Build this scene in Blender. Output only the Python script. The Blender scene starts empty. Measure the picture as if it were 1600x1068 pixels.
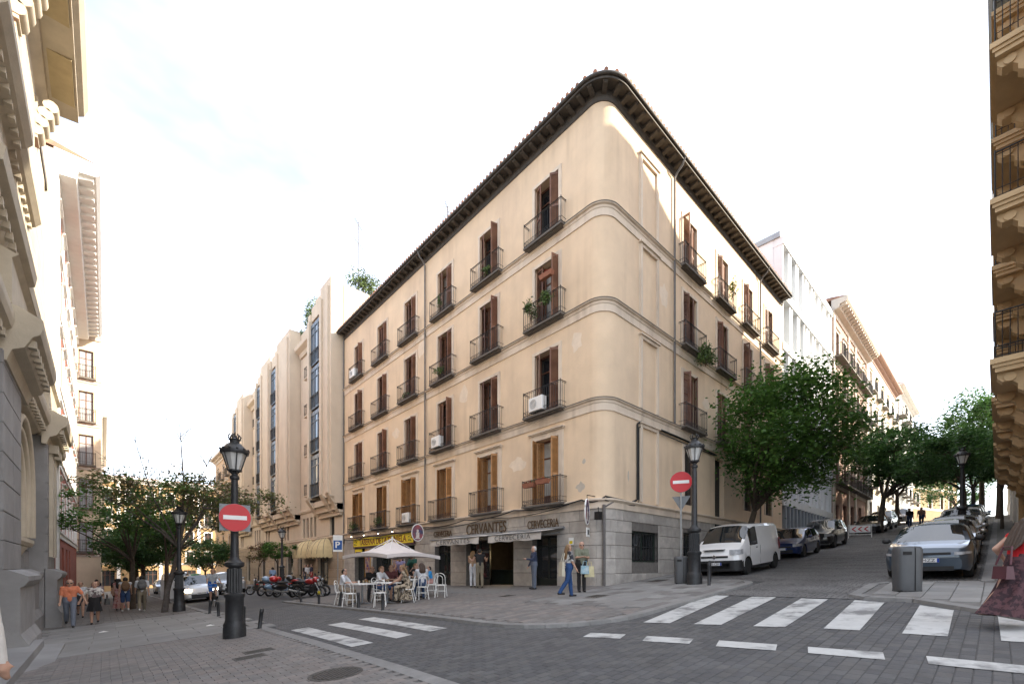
import bpy, bmesh, math, random
import numpy as np
from mathutils import Vector, Matrix
R=math.radians
sc=bpy.context.scene
COL=sc.collection
# ---------------------------------------------------------------- camera, sky, sun, exposure
cam=bpy.data.cameras.new('camera'); cam_o=bpy.data.objects.new('camera',cam); COL.objects.link(cam_o)
cam.sensor_width=36; cam.lens=15.64; cam.shift_y=.22; cam.clip_end=2000; cam.clip_start=.05
cam_o.location=(-13.26,-9.56,.71); cam_o.rotation_euler=(R(90),0,R(-42.42)); sc.camera=cam_o
SUN_EL=R(29); SUN=Vector((.66,-.75,0)).normalized()      # horizontal direction towards the sun
w=bpy.data.worlds.new('World'); sc.world=w; w.use_nodes=True
nt=w.node_tree; nt.nodes.clear()
sky=nt.nodes.new('ShaderNodeTexSky'); sky.sky_type='NISHITA'; sky.sun_disc=False
sky.sun_elevation=SUN_EL; sky.sun_rotation=math.atan2(SUN.x,SUN.y); sky.dust_density=2.8; sky.air_density=1.0; sky.ozone_density=1.2; sky.altitude=650
tc=nt.nodes.new('ShaderNodeTexCoord'); mp=nt.nodes.new('ShaderNodeMapping'); mp.inputs['Scale'].default_value=(1.2,1.2,3.2); mp.inputs['Rotation'].default_value=(.2,.3,.8)
nz=nt.nodes.new('ShaderNodeTexNoise'); nz.inputs['Scale'].default_value=.75; nz.inputs['Detail'].default_value=6; nz.inputs['Roughness'].default_value=.55
cr=nt.nodes.new('ShaderNodeValToRGB'); cr.color_ramp.elements[0].position=.30; cr.color_ramp.elements[0].color=(.10,.10,.10,1); cr.color_ramp.elements[1].position=.72; cr.color_ramp.elements[1].color=(.9,.9,.9,1)
mx=nt.nodes.new('ShaderNodeMixRGB'); mx.inputs['Color2'].default_value=(7.0,7.1,7.35,1)   # thin high cloud veil
bg=nt.nodes.new('ShaderNodeBackground'); bg.inputs['Strength'].default_value=.135
wo=nt.nodes.new('ShaderNodeOutputWorld')
L=nt.links.new
L(tc.outputs['Generated'],mp.inputs[0]); L(mp.outputs[0],nz.inputs['Vector']); L(nz.outputs['Fac'],cr.inputs[0]); L(cr.outputs[0],mx.inputs['Fac'])
L(sky.outputs[0],mx.inputs['Color1']); L(mx.outputs[0],bg.inputs['Color']); L(bg.outputs[0],wo.inputs[0])
sl=bpy.data.lights.new('sun','SUN'); sl.energy=4.2; sl.angle=R(.6); sl.color=(1,.88,.7)
so=bpy.data.objects.new('sun',sl); COL.objects.link(so)
sd=Vector((SUN.x*math.cos(SUN_EL),SUN.y*math.cos(SUN_EL),math.sin(SUN_EL)))
so.rotation_euler=sd.to_track_quat('Z','Y').to_euler(); so.location=sd*80
vs=sc.view_settings; vs.view_transform='Standard'; vs.look='None'; vs.gamma=1; vs.use_curve_mapping=False; vs.exposure=1.78
# ---------------------------------------------------------------- helpers
def G(X,Y):
    z=.08*X if X<8 else (.64+.112*(X-8) if X<55 else 5.904+.02*(X-55))
    if X<-14.3: z=.08*-14.3+.02*(X+14.3)
    return z-(.018*Y if Y<0 else .026*Y)
WS=bpy.data.scenes.new('workbench')     # scratch scene for evaluating text and body meshes, removed again below
class MB:
    def __init__(s): s.v=[];s.f=[];s.m=[];s.c=0
    def add(s,vs,fs):
        o=len(s.v); s.v+=[tuple(p) for p in vs]; s.f+=[tuple(i+o for i in f) for f in fs]; s.m+=[s.c]*len(fs); return s
    def mat(s,i): s.c=i; return s
    def box(s,x0,x1,y0,y1,z0,z1):
        return s.add([(x0,y0,z0),(x1,y0,z0),(x1,y1,z0),(x0,y1,z0),(x0,y0,z1),(x1,y0,z1),(x1,y1,z1),(x0,y1,z1)],
            [(0,3,2,1),(4,5,6,7),(0,1,5,4),(1,2,6,5),(2,3,7,6),(3,0,4,7)])
    def hexa(s,b,t): # bottom 4, top 4 points
        return s.add(list(b)+list(t),[(0,3,2,1),(4,5,6,7),(0,1,5,4),(1,2,6,5),(2,3,7,6),(3,0,4,7)])
    def fbox(s,x0,x1,y0,y1,z0,z1,c=.012): # chamfer on the -Y (front) face
        return s.add([(x0,y1,z0),(x1,y1,z0),(x1,y1,z1),(x0,y1,z1),(x0,y0+c,z0),(x1,y0+c,z0),(x1,y0+c,z1),(x0,y0+c,z1),(x0+c,y0,z0+c),(x1-c,y0,z0+c),(x1-c,y0,z1-c),(x0+c,y0,z1-c)],
            [(0,1,5,4),(1,2,6,5),(2,3,7,6),(3,0,4,7),(4,5,9,8),(5,6,10,9),(6,7,11,10),(7,4,8,11),(8,9,10,11),(0,3,2,1)])
    def tube(s,pts,r,n=8,cap=True):
        pts=[Vector(p) for p in pts]; k=len(pts); rr=r if isinstance(r,(list,tuple)) else [r]*k
        o=len(s.v); ref=None
        for i,p in enumerate(pts):
            d=(pts[min(i+1,k-1)]-pts[max(i-1,0)])
            d=d.normalized() if d.length>1e-9 else Vector((0,0,1))
            if ref is None or abs(d.dot(ref))>.98: ref=Vector((0,0,1)) if abs(d.z)<.9 else Vector((1,0,0))
            a=d.cross(ref).normalized(); b=d.cross(a); ref=-b if False else ref
            for j in range(n):
                t=2*math.pi*j/n; s.v.append(tuple(p+a*(rr[i]*math.cos(t))+b*(rr[i]*math.sin(t))))
        fs=[]
        for i in range(k-1):
            for j in range(n):
                fs.append((o+i*n+j,o+i*n+(j+1)%n,o+(i+1)*n+(j+1)%n,o+(i+1)*n+j))
        if cap: fs.append(tuple(o+j for j in range(n))[::-1]); fs.append(tuple(o+(k-1)*n+j for j in range(n)))
        s.f+=fs; s.m+=[s.c]*len(fs); return s
    def lathe(s,prof,c=(0,0,0),n=16,axis='Z'):
        o=len(s.v); k=len(prof)
        for r,z in prof:
            for j in range(n):
                t=2*math.pi*j/n; a,b=r*math.cos(t),r*math.sin(t)
                s.v.append((c[0]+a,c[1]+b,c[2]+z) if axis=='Z' else ((c[0]+a,c[1]+z,c[2]+b) if axis=='Y' else (c[0]+z,c[1]+a,c[2]+b)))
        fs=[]
        for i in range(k-1):
            for j in range(n): fs.append((o+i*n+j,o+i*n+(j+1)%n,o+(i+1)*n+(j+1)%n,o+(i+1)*n+j))
        if prof[0][0]>1e-4: fs.append(tuple(o+j for j in range(n))[::-1])
        if prof[-1][0]>1e-4: fs.append(tuple(o+(k-1)*n+j for j in range(n)))
        s.f+=fs; s.m+=[s.c]*len(fs); return s
    def prism(s,poly,z0,z1): # poly CCW in xy
        n=len(poly); f0=z0 if callable(z0) else (lambda x,y:z0); f1=z1 if callable(z1) else (lambda x,y:z1)
        return s.add([(x,y,f0(x,y)) for x,y in poly]+[(x,y,f1(x,y)) for x,y in poly],
            [tuple(range(n))[::-1],tuple(range(n,2*n))]+[(i,(i+1)%n,n+(i+1)%n,n+i) for i in range(n)])
    def vprism(s,poly,y0,y1): # poly in xz, extruded along y (y0 front)
        n=len(poly)
        return s.add([(x,y0,z) for x,z in poly]+[(x,y1,z) for x,z in poly],
            [tuple(range(n)),tuple(range(n,2*n))[::-1]]+[(i,n+i,n+(i+1)%n,(i+1)%n) for i in range(n)])
    def sweep(s,path,prof,cap=True): # path: [(x,y,nx,ny)], prof: [(out,z)] closed loop
        o=len(s.v); n=len(prof); k=len(path)
        for x,y,nx,ny in path:
            for q,z in prof: s.v.append((x+nx*q,y+ny*q,z))
        fs=[]
        for i in range(k-1):
            for j in range(n): fs.append((o+i*n+j,o+(i+1)*n+j,o+(i+1)*n+(j+1)%n,o+i*n+(j+1)%n))
        if cap: fs.append(tuple(o+j for j in range(n))); fs.append(tuple(o+(k-1)*n+j for j in range(n))[::-1])
        s.f+=fs; s.m+=[s.c]*len(fs); return s
    def ball(s,c,r,n=10,m=7):
        rx,ry,rz=r if isinstance(r,(tuple,list)) else (r,r,r)
        o=len(s.v); 
        for i in range(m+1):
            p=math.pi*i/m
            for j in range(n):
                t=2*math.pi*j/n; s.v.append((c[0]+rx*math.sin(p)*math.cos(t),c[1]+ry*math.sin(p)*math.sin(t),c[2]-rz*math.cos(p)))
        fs=[(o+i*n+j,o+i*n+(j+1)%n,o+(i+1)*n+(j+1)%n,o+(i+1)*n+j) for i in range(m) for j in range(n)]
        s.f+=fs; s.m+=[s.c]*len(fs); return s
    def xf(s,M,start=0):
        for i in range(start,len(s.v)): s.v[i]=tuple(M@Vector(s.v[i]))
        return s
    def mesh(s,name,mats,smooth=None):
        me=bpy.data.meshes.new(name); me.from_pydata(s.v,[],s.f)
        for m in (mats if isinstance(mats,(list,tuple)) else [mats]): me.materials.append(m)
        if any(s.m): me.polygons.foreach_set('material_index',s.m)
        if smooth is not None:
            me.polygons.foreach_set('use_smooth',[True]*len(me.polygons))
            me.set_sharp_from_angle(angle=R(smooth))
        me.update(); return me
    def build(s,name,mats,parent=None,loc=None,rz=0,smooth=None):
        return link(name,s.mesh(name,mats,smooth),parent,loc,rz)
def link(name,me,parent=None,loc=None,rz=0,scale=None):
    o=bpy.data.objects.new(name,me); COL.objects.link(o)
    if parent: o.parent=parent
    if loc is not None: o.location=loc
    if rz: o.rotation_euler=(0,0,rz)
    if scale: o.scale=scale
    return o
def tag(o,label=None,cat=None,group=None,kind=None):
    if label: o['label']=label
    if cat: o['category']=cat
    if group: o['group']=group
    if kind: o['kind']=kind
    return o
def empty(name,loc=(0,0,0),rz=0,label=None,cat=None,group=None,rot=None):
    o=bpy.data.objects.new(name,None); COL.objects.link(o); o.location=loc; o.rotation_euler=rot if rot else (0,0,rz); o.empty_display_size=.2
    return tag(o,label,cat,group)
def copy_tree(o,parent=None):
    c=o.copy(); COL.objects.link(c); c.parent=parent
    for ch in list(o.children): copy_tree(ch,c)
    return c
def slope_rot(X,Y,heading):
    """euler for a thing standing on the sloping ground with its local +X along heading (radians)"""
    e=.3; n=Vector((-(G(X+e,Y)-G(X-e,Y))/(2*e),-(G(X,Y+e)-G(X,Y-e))/(2*e),1)).normalized()
    f=Vector((math.cos(heading),math.sin(heading),0)); f=(f-n*f.dot(n)).normalized(); l=n.cross(f)
    return Matrix((f,l,n)).transposed().to_euler()
# ---------------------------------------------------------------- materials
MATS={}
def M(name,col=(.5,.5,.5),rough=.7,var=.12,scale=2.0,bump=0,bscale=30,metal=0,spec=.5,col2=None,streak=0,coat=0,emit=0,trans=0,detail=6,rnd=0,c2lo=.42,c2hi=.68,drip=0):
    if name in MATS: return MATS[name]
    m=bpy.data.materials.new(name); m.use_nodes=True; t=m.node_tree; b=t.nodes['Principled BSDF']; k=t.links.new
    b.inputs['Roughness'].default_value=rough; b.inputs['Metallic'].default_value=metal
    b.inputs['Specular IOR Level'].default_value=spec
    if coat: b.inputs['Coat Weight'].default_value=coat; b.inputs['Coat Roughness'].default_value=.04
    if trans: b.inputs['Transmission Weight'].default_value=trans
    g=t.nodes.new('ShaderNodeNewGeometry')
    out=None
    n1=t.nodes.new('ShaderNodeTexNoise'); n1.inputs['Scale'].default_value=scale; n1.inputs['Detail'].default_value=detail; n1.inputs['Roughness'].default_value=.6
    k(g.outputs['Position'],n1.inputs['Vector'])
    hs=t.nodes.new('ShaderNodeHueSaturation'); hs.inputs['Color'].default_value=(*col,1)
    mr=t.nodes.new('ShaderNodeMapRange'); mr.inputs['From Min'].default_value=.3; mr.inputs['From Max'].default_value=.7; mr.inputs['To Min'].default_value=1-var; mr.inputs['To Max'].default_value=1+var
    k(n1.outputs['Fac'],mr.inputs['Value']); val=mr.outputs[0]
    if rnd:
        oi=t.nodes.new('ShaderNodeObjectInfo'); m2=t.nodes.new('ShaderNodeMapRange'); m2.inputs['To Min'].default_value=1-rnd; m2.inputs['To Max'].default_value=1+rnd
        k(oi.outputs['Random'],m2.inputs['Value']); mu=t.nodes.new('ShaderNodeMath'); mu.operation='MULTIPLY'; k(val,mu.inputs[0]); k(m2.outputs[0],mu.inputs[1]); val=mu.outputs[0]
    k(val,hs.inputs['Value']); out=hs.outputs['Color']
    if col2 is not None:
        n2=t.nodes.new('ShaderNodeTexNoise'); n2.inputs['Scale'].default_value=scale*.37; n2.inputs['Detail'].default_value=8; n2.inputs['Roughness'].default_value=.65
        if streak:
            mp=t.nodes.new('ShaderNodeMapping'); mp.inputs['Scale'].default_value=(1,1,streak); k(g.outputs['Position'],mp.inputs[0]); k(mp.outputs[0],n2.inputs['Vector'])
        else: k(g.outputs['Position'],n2.inputs['Vector'])
        r2=t.nodes.new('ShaderNodeMapRange'); r2.inputs['From Min'].default_value=c2lo; r2.inputs['From Max'].default_value=c2hi; k(n2.outputs['Fac'],r2.inputs['Value'])
        mx=t.nodes.new('ShaderNodeMixRGB'); k(r2.outputs[0],mx.inputs['Fac']); k(out,mx.inputs['Color1']); mx.inputs['Color2'].default_value=(*col2,1); out=mx.outputs[0]
    if drip:
        n4=t.nodes.new('ShaderNodeTexNoise'); n4.inputs['Scale'].default_value=2.6; n4.inputs['Detail'].default_value=6; mp4=t.nodes.new('ShaderNodeMapping'); mp4.inputs['Scale'].default_value=(1,1,.06); k(g.outputs['Position'],mp4.inputs[0]); k(mp4.outputs[0],n4.inputs['Vector'])
        n5=t.nodes.new('ShaderNodeTexNoise'); n5.inputs['Scale'].default_value=.55; n5.inputs['Detail'].default_value=5; k(g.outputs['Position'],n5.inputs['Vector'])
        r4=t.nodes.new('ShaderNodeMapRange'); r4.inputs['From Min'].default_value=.48; r4.inputs['From Max'].default_value=.72; r4.inputs['To Max'].default_value=drip; k(n4.outputs['Fac'],r4.inputs['Value'])
        r5=t.nodes.new('ShaderNodeMapRange'); r5.inputs['From Min'].default_value=.38; r5.inputs['From Max'].default_value=.62; k(n5.outputs['Fac'],r5.inputs['Value'])
        mu4=t.nodes.new('ShaderNodeMath'); mu4.operation='MULTIPLY'; k(r4.outputs[0],mu4.inputs[0]); k(r5.outputs[0],mu4.inputs[1])
        m4=t.nodes.new('ShaderNodeMixRGB'); m4.blend_type='MULTIPLY'; m4.inputs['Color2'].default_value=(.45,.40,.36,1); k(mu4.outputs[0],m4.inputs['Fac']); k(out,m4.inputs['Color1']); out=m4.outputs[0]
    k(out,b.inputs['Base Color'])
    if emit: k(out,b.inputs['Emission Color']); b.inputs['Emission Strength'].default_value=emit
    if bump:
        n3=t.nodes.new('ShaderNodeTexNoise'); n3.inputs['Scale'].default_value=bscale; n3.inputs['Detail'].default_value=4; k(g.outputs['Position'],n3.inputs['Vector'])
        bp=t.nodes.new('ShaderNodeBump'); bp.inputs['Strength'].default_value=bump; bp.inputs['Distance'].default_value=.02; k(n3.outputs['Fac'],bp.inputs['Height']); k(bp.outputs[0],b.inputs['Normal'])
    MATS[name]=m; return m
STUCCO=M('stucco_peach',(.745,.575,.40),.85,.07,.9,.3,14,col2=(.56,.42,.30),streak=.5,c2lo=.5,c2hi=.85,drip=.28)
TRIM=M('trim_plaster',(.70,.59,.47),.85,.06,2,.15,20,col2=(.45,.37,.3),streak=.3,c2lo=.5,c2hi=.8,drip=.55)
STONE=M('granite_ashlar',(.43,.395,.355),.8,.12,4,.3,60,col2=(.31,.285,.26),rnd=.13)
JOINT=M('mortar',(.16,.145,.13),.9,.2,6)
EAVE=M('dark_timber',(.055,.047,.040),.7,.35,6,.3,30)
SHUT=M('shutter_brown',(.155,.066,.038),.6,.25,3,.2,40,col2=(.24,.12,.07),rnd=.25)
WOODL=M('shutter_ochre',(.36,.175,.06),.6,.2,4,.1,40,rnd=.15)
FRAME=M('window_wood',(.13,.055,.032),.5,.2,5)
IRON=M('black_iron',(.022,.021,.02),.5,.3,9,.1,60,metal=.3)
IRON2=M('lamp_iron',(.028,.029,.031),.45,.3,7,.25,50,metal=.2)
GLASS=M('window_glass',(.018,.021,.024),.04,.2,1,spec=.9)
CURT=M('curtained_glass',(.42,.42,.40),.25,.2,1.5,spec=.9)
DARK=M('dark_interior',(.012,.011,.010),.8,.3,2)
SLAB=M('balcony_slab',(.13,.115,.10),.85,.2,5,.2,30)
TILE=M('roof_tile',(.36,.17,.10),.85,.2,4,.2,20,rnd=.3,col2=(.2,.12,.09))
WHITE=M('white_paint',(.78,.77,.74),.5,.05,3)
ZINC=M('zinc_pipe',(.16,.15,.145),.5,.2,4,metal=.5)
CABLE=M('black_cable',(.015,.015,.015),.6,.1,4)
LEAFG=M('balcony_leaf',(.055,.10,.025),.6,.45,9,rnd=.2)
# ---------------------------------------------------------------- ground, roads, pavements
CAMX,CAMY,CAMZ=-13.26,-9.56,.71
def pix(X,Y,Z):
    dx,dy,dz=X-CAMX,Y-CAMY,Z-CAMZ; d=dx*.6745+dy*.7383
    return (800+695*(dx*.7383-dy*.6745)/d,886-695*dz/d,d) if d>.3 else (0,9999,-1)
def sheet(name,poly,zoff,mat,parent=None,skirt=0):
    bm=bmesh.new(); bm.faces.new([bm.verts.new((x,y,0)) for x,y in poly])
    for co,no in (((-14.3,0,0),(1,0,0)),((8,0,0),(1,0,0)),((55,0,0),(1,0,0)),((0,0,0),(0,1,0))):
        bmesh.ops.bisect_plane(bm,geom=bm.verts[:]+bm.edges[:]+bm.faces[:],plane_co=co,plane_no=no)
    if skirt:
        be=[e for e in bm.edges if e.is_boundary]
        r=bmesh.ops.extrude_edge_only(bm,edges=be); low={v for v in r['geom'] if isinstance(v,bmesh.types.BMVert)}
    else: low=set()
    for v in bm.verts: v.co.z=G(v.co.x,v.co.y)+zoff-(skirt if v in low else 0)
    bmesh.ops.recalc_face_normals(bm,faces=bm.faces[:])
    up=max(bm.faces,key=lambda f:f.calc_area())
    if up.normal.z<0: bmesh.ops.reverse_faces(bm,faces=bm.faces[:])
    bmesh.ops.triangulate(bm,faces=bm.faces[:])
    me=bpy.data.meshes.new(name); bm.to_mesh(me); bm.free(); me.materials.append(mat)
    o=link(name,me,parent); return o
def inside(x,y,poly):
    c=False; n=len(poly); j=n-1
    for i in range(n):
        xi,yi=poly[i]; xj,yj=poly[j]
        if (yi>y)!=(yj>y) and x<(xj-xi)*(y-yi)/(yj-yi)+xi: c=not c
        j=i
    return c
def field(piece,parent,region,bx,lx,ly,gap,top,mats,stag=.5,most=300,jit=.004,maxd=60,rows_x=True):
    """paving pieces laid in courses; the largest in view become objects, the rest one joined mesh"""
    rnd=random.Random(hash(piece)%999 if False else len(piece)*7+int(bx[0]*10)); x0,x1,y0,y1=bx; L=[]
    ny=int((y1-y0)/ly)
    for j in range(ny):
        y=y0+(j+.5)*ly; off=stag*lx*(j%2)+rnd.uniform(-.03,.03)*lx
        for i in range(int((x1-x0)/lx)+1):
            x=x0+(i+.5)*lx+off
            if not region(x,y): continue
            p=pix(x,y,G(x,y))
            if p[2]<0 or p[0]<-60 or p[0]>1660 or p[1]>1110 or p[2]>maxd: continue
            L.append((p[2] if 0<p[0]<1600 and p[1]<1068 else p[2]+100,x,y))
    L.sort()
    a,b=lx/2-gap/2,ly/2-gap/2; c=min(.02,gap); h=.05
    def shape(mb,x,y,z,sx,sy,ja=0,jb=0):
        v=[(-a,-b,-h),(a,-b,-h),(a,b,-h),(-a,b,-h),(-a,-b,-c*.6),(a,-b,-c*.6),(a,b,-c*.6),(-a,b,-c*.6),(-a+c,-b+c,0),(a-c,-b+c,0),(a-c,b-c,0),(-a+c,b-c,0)]
        mb.add([(x+p,y+q,z+r+p*(sx+ja)+q*(sy+jb)) for p,q,r in v],[(8,9,10,11),(4,5,9,8),(5,6,10,9),(6,7,11,10),(7,4,8,11),(0,1,5,4),(1,2,6,5),(2,3,7,6),(3,0,4,7)])
    def sl(x,y): return (G(x+.1,y)-G(x-.1,y))/.2,(G(x,y+.1)-G(x,y-.1))/.2
    mes=[]
    for k in range(len(mats)):
        mb=MB(); shape(mb,0,0,0,0,0); mes.append(mb.mesh(piece,mats[k]))
    for d,x,y in L[:most]:
        sx,sy=sl(x,y); o=link(piece,mes[rnd.randrange(len(mes))],parent,(x,y,G(x,y)+top+rnd.uniform(-jit,jit)))
        o.rotation_euler=(math.atan(sy)+rnd.uniform(-jit,jit)*2,-math.atan(sx)+rnd.uniform(-jit,jit)*2,rnd.uniform(-.01,.01))
    mb=MB()
    for d,x,y in L[most:]:
        sx,sy=sl(x,y); mb.mat(rnd.randrange(len(mats))); shape(mb,x,y,G(x,y)+top+rnd.uniform(-jit,jit),sx,sy,rnd.uniform(-jit,jit)*2,rnd.uniform(-jit,jit)*2)
    if mb.f: tag(mb.build(piece+'_bed',mats,parent),kind='stuff')
GROUNDM=M('earth',(.12,.11,.10),.9,.2,1)
ROADJ=M('sett_joint',(.07,.069,.068),.9,.2,5)
SETT=[M('sett_grey',(.082,.081,.082),.75,.2,3,.35,70,rnd=.09,col2=(.108,.104,.10),c2lo=.48,c2hi=.75),M('sett_dark',(.073,.072,.074),.75,.2,3,.35,70,rnd=.09,col2=(.052,.05,.049),c2lo=.48,c2hi=.72),M('sett_brown',(.088,.085,.083),.75,.2,3,.35,70,rnd=.09)]
ASPH=M('street_asphalt',(.078,.077,.078),.85,.15,2,.4,90,col2=(.095,.093,.09))
def cobble_mat():
    m=M('cobble_street',(.16,.155,.15),.8,.25,1.2,0,col2=(.105,.10,.097)); t=m.node_tree; b=t.nodes['Principled BSDF']; k=t.links.new
    g=t.nodes.new('ShaderNodeNewGeometry'); v=t.nodes.new('ShaderNodeTexVoronoi'); v.inputs['Scale'].default_value=8.5; v.feature='DISTANCE_TO_EDGE'; v.inputs['Randomness'].default_value=.55
    k(g.outputs['Position'],v.inputs['Vector']); r=t.nodes.new('ShaderNodeMapRange'); r.inputs['From Max'].default_value=.12; k(v.outputs['Distance'],r.inputs['Value'])
    bp=t.nodes.new('ShaderNodeBump'); bp.inputs['Strength'].default_value=.9; bp.inputs['Distance'].default_value=.03; k(r.outputs[0],bp.inputs['Height']); k(bp.outputs[0],b.inputs['Normal'])
    src=b.inputs['Base Color'].links[0].from_socket; mx=t.nodes.new('ShaderNodeMixRGB'); mx.blend_type='MULTIPLY'; mx.inputs['Fac'].default_value=.55
    k(src,mx.inputs['Color1']); k(r.outputs[0],mx.inputs['Color2']); k(mx.outputs[0],b.inputs['Base Color']); return m
COBB=cobble_mat()
PAVJ=M('paving_joint',(.15,.143,.135),.9,.2,5)
PAVB=[M('paver_brown',(.172,.158,.147),.8,.15,6,.25,60,rnd=.14,col2=(.12,.11,.10),c2lo=.5,c2hi=.75),M('paver_grey',(.155,.145,.137),.8,.15,6,.25,60,rnd=.14),M('paver_rose',(.18,.158,.144),.8,.15,6,.25,60,rnd=.14)]
FLAG=[M('flagstone_light',(.235,.23,.218),.75,.12,2,.2,50,col2=(.19,.183,.173),rnd=.1),M('flagstone_grey',(.215,.21,.202),.75,.12,2,.2,50,col2=(.18,.172,.163),rnd=.1)]
KERB=M('kerb_granite',(.20,.195,.187),.75,.15,5,.3,60,rnd=.12)
def PAINT():
    m=M('road_paint',(.47,.47,.455),.7,.1,5,.3,60,col2=(.17,.168,.165),c2lo=.49,c2hi=.64); return m
PAINT=PAINT()
tag(sheet('ground',[(-320,-320),(420,-320),(420,420),(-320,420)],-.16,GROUNDM),kind='structure')
road=tag(sheet('road',[(-10.1,-60),(3,-60),(3,-2),(-6.6,-2),(-6.6,110),(-10.1,110)],-.021,ROADJ),kind='structure')
tag(sheet('asphalt_lane',[(-10.05,10.5),(-4.2,10.5),(-4.2,110),(-10.05,110)],-.008,ASPH),kind='structure')
up=tag(sheet('uphill_street',[(-1.22,-9.3),(140,-9.3),(140,-1.1),(2.4,-1.1),(2.4,-4.5),(-1.22,-4.5)],-.006,COBB),kind='structure')
# kerb lines (outer edge)
def arc(cx,cy,r,a0,a1,n): return [(cx+r*math.cos(R(a0+(a1-a0)*i/n)),cy+r*math.sin(R(a0+(a1-a0)*i/n))) for i in range(n+1)]
KL=[(-10.1,110),(-10.1,-4.0)]+[(-10.15,-6),(-10.4,-9),(-11,-14)]
KR=[(-7.2,13.0),(-7.2,-2.0)]+arc(-4.9,-2.2,2.3,180,270,8)[1:]+[(1.2,-4.5)]+arc(1.2,-3.3,1.2,270,360,5)[1:]+[(2.6,-1.3),(3.0,-1.12),(140,-1.12)]
KO=[(140,-9.25),(2.2,-9.25),(2.0,-7.6),(1.5,-7.25),(-.9,-7.25),(-1.3,-7.6),(-1.45,-8.4),(-2.3,-9.1),(-3.6,-10.2),(-4.2,-12),(-4.4,-30)]
pl=tag(sheet('pavement_church_side',[(-10.25,110),(-30,110),(-30,-14),(-11.1,-14),(-10.5,-9),(-10.3,-6),(-10.25,-4)],.028,PAVJ),kind='structure')
pr=tag(sheet('pavement_corner',[(-7.05,13.0)]+[(x+.12,y+.12) for x,y in KR[1:-1]]+[(140,-1.0),(140,.3),(.5,.3),(.5,110),(-1.0,110),(-4.3,13)],.028,PAVJ),kind='structure')
po=tag(sheet('pavement_uphill_side',[(140,-9.35)]+[(x+.1,y-.1) for x,y in KO[1:]]+[(140,-30)],.028,PAVJ),kind='structure')
far_r=tag(sheet('far_pavement',[(-4.2,13.0),(-4.2,110),(-.5,110),(-.5,13)],.03,PAVB[1]),kind='structure')
def kerb(line,side,parent,step=1.0,limit=45):
    """granite kerb stones 0.2 m wide lying on the pavement side (side=+1 left of travel)"""
    seg=[]
    for (x0,y0),(x1,y1) in zip(line,line[1:]):
        l=math.hypot(x1-x0,y1-y0); n=max(1,round(l/step))
        for i in range(n): seg.append((x0+(x1-x0)*i/n,y0+(y1-y0)*i/n,x0+(x1-x0)*(i+1)/n,y0+(y1-y0)*(i+1)/n))
    rest=MB()
    for a,b,c,d in seg:
        p=pix((a+c)/2,(b+d)/2,0)
        l=math.hypot(c-a,d-b); ux,uy=(c-a)/l,(d-b)/l; nx,ny=-uy*side*.24,ux*side*.24; g=.006
        a2,b2,c2,d2=a+ux*g,b+uy*g,c-ux*g,d-uy*g
        q=[(a2,b2),(c2,d2),(c2+nx,d2+ny),(a2+nx,b2+ny)]; t=[(a2+nx*.1,b2+ny*.1),(c2+nx*.1,d2+ny*.1),(c2+nx,d2+ny),(a2+nx,b2+ny)]
        if side<0: q=[q[1],q[0],q[3],q[2]]; t=[t[1],t[0],t[3],t[2]]
        vis=p[2]>0 and -200<p[0]<1800 and p[2]<limit
        mb=MB() if vis else rest
        mb.hexa([(x,y,G(x,y)-.12) for x,y in q],[(x,y,G(x,y)+.052) for x,y in t])
        if vis: mb.build('kerb_stone',KERB,parent)
    if rest.f: tag(rest.build('kerb_run',KERB,parent),kind='stuff')
kerb(KL,-1,pl); kerb(KR,1,pr); kerb(KO,1,po)
# setts on the crossing
PR=[(x,y) for x,y in KR]+[(140,3),(-3,3),(-3,13)]
PO=[(x,y) for x,y in KO]+[(140,-30)]
field('paving_sett',road,lambda x,y:-10.02<x<-1.25 and not inside(x,y,PR) and not inside(x,y,PO) and y<10.6,(-10.0,-1.2,-11,10.6),.21,.135,.008,-.014,SETT,most=300,jit=.001)
# pavers
field('paving_brick',pl,lambda x,y:x>-16.2 and x<-10.34 and y<3.55,(-16.2,-10.3,-5,3.6),.24,.12,.005,.05,PAVB,most=300,jit=.001)
field('flagstone',pl,lambda x,y:x>-15.2 and x<-10.34,(-15.1,-10.3,3.6,13.0),1.05,.66,.006,.05,FLAG,most=300,jit=.0005)
field('paving_slab',pl,lambda x,y:x>-15 and x<-10.34,(-15,-10.3,13.0,30),.42,.42,.012,.05,[PAVB[0],PAVB[1]],most=200,jit=.002)
field('corner_paver',pr,lambda x,y:inside(x-.33,y,PR) and inside(x,y-.3,PR) and x<0.0 and y<13 and (x<-.05 or y<-.05) and not(x>-4.4 and y<-.2),(-7.2,0,-4.7,13),.31,.21,.01,.05,PAVB,most=300,jit=.002)
field('corner_flag',pr,lambda x,y:inside(x,y-.3,PR) and (x>-4.4 and y<-.2) and x<19 and y<-.04,(-4.4,19,-4.4,0),.62,.42,.012,.05,FLAG+[PAVB[1]],most=250,jit=.002)
field('uphill_flag',po,lambda x,y:inside(x-.2,y+.42,PO) and inside(x+.2,y+.42,PO) and inside(x-.48,y,PO) and y>-10.6,(-4.3,26,-10.6,-7.2),.6,.42,.012,.05,FLAG,most=250,jit=.002)
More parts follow.
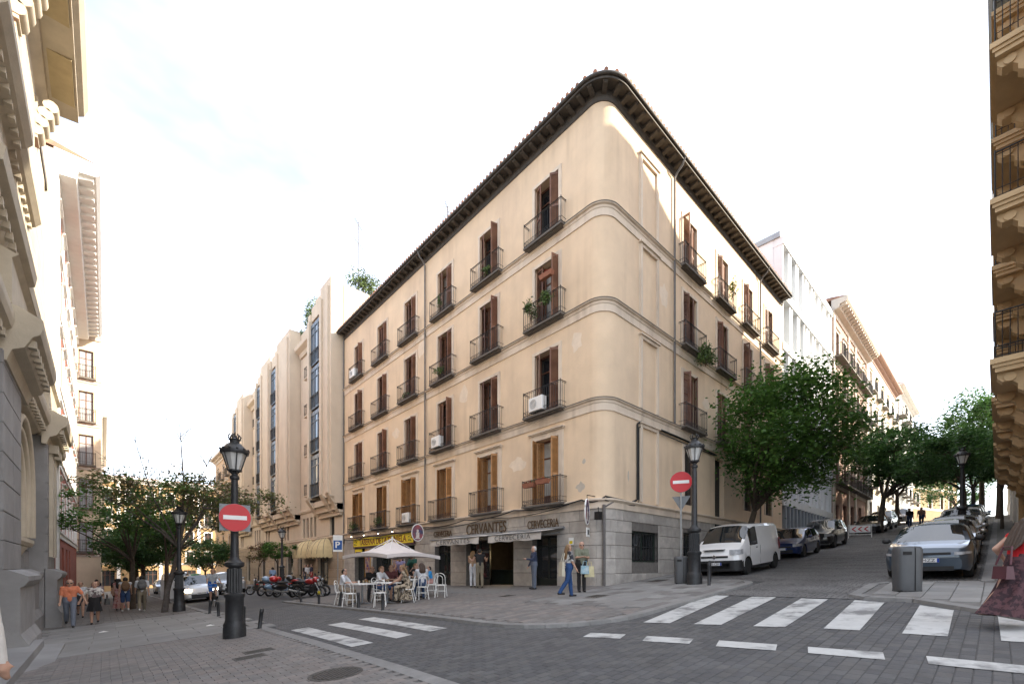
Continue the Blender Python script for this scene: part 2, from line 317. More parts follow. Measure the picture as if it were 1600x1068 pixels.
# painted markings
def stripe(parent,q):
    mb=MB(); cx=sum(p[0] for p in q)/4; cy=sum(p[1] for p in q)/4; n=8
    def lerp(a,b,t): return (a[0]+(b[0]-a[0])*t,a[1]+(b[1]-a[1])*t)
    for i in range(n):
        a,b=lerp(q[0],q[3],i/n),lerp(q[1],q[2],i/n); c,d=lerp(q[1],q[2],(i+1)/n),lerp(q[0],q[3],(i+1)/n)
        mb.add([(x,y,G(x,y)-.006) for x,y in (a,d,c,b)],[(0,1,2,3)])
    mb.build('painted_stripe',PAINT,parent)
for q in [[(-9.83,2.42),(-9.41,2.38),(-9.45,-1.43),(-9.86,-1.4)],[(-8.98,2.28),(-8.56,2.25),(-8.59,-1.42),(-8.98,-1.46)],[(-8.1,2.38),(-7.69,2.29),(-7.78,-1.48),(-8.2,-1.45)],
 [(-1.27,-4.28),(-1.27,-4.82),(-5.38,-5.36),(-5.5,-4.87)],[(-1.32,-5.39),(-1.3,-5.93),(-5.16,-6.22),(-5.29,-5.78)],[(-1.38,-6.48),(-1.42,-7.0),(-4.95,-7.17),(-5.07,-6.72)],
 [(-1.42,-7.48),(-1.62,-8.0),(-4.78,-8.13),(-4.84,-7.68)],[(-1.85,-8.55),(-2.35,-9.03),(-4.78,-9.09),(-4.8,-8.62)],[(-2.85,-9.55),(-3.5,-10.05),(-4.82,-10.05),(-4.83,-9.58)],
 [(-6.78,-4.58),(-6.62,-5.21),(-6.95,-5.32),(-7.13,-4.68)],[(-6.58,-5.59),(-6.42,-6.32),(-6.78,-6.42),(-6.94,-5.72)],[(-6.37,-6.69),(-6.26,-7.45),(-6.62,-7.54),(-6.75,-6.8)],[(-6.22,-7.81),(-6.13,-8.59),(-6.5,-8.66),(-6.57,-7.9)],[(-6.1,-8.98),(-6.11,-9.78),(-6.47,-9.78),(-6.48,-9.03)]]:
    stripe(road,q)
# manholes
MAN=M('cast_iron_cover',(.075,.068,.06),.6,.3,12,.5,60,metal=.3)
for (x,y,r,p,l) in [(-10.9,-3.35,.36,pl,'round cast iron manhole cover in the brown pavers by the kerb'),]:
    mb=MB(); mb.lathe([(r,-.03),(r,0),(r-.03,.004),(r-.05,-.004),(0.0001,-.004)],n=28)
    for k in range(-4,5):
        hw=math.sqrt(max(.0,(r-.07)**2-(k*.065)**2)); mb.box(-hw,hw,k*.065-.018,k*.065+.018,-.004,.004)
    o=mb.build('manhole_cover',MAN,None,(x,y,G(x,y)+.056)); o.rotation_euler=slope_rot(x,y,.6); tag(o,l,'manhole cover')
for (x,y,sx,sy,l) in [(-11.4,-.75,.5,.32,'dark square service hatch in the brown pavers near the tall lamp'),(-11.15,-.28,.5,.32,'dark rectangular service hatch nearest the kerb beside another hatch'),(-2.6,-1.6,.6,.45,'dark service hatch in the corner pavement before the stone wall'),(1.9,-1.0,.9,.5,'long dark service hatch along the stone base beside the lamp post'),(-3.2,1.7,.5,.4,'small dark hatch in front of the bar entrance')]:
    mb=MB(); mb.fbox(-sx/2,sx/2,-.03,.03,-sy/2,sy/2,.008); mb.xf(Matrix.Rotation(R(-90),4,'X'))
    for k in range(-2,3): mb.box(-sx*.42,sx*.42,k*sy*.17-.015,k*sy*.17+.015,.028,.034)
    o=mb.build('service_hatch',MAN,None,(x,y,G(x,y)+.026)); o.rotation_euler=slope_rot(x,y,0); tag(o,l,'hatch')
# ---------------------------------------------------------------- the corner building
RND=random.Random(5)
def facade(mb,mapf,us,zs,u0,u1,z0,z1,ops,depth,sur=None):
    """quads for a wall with rectangular openings (ua,ub,za,zb) and reveals"""
    U=sorted({u0,u1,*[o[0] for o in ops],*[o[1] for o in ops],*us}); Z=sorted({z0,z1,*[o[2] for o in ops],*[o[3] for o in ops],*zs})
    U=[u for u in U if u0<=u<=u1]; Z=[z for z in Z if z0<=z<=z1]
    for a,b in zip(U,U[1:]):
        for c,d in zip(Z,Z[1:]):
            m,n=(a+b)/2,(c+d)/2
            if any(o[0]<m<o[1] and o[2]<n<o[3] for o in ops): continue
            mb.add([mapf(a,0,c),mapf(b,0,c),mapf(b,0,d),mapf(a,0,d)],[(0,1,2,3)])
    for a,b,c,d in ops:
        for p,q in (((a,c),(b,c)),((b,c),(b,d)),((b,d),(a,d)),((a,d),(a,c))):
            mb.add([mapf(p[0],0,p[1]),mapf(q[0],0,q[1]),mapf(q[0],-depth,q[1]),mapf(p[0],-depth,p[1])],[(0,1,2,3)])
def leaves(mb,c,r,n,size,rng,flat=0.):
    for _ in range(n):
        while True:
            p=Vector((rng.uniform(-1,1),rng.uniform(-1,1),rng.uniform(-1,1)))
            if p.length<=1: break
        p=Vector((c[0]+p.x*r[0],c[1]+p.y*r[1],c[2]+p.z*r[2]))
        d=Vector((rng.gauss(0,1),rng.gauss(0,1),rng.gauss(-.3,.5))).normalized(); u=Vector((rng.gauss(0,1),rng.gauss(0,1),rng.gauss(0,1)+flat)).normalized()
        s=d.cross(u); s=s.normalized() if s.length>1e-3 else Vector((1,0,0)); l=size*rng.uniform(.6,1.25); 
        mb.c=rng.randrange(2)
        mb.add([p,p+d*l*.5+s*l*.28,p+d*l,p+d*l*.5-s*l*.28],[(0,1,2,3)])
LEAF2=M('balcony_leaf_light',(.10,.16,.035),.6,.4,9)
def plant(name,loc,r,n,size,label,group=None,pot=None,col=None):
    e=empty(name,loc,label=label,cat='plant',group=group); mb=MB(); rng=random.Random(int(abs(loc[0]*31+loc[1]*17+loc[2]*7)*10))
    for k in range(max(1,n//40)):
        c=(rng.uniform(-.6,.6)*r[0],rng.uniform(-.6,.6)*r[1],rng.uniform(-.5,.6)*r[2]); leaves(mb,c,(r[0]*.5,r[1]*.5,r[2]*.5),40,size,rng)
    mb.build('foliage',col or [LEAFG,LEAF2],e)
    if pot: pb=MB(); pb.lathe([(pot*.7,0),(pot,pot*1.3),(pot*1.08,pot*1.3),(pot*1.08,pot*1.5),(pot*.9,pot*1.5),(pot*.85,pot*1.2),(0.0001,pot*1.2)],(0,0,-r[2]-pot*.6),12); pb.build('pot',TERRA,e,smooth=40)
    else: 
        sb=MB()
        for k in range(5): sb.tube([(0,0,-r[2]),(rng.uniform(-.6,.6)*r[0],rng.uniform(-.6,.6)*r[1],rng.uniform(-.2,.7)*r[2])],.012,5)
        sb.build('stem',TWIG,e)
    return e
TERRA=M('terracotta',(.30,.12,.07),.8,.15,6); TWIG=M('twig',(.09,.06,.04),.8,.2,6)
CB=empty('corner_building',(0,0,0),label='peach stucco corner apartment building with rounded corner and dark timber eaves',cat='building')
RC=.66; LEN_L,LEN_R=23.66,19.4; ZT=17.85; ZS=3.2
BANDS=[6.9,10.52,14.02]
ROWZ=[(3.27,5.95),(6.96,9.5),(10.58,13.1),(14.08,16.46)]
YC=[2.85,6.55,10.2,13.8,17.4,21.05]; XC=[6.5,10.05,13.45,16.8]; XB=2.95; OW=1.32
mL=lambda u,w,z:(-w,u,z)
mR=lambda u,w,z:(u,-w,z)
path=[(0,y,-1,0) for y in (LEN_L,18,12,6,RC)]+[(RC-RC*math.cos(t),RC-RC*math.sin(t),-math.cos(t),-math.sin(t)) for t in [math.pi/2*i/14 for i in range(1,14)]]+[(x,0,0,-1) for x in (RC,6,12,LEN_R)]
# upper wall
opsL=[(y-OW/2,y+OW/2,a,b) for y in YC for a,b in ROWZ]
opsR=[(x-OW/2,x+OW/2,a,b) for x in XC for a,b in ROWZ[1:]]+[(5.95,7.05,3.55,6.1),(12.9,14.0,3.9,5.9),(16.25,17.35,3.9,5.9),(9.2,10.3,ZS,6.2)]
mb=MB(); facade(mb,mL,[],[],RC,LEN_L,ZS,ZT,opsL,.4); facade(mb,mR,[],[],RC,LEN_R,ZS,ZT,opsR,.4)
for i in range(14):
    t0,t1=math.pi/2*i/14,math.pi/2*(i+1)/14
    p=lambda t:(RC-RC*math.cos(t),RC-RC*math.sin(t))
    (a,b),(c,d)=p(t0),p(t1); mb.add([(a,b,ZS),(c,d,ZS),(c,d,ZT),(a,b,ZT)],[(0,1,2,3)])
mb.add([(LEN_R,0,0),(LEN_R,12,0),(LEN_R,12,ZT+.6),(LEN_R,0,ZT+.6)],[(0,1,2,3)]); mb.add([(0,LEN_L,-2),(12,LEN_L,-2),(12,LEN_L,ZT+.6),(0,LEN_L,ZT+.6)],[(0,1,2,3)])
w_=mb.build('wall',STUCCO,CB,smooth=30)
mb=MB(); mb.box(.5,LEN_R-.02,.5,LEN_L-.02,ZS+.05,ZT-.1); mb.box(3.9,LEN_R-.02,.5,LEN_L-.02,-2,ZS+.02); mb.build('core',DARK,CB)  # unseen dark filler added inside the walls to block light
# string courses
for z in BANDS:
    mb=MB(); mb.sweep(path,[(-.02,z-.44),(.035,z-.44),(.035,z-.18),(.06,z-.15),(.06,z-.07),(.13,z-.04),(.13,z-.008),(-.02,z+.02)]); mb.build('string_course',TRIM,CB,smooth=30)
    mb=MB(); mb.sweep(path,[(.0,z-.006),(.145,z-.006),(.145,z+.022),(.0,z+.03)]); mb.build('ledge_strip',SLAB,CB,smooth=30)  # thin dark strip along the top of each string course
z=ZS+.02
mb=MB(); mb.sweep(path,[(-.02,z-.34),(.05,z-.34),(.05,z-.12),(.1,z-.08),(.16,z-.05),(.16,z),(-.02,z+.05)]); mb.build('base_cornice',TRIM,CB,smooth=30)
# eaves
E=empty('eaves',(0,0,0)); E.parent=CB
mb=MB(); mb.sweep(path,[(-.05,ZT-.1),(.03,ZT-.1),(.07,ZT-.03),(.07,ZT+.03),(.1,ZT+.06),(.1,ZT+.24),(-.05,ZT+.26)]); mb.build('frieze',EAVE,E,smooth=30)
mb=MB(); mb.sweep(path,[(-.05,ZT+.22),(.46,ZT+.22),(.46,ZT+.19),(.53,ZT+.19),(.53,ZT+.34),(-.05,ZT+.46)]); mb.build('soffit',EAVE,E,smooth=30)
mb=MB(); mb.sweep(path,[(.56+.065*math.cos(a),ZT+.33+.065*math.sin(a)) for a in [math.pi*2*k/10 for k in range(10)]]); mb.build('gutter',EAVE,E,smooth=50)
bm_=MB(); pf=[(0,0),(.1,.01),(.24,.05),(.34,.07),(.38,.1),(.38,.155),(0,.155)]
n=len(pf); bm_.add([(-.085,-q,z) for q,z in pf]+[(.085,-q,z) for q,z in pf],[tuple(range(n)),tuple(range(n,2*n))[::-1]]+[(i,n+i,n+(i+1)%n,(i+1)%n) for i in range(n)])
bme=bm_.mesh('bracket',EAVE)
def along(step,off=0):
    out=[]; y=LEN_L-.3
    while y>RC: out.append((0,y,-1,0)); y-=step
    k=max(2,round(RC*math.pi/2/step))+1
    for i in range(k): t=math.pi/2*(i+.5)/k; out.append((RC-RC*math.cos(t),RC-RC*math.sin(t),-math.cos(t),-math.sin(t)))
    x=RC+step*.5
    while x<LEN_R-.1: out.append((x,0,0,-1)); x+=step
    return out
for x,y,nx,ny in along(.5): link('bracket',bme,E,(x+nx*.09,y+ny*.09,ZT+.06),math.atan2(nx,-ny))
# roof
RF=MB(); o=len(RF.v)
for x,y,nx,ny in path:
    RF.v+= [(x+nx*.53,y+ny*.53,ZT+.37),(max(x,0)+7 if nx<-.99 else 7 if x<7 else x, max(y,7) if nx<-.99 or ny>-.99 else 7,ZT+3.3)]
for i in range(len(path)-1): RF.f.append((o+2*i,o+2*i+2,o+2*i+3,o+2*i+1)); RF.m.append(0)
roof=RF.build('roof',TILE,CB)
mb=MB(); mb.tube([(0,0,0),(0,-.3,-.07)],[.07,.075],8); tme=mb.mesh('roof_tile',TILE,50)
for x,y,nx,ny in along(.235)[::1]:
    o=link('roof_tile',tme,roof,(x+nx*.30,y+ny*.30,ZT+.47),math.atan2(nx,-ny)); o.rotation_euler.x=RND.uniform(-.05,.05)
mb=MB(); mb.tube([(0,0,0),(0,0,.12),(.02,.02,.42),(.1,.1,.5)],[.17,.17,.14,.09],10); mb.build('ridge_tile',M('ridge_red',(.42,.13,.08),.8,.1,5),roof,(.15,.15,ZT+.42),smooth=50)
# shutters, windows, balconies
def shutter_mesh(w,h,mat,lou=True):
    mb=MB(); t=.035
    mb.box(0,.06,-t/2,t/2,0,h); mb.box(w-.06,w,-t/2,t/2,0,h)
    for z in (0,h*.42,h-.09): mb.box(.06,w-.06,-t/2,t/2,z,z+.09)
    if lou:
        z=.1
        while z<h-.12:
            if not h*.42-.03<z<h*.42+.08: mb.add([(.06,-t*.45,z),(w-.06,-t*.45,z),(w-.06,t*.45,z+.05),(.06,t*.45,z+.05)],[(0,1,2,3)])
            z+=.058
    else: mb.box(.06,w-.06,-t/4,t/4,.05,h-.05)
    return mb.mesh('shutter',mat)
def win_meshes(h,w=OW):
    f=MB(); d=.05
    for a,b in ((-w/2,-w/2+.07),(w/2-.07,w/2),(-.05,.05)): f.box(a,b,.3,.3+d,0,h)
    for z0,z1 in ((0,.42),(h-.08,h),(h*.72,h*.72+.06)): f.box(-w/2+.07,-.05,.303,.3+d-.003,z0,z1); f.box(.05,w/2-.07,.303,.3+d-.003,z0,z1)
    p=MB(); p.box(-w/2+.06,-.04,.325,.335,.4,h-.07); p2=MB(); p2.box(.04,w/2-.06,.325,.335,.4,h-.07)
    return f.mesh('window',FRAME),p.mesh('pane',GLASS),p2.mesh('pane',GLASS),p.mesh('pane',CURT),p2.mesh('pane',CURT)
def railing_mesh(w,d,h,orn=True):
    mb=MB()
    for z,r in ((h,.018),(h-.06,.009),(.05,.014),(.22,.009)):
        for a,b in (((-w/2,0,z),(-w/2,-d,z)),((-w/2,-d,z),(w/2,-d,z)),((w/2,-d,z),(w/2,0,z))): mb.tube([a,b],r,5)
    n=int(w/.115)
    for i in range(n+1): x=-w/2+w*i/n; mb.tube([(x,-d,0.02),(x,-d,h)],.0085,4)
    for x in (-w/2,w/2):
        for k in range(1,int(d/.115)+1): mb.tube([(x,-d+k*.115,.02),(x,-d+k*.115,h)],.0085,4)
        mb.tube([(x,-d,0),(x,-d,h+.05)],.016,5)
    if orn: # ring band at the foot
        for i in range(n):
            x=-w/2+w*(i+.5)/n; mb.tube([(x+.042*math.cos(t),-d,.135+.06*math.sin(t)) for t in [math.pi*2*k/6 for k in range(7)]],.007,4,False)
    return mb.mesh('railing',IRON)
def surround_mesh(w,h,b=.15,hood=0):
    mb=MB(); p=.045
    mb.box(-w/2-b,-w/2,-p,.02,0,h); mb.box(w/2,w/2+b,-p,.02,0,h); mb.box(-w/2-b-.005,w/2+b+.005,-p-.003,.02,h,h+b)
    mb.box(-w/2-b-.03,-w/2-b,-p*.45,.02,0,h+b); mb.box(w/2+b,w/2+b+.03,-p*.45,.02,0,h+b)
    if hood: mb.box(-w/2-b-.06,w/2+b+.06,-p-.06,.02,h+b,h+b+.05); mb.box(-w/2-b-.1,w/2+b+.1,-p-.11,.02,h+b+.05,h+b+.1)
    return mb.mesh('surround',TRIM)
BW=[2.1,2.05,2.05,2.05]; BD=[.38,.34,.32,.30]; BH=[1.02,1.0,.98,.95]
rows=[]
for i,(a,b) in enumerate(ROWZ):
    h=b-a
    sl=MB(); sl.box(-BW[i]/2-.03,BW[i]/2+.03,-BD[i]-.03,.0,-.075,0); sl.box(-BW[i]/2+.05,BW[i]/2-.05,-BD[i]+.06,.0,-.11,-.075)
    rows.append(dict(h=h,win=win_meshes(h),shut=shutter_mesh(.4,h-.04,SHUT),ish=shutter_mesh(.32,h-.04,WOODL),rail=railing_mesh(BW[i],BD[i],BH[i]),slab=sl.mesh('balcony',SLAB),sur=surround_mesh(OW,h,.13 if i else .22,0 if i else 1)))
def window_unit(i,loc,rz,seed,ang=None,balc=True):
    r=random.Random(seed); q=rows[i]; f=link('window',q['win'][0],CB,loc,rz)
    cu=r.random(); k=(3,4) if cu<.5 else (1,2)
    link('pane',q['win'][k[0]],f); link('pane',q['win'][k[1] if r.random()<.8 else 2],f)
    link('surround',q['sur'],CB,loc,rz)
    if i==0 and rz!=0:
        for s in (-1,1):
            o=link('shutter',q['ish'],f,(s*(OW/2-.03),.06,.01)); o.rotation_euler.z=(R(r.uniform(20,65)) if s<0 else R(180-r.uniform(20,65)))
            o=link('shutter',q['ish'],f,(s*(OW/2-.03)-s*.02,.02,.01)); o.rotation_euler.z=(R(-r.uniform(40,88)) if s<0 else R(180+r.uniform(40,88)))
    else:
        a1,a2=(r.uniform(4,32),r.choice([r.uniform(15,40),r.uniform(55,95)]))
        if rz==0: a1,a2=a2,a1
        if r.random()<.25: a2=r.uniform(20,50)
        o=link('shutter',q['shut'],f,(-OW/2+.01,.10 if rz else .05,.01)); o.rotation_euler.z=R(-a1)
        o=link('shutter',q['shut'],f,(OW/2-.01,.10 if rz==0 else .05,.01)); o.rotation_euler.z=R(180+a2)
        if r.random()<.6: o=link('shutter',q['shut'],f,((-1 if rz else 1)*(OW/2-.03),.16,.01)); o.rotation_euler.z=R(r.uniform(3,14)) if rz else R(180-r.uniform(3,14))
    if balc:
        b=link('balcony',q['slab'],CB,(loc[0]+(-.0),loc[1],loc[2]-.02),rz); link('railing',q['rail'],b)
LEFT=R(-90)
for c,y in enumerate(YC):
    for i in range(4): window_unit(i,(0,y,ROWZ[i][0]),LEFT,c*7+i+100)
for c,x in enumerate(XC):
    for i in (1,2,3):
        window_unit(i,(x,0,ROWZ[i][0]),0,c*11+i+300)
# blind windows on the uphill side
for i,(a,b) in enumerate(ROWZ):
    mb=MB(); w,h=1.1,2.75 if i else 2.95; z0=a+.02
    mb.box(-w/2-.13,-w/2,-.09,.02,0,h); mb.box(w/2,w/2+.13,-.09,.02,0,h); mb.box(-w/2-.13,w/2+.13,-.093,.02,h,h+.13)
    mb.box(-w/2-.17,-w/2-.13,-.02,.02,0,h+.13); mb.box(w/2+.13,w/2+.17,-.02,.02,0,h+.13); mb.box(-w/2-.19,w/2+.19,-.15,.02,h+.13,h+.19)
    mb.mat(1); mb.box(-w/2,w/2,-.008,.02,0,h)
    mb.build('blind_window',[TRIM,STUCCO],CB,(XB,0,z0))
# grilled windows of the uphill side
def grille(parent,x0,x1,z0,z1,y=-.03,n=9):
    mb=MB()
    for k in range(n+1): mb.tube([(x0+(x1-x0)*k/n,y,z0),(x0+(x1-x0)*k/n,y,z1)],.012,5)
    for z in (z0+.08,(z0+z1)/2,z1-.08): mb.tube([(x0,y,z),(x1,y,z)],.012,5)
    return mb.build('grille',IRON,parent)
for a,b,c,d in opsR[-4:-1]+[(1.75,3.75,.92,2.14),(5.9,7.3,.98,2.3)]:
    f=MB(); w=(a+b)/2; f.box(a,a+.07,.2,.26,c,d); f.box(b-.07,b,.2,.26,c,d); f.box(a+.07,b-.07,.203,.257,d-.07,d); f.box(a+.07,b-.07,.203,.257,c,c+.07); f.box(w-.04,w+.04,.203,.257,c+.07,d-.07)
    fo=f.build('window',M('green_frame',(.02,.035,.025),.5,.2,5) if d<3 else FRAME,CB); p=MB(); p.box(a+.06,b-.06,.225,.235,c+.06,d-.06); p.build('pane',GLASS,fo); grille(fo,a+.02,b-.02,c+.02,d-.02,.05)
    if d>3: link('surround',surround_mesh(b-a,d-c,.14),CB,((a+b)/2,0,c))
mb=MB(); mb.box(9.2,10.3,.24,.3,.0,6.2); d_=mb.build('door',M('dark_green_door',(.012,.018,.016),.5,.2,4),CB); mb=MB()
for z0,z1 in ((1.0,1.9),(2.1,3.2),(3.5,6.0)):
    for x0,x1 in ((9.3,9.7),(9.8,10.2)): mb.box(x0,x1,.215,.24,z0,z1)
mb.build('door_panel',MATS['dark_green_door'],d_)
# ---- stone base
SHOPS=[(2.31,3.71),(4.87,8.36),(9.70,11.22),(13.34,14.53),(16.24,18.88),(20.0,21.8)]; ST=2.02
gops=[(a,b,-1.4,ST) for a,b in SHOPS]; rops=[(1.75,3.75,.92,2.14),(5.9,7.3,.98,2.3),(9.2,10.3,-.2,ZS)]
mb=MB(); mi=.025
facade(mb,lambda u,w,z:(mi-w,u,z),[],[],RC,LEN_L,-1.4,ZS,gops,.45); facade(mb,lambda u,w,z:(u,mi-w,z),[],[],RC,LEN_R,-.6,ZS,rops,.3)
for i in range(8):
    t0,t1=math.pi/2*i/8,math.pi/2*(i+1)/8; p=lambda t:(RC-(RC-mi)*math.cos(t),RC-(RC-mi)*math.sin(t)); (a,b),(c,d)=p(t0),p(t1); mb.add([(a,b,-.8),(c,d,-.8),(c,d,ZS),(a,b,ZS)],[(0,1,2,3)])
base=mb.build('stone_base',JOINT,CB)
cz=[-1.2,-.64,-.08,.48,1.04,1.53,2.02,2.47,2.9]
def courses(lo,hi,u0,u1,ops,place,len0=.98):
    for j in range(len(cz)-1):
        z0,z1=cz[j],cz[j+1]
        if z1<=lo or z0>=hi: continue
        # free intervals
        iv=[(u0,u1)]
        for a,b,c,d in ops:
            if min(z1,d)-max(z0,c)>.08:
                nv=[]
                for p,q in iv:
                    if b<=p or a>=q: nv.append((p,q))
                    else:
                        if a-p>.06: nv.append((p,a))
                        if q-b>.06: nv.append((b,q))
                iv=nv
        for p,q in iv:
            n=max(1,round((q-p)/len0)); st=[p+(q-p)*k/n for k in range(n+1)]
            if n>2 and j%2: st=[p]+[p+(q-p)*(k+.5)/n for k in range(n)]+[q]
            for a,b in zip(st,st[1:]): place(a,b,z0,z1)
GAP=.006
def plL(a,b,z0,z1):
    mb=MB(); l=(b-a)/2-GAP; mb.fbox(-l,l,-RND.uniform(0,.006),.03,z0+GAP,z1-GAP,.014); mb.build('stone_block',STONE,base,(0,(a+b)/2,0),LEFT)
def plR(a,b,z0,z1):
    if z1<G((a+b)/2,0)-.05: return
    mb=MB(); l=(b-a)/2-GAP; mb.fbox(-l,l,-RND.uniform(0,.006),.03,z0+GAP,z1-GAP,.014); mb.build('stone_block',STONE,base,((a+b)/2,0,0))
courses(-1.1,2.9,RC,LEN_L,gops,plL); courses(-.3,2.9,RC,LEN_R,rops,plR,1.05)
for j in range(1,len(cz)-1):
    cut=[0,.5,1] if j%2 else [0,.25,.75,1]
    for c0,c1 in zip(cut,cut[1:]):
        mb=MB(); ts=[math.pi/2*(c0+(c1-c0)*k/6) for k in range(7)]; ts[0]+=.006; ts[-1]-=.006
        mb.sweep([(RC-RC*math.cos(t),RC-RC*math.sin(t),-math.cos(t),-math.sin(t)) for t in ts],[(-.03,cz[j]+GAP),(-.012,cz[j]+GAP),(0,cz[j]+GAP+.014),(0,cz[j+1]-GAP-.014),(-.012,cz[j+1]-GAP),(-.03,cz[j+1]-GAP)]); mb.build('stone_block',STONE,base,smooth=25)
# shop interiors behind the openings
INT=M('bar_interior',(.055,.042,.03),.8,.3,2); SHOPF=M('shop_joinery',(.014,.018,.016),.4,.2,5)
mb=MB(); mb.box(3.4,3.5,.6,23,-1.3,3.0); mb.box(.5,3.4,.6,23,2.9,3.0); mb.box(.03,3.4,.6,23,-1.35,-.62)
for y in (1.4,9.0,12.3,15.4,19.5,23.2): mb.box(.5,3.4,y-.05,y+.05,-1.3,2.9)
mb.build('shop_interior',INT,CB)
def gl(y): return G(0,y)+.05
def shopfront(name,y0,y1,z0,z1,nv,trans=.55,door=False):
    f=MB(); n=nv; w=y1-y0
    for k in range(n+1): x=-w/2+w*k/n; f.box(max(-w/2,x-.045),min(w/2,x+.045),.3,.37,z0,z1)
    for a,b in ((z1-.09,z1),(z0,z0+.35),(z0+(z1-z0)*.78,z0+(z1-z0)*.78+.07)): f.box(-w/2,w/2,.303,.367,a,b)
    fo=f.build(name,SHOPF,CB,(0,(y0+y1)/2,0),LEFT); 
    for k in range(n):
        p=MB(); p.box(-w/2+w*k/n+.04,-w/2+w*(k+1)/n-.04,.33,.336,z0+.33,z1-.08); p.build('pane',GLASS,fo)
    return fo
shopfront('shop_window',2.31,3.71,gl(3)-.05,ST,2); shopfront('shop_window',9.70,11.22,gl(10.4)-.05,ST,2); shopfront('shop_door',13.34,14.53,gl(14)-.05,ST,1); shopfront('shop_window',16.24,18.88,gl(17.5)-.05,ST,3); shopfront('shop_window',20.0,21.8,gl(21)-.05,ST,2)
shopfront('shop_window',6.85,8.36,gl(7.5)-.05,ST,2)
mb=MB()
for k,(y,a) in enumerate(((4.9,80),(5.45,-75))):   # folded entrance door leaves
    pass
mb.box(-.02,.02,0,.75,gl(5)-.05,ST-.05); dl=mb.build('door_leaf',SHOPF,CB,(.12,4.93,0),R(-75)); mb=MB(); mb.box(-.008,.008,.1,.65,gl(5)+.5,ST-.2); mb.build('pane',GLASS,dl,(-.02,0,0))
# bar counter, bottles shelf and warm lamp inside the entrance
o=MB().box(1.9,2.4,4.9,8.6,-.7,.55).box(1.82,2.46,4.85,8.65,.55,.6).build('bar_counter',M('bar_wood',(.02,.03,.03),.4,.2,4),None,(0,0,0)); tag(o,'dark bar counter inside the open bar entrance','counter')
lamp_e=M('warm_bulb',(1,.72,.38),.5,0,1,emit=45)
e=empty('pendant_lamp',(1.2,5.75,1.34),label='small warm pendant lamp glowing inside the bar entrance',cat='lamp'); MB().ball((0,0,0),.09).build('bulb',lamp_e,e,smooth=60); MB().tube([(0,0,.08),(0,0,1.2)],.008,5).build('cord',CABLE,e); MB().lathe([(.02,.13),(.07,.1),(.09,.06)],n=12).build('cap',IRON,e)
for k,(y,z,c) in enumerate(((5.6,1.25,(.35,.28,.18)),(6.5,1.35,(.30,.24,.16)),(7.4,1.3,(.33,.2,.12)))):
    e=empty('wall_picture',(3.38,y,z),LEFT,label=('yellowed','pale tan','reddish')[k]+' framed picture on the back wall inside the bar',cat='picture'); MB().box(-.3,.3,-.03,0,-.35,.35).build('frame',M('gilt',(.25,.17,.06),.4,.2,6),e); MB().box(-.25,.25,-.036,-.03,-.3,.3).build('print',M('print_%d'%k,c,.7,.5,6),e)
# pipes and cables
for y,x in ((12.05,None),(None,4.93),(None,15.2)):
    zt=ZT+.1; mb=MB()
    if y: mb.tube([(-.56,y,ZT+.31),(-.45,y,ZT+.05),(-.2,y,ZT-.15),(-.1,y,ZT-.3),(-.1,y,3.3)],.045,8)
    else: mb.tube([(x,-.56,ZT+.31),(x,-.45,ZT+.05),(x,-.2,ZT-.15),(x,-.1,ZT-.3),(x,-.1,6.95 if x<6 else 3.3)],.045,8)
    mb.build('drainpipe',ZINC,CB,smooth=40)
mb=MB(); mb.tube([(-.1,23.5,ZT+.6),(-.06,23.62,ZT-.1),(-.06,23.62,2.5)],.05,8); mb.build('drainpipe',ZINC,CB,smooth=40)
def cable(pts,r=.018,sag=.1,name='cable'):
    P=[]
    for a,b in zip(pts,pts[1:]):
        for k in range(6):
            t=k/6; P.append((a[0]+(b[0]-a[0])*t,a[1]+(b[1]-a[1])*t,a[2]+(b[2]-a[2])*t-sag*4*t*(1-t)))
    P.append(pts[-1]); return MB().tube(P,r,5).build(name,CABLE,CB)
cable([(-.2,23.3,2.75),(-.2,19,2.85),(-.2,15.5,2.86),(-.2,12,2.95),(-.2,8.2,3.05),(-.2,4.6,3.18),(-.2,.9,3.22),(.1,.05,3.28)],.028,.13)
cable([(-.19,21,2.72),(-.19,12.2,2.9),(-.19,6.4,3.0),(-.2,1.5,3.12)],.018,.18)
cable([(.1,.05,3.28),(1.6,-.06,3.2),(2.05,-.06,3.35),(2.05,-.06,6.3),(2.3,-.06,6.45),(6,-.06,6.42),(9.2,-.06,6.3)],.04,.0)
cable([(.1,.05,3.15),(1.8,-.06,3.1),(2.15,-.06,3.3),(2.15,-.06,6.2),(2.4,-.06,6.33),(9,-.06,6.25)],.022,.02)
MB().tube([(.12,.12,3.0),(.12,.12,-.1)],.055,8).build('drainpipe',ZINC,CB,smooth=40)
MB().tube([(.12,.12,2.9),(.5,-.02,3.12)],.03,6).build('drainpipe',ZINC,CB)

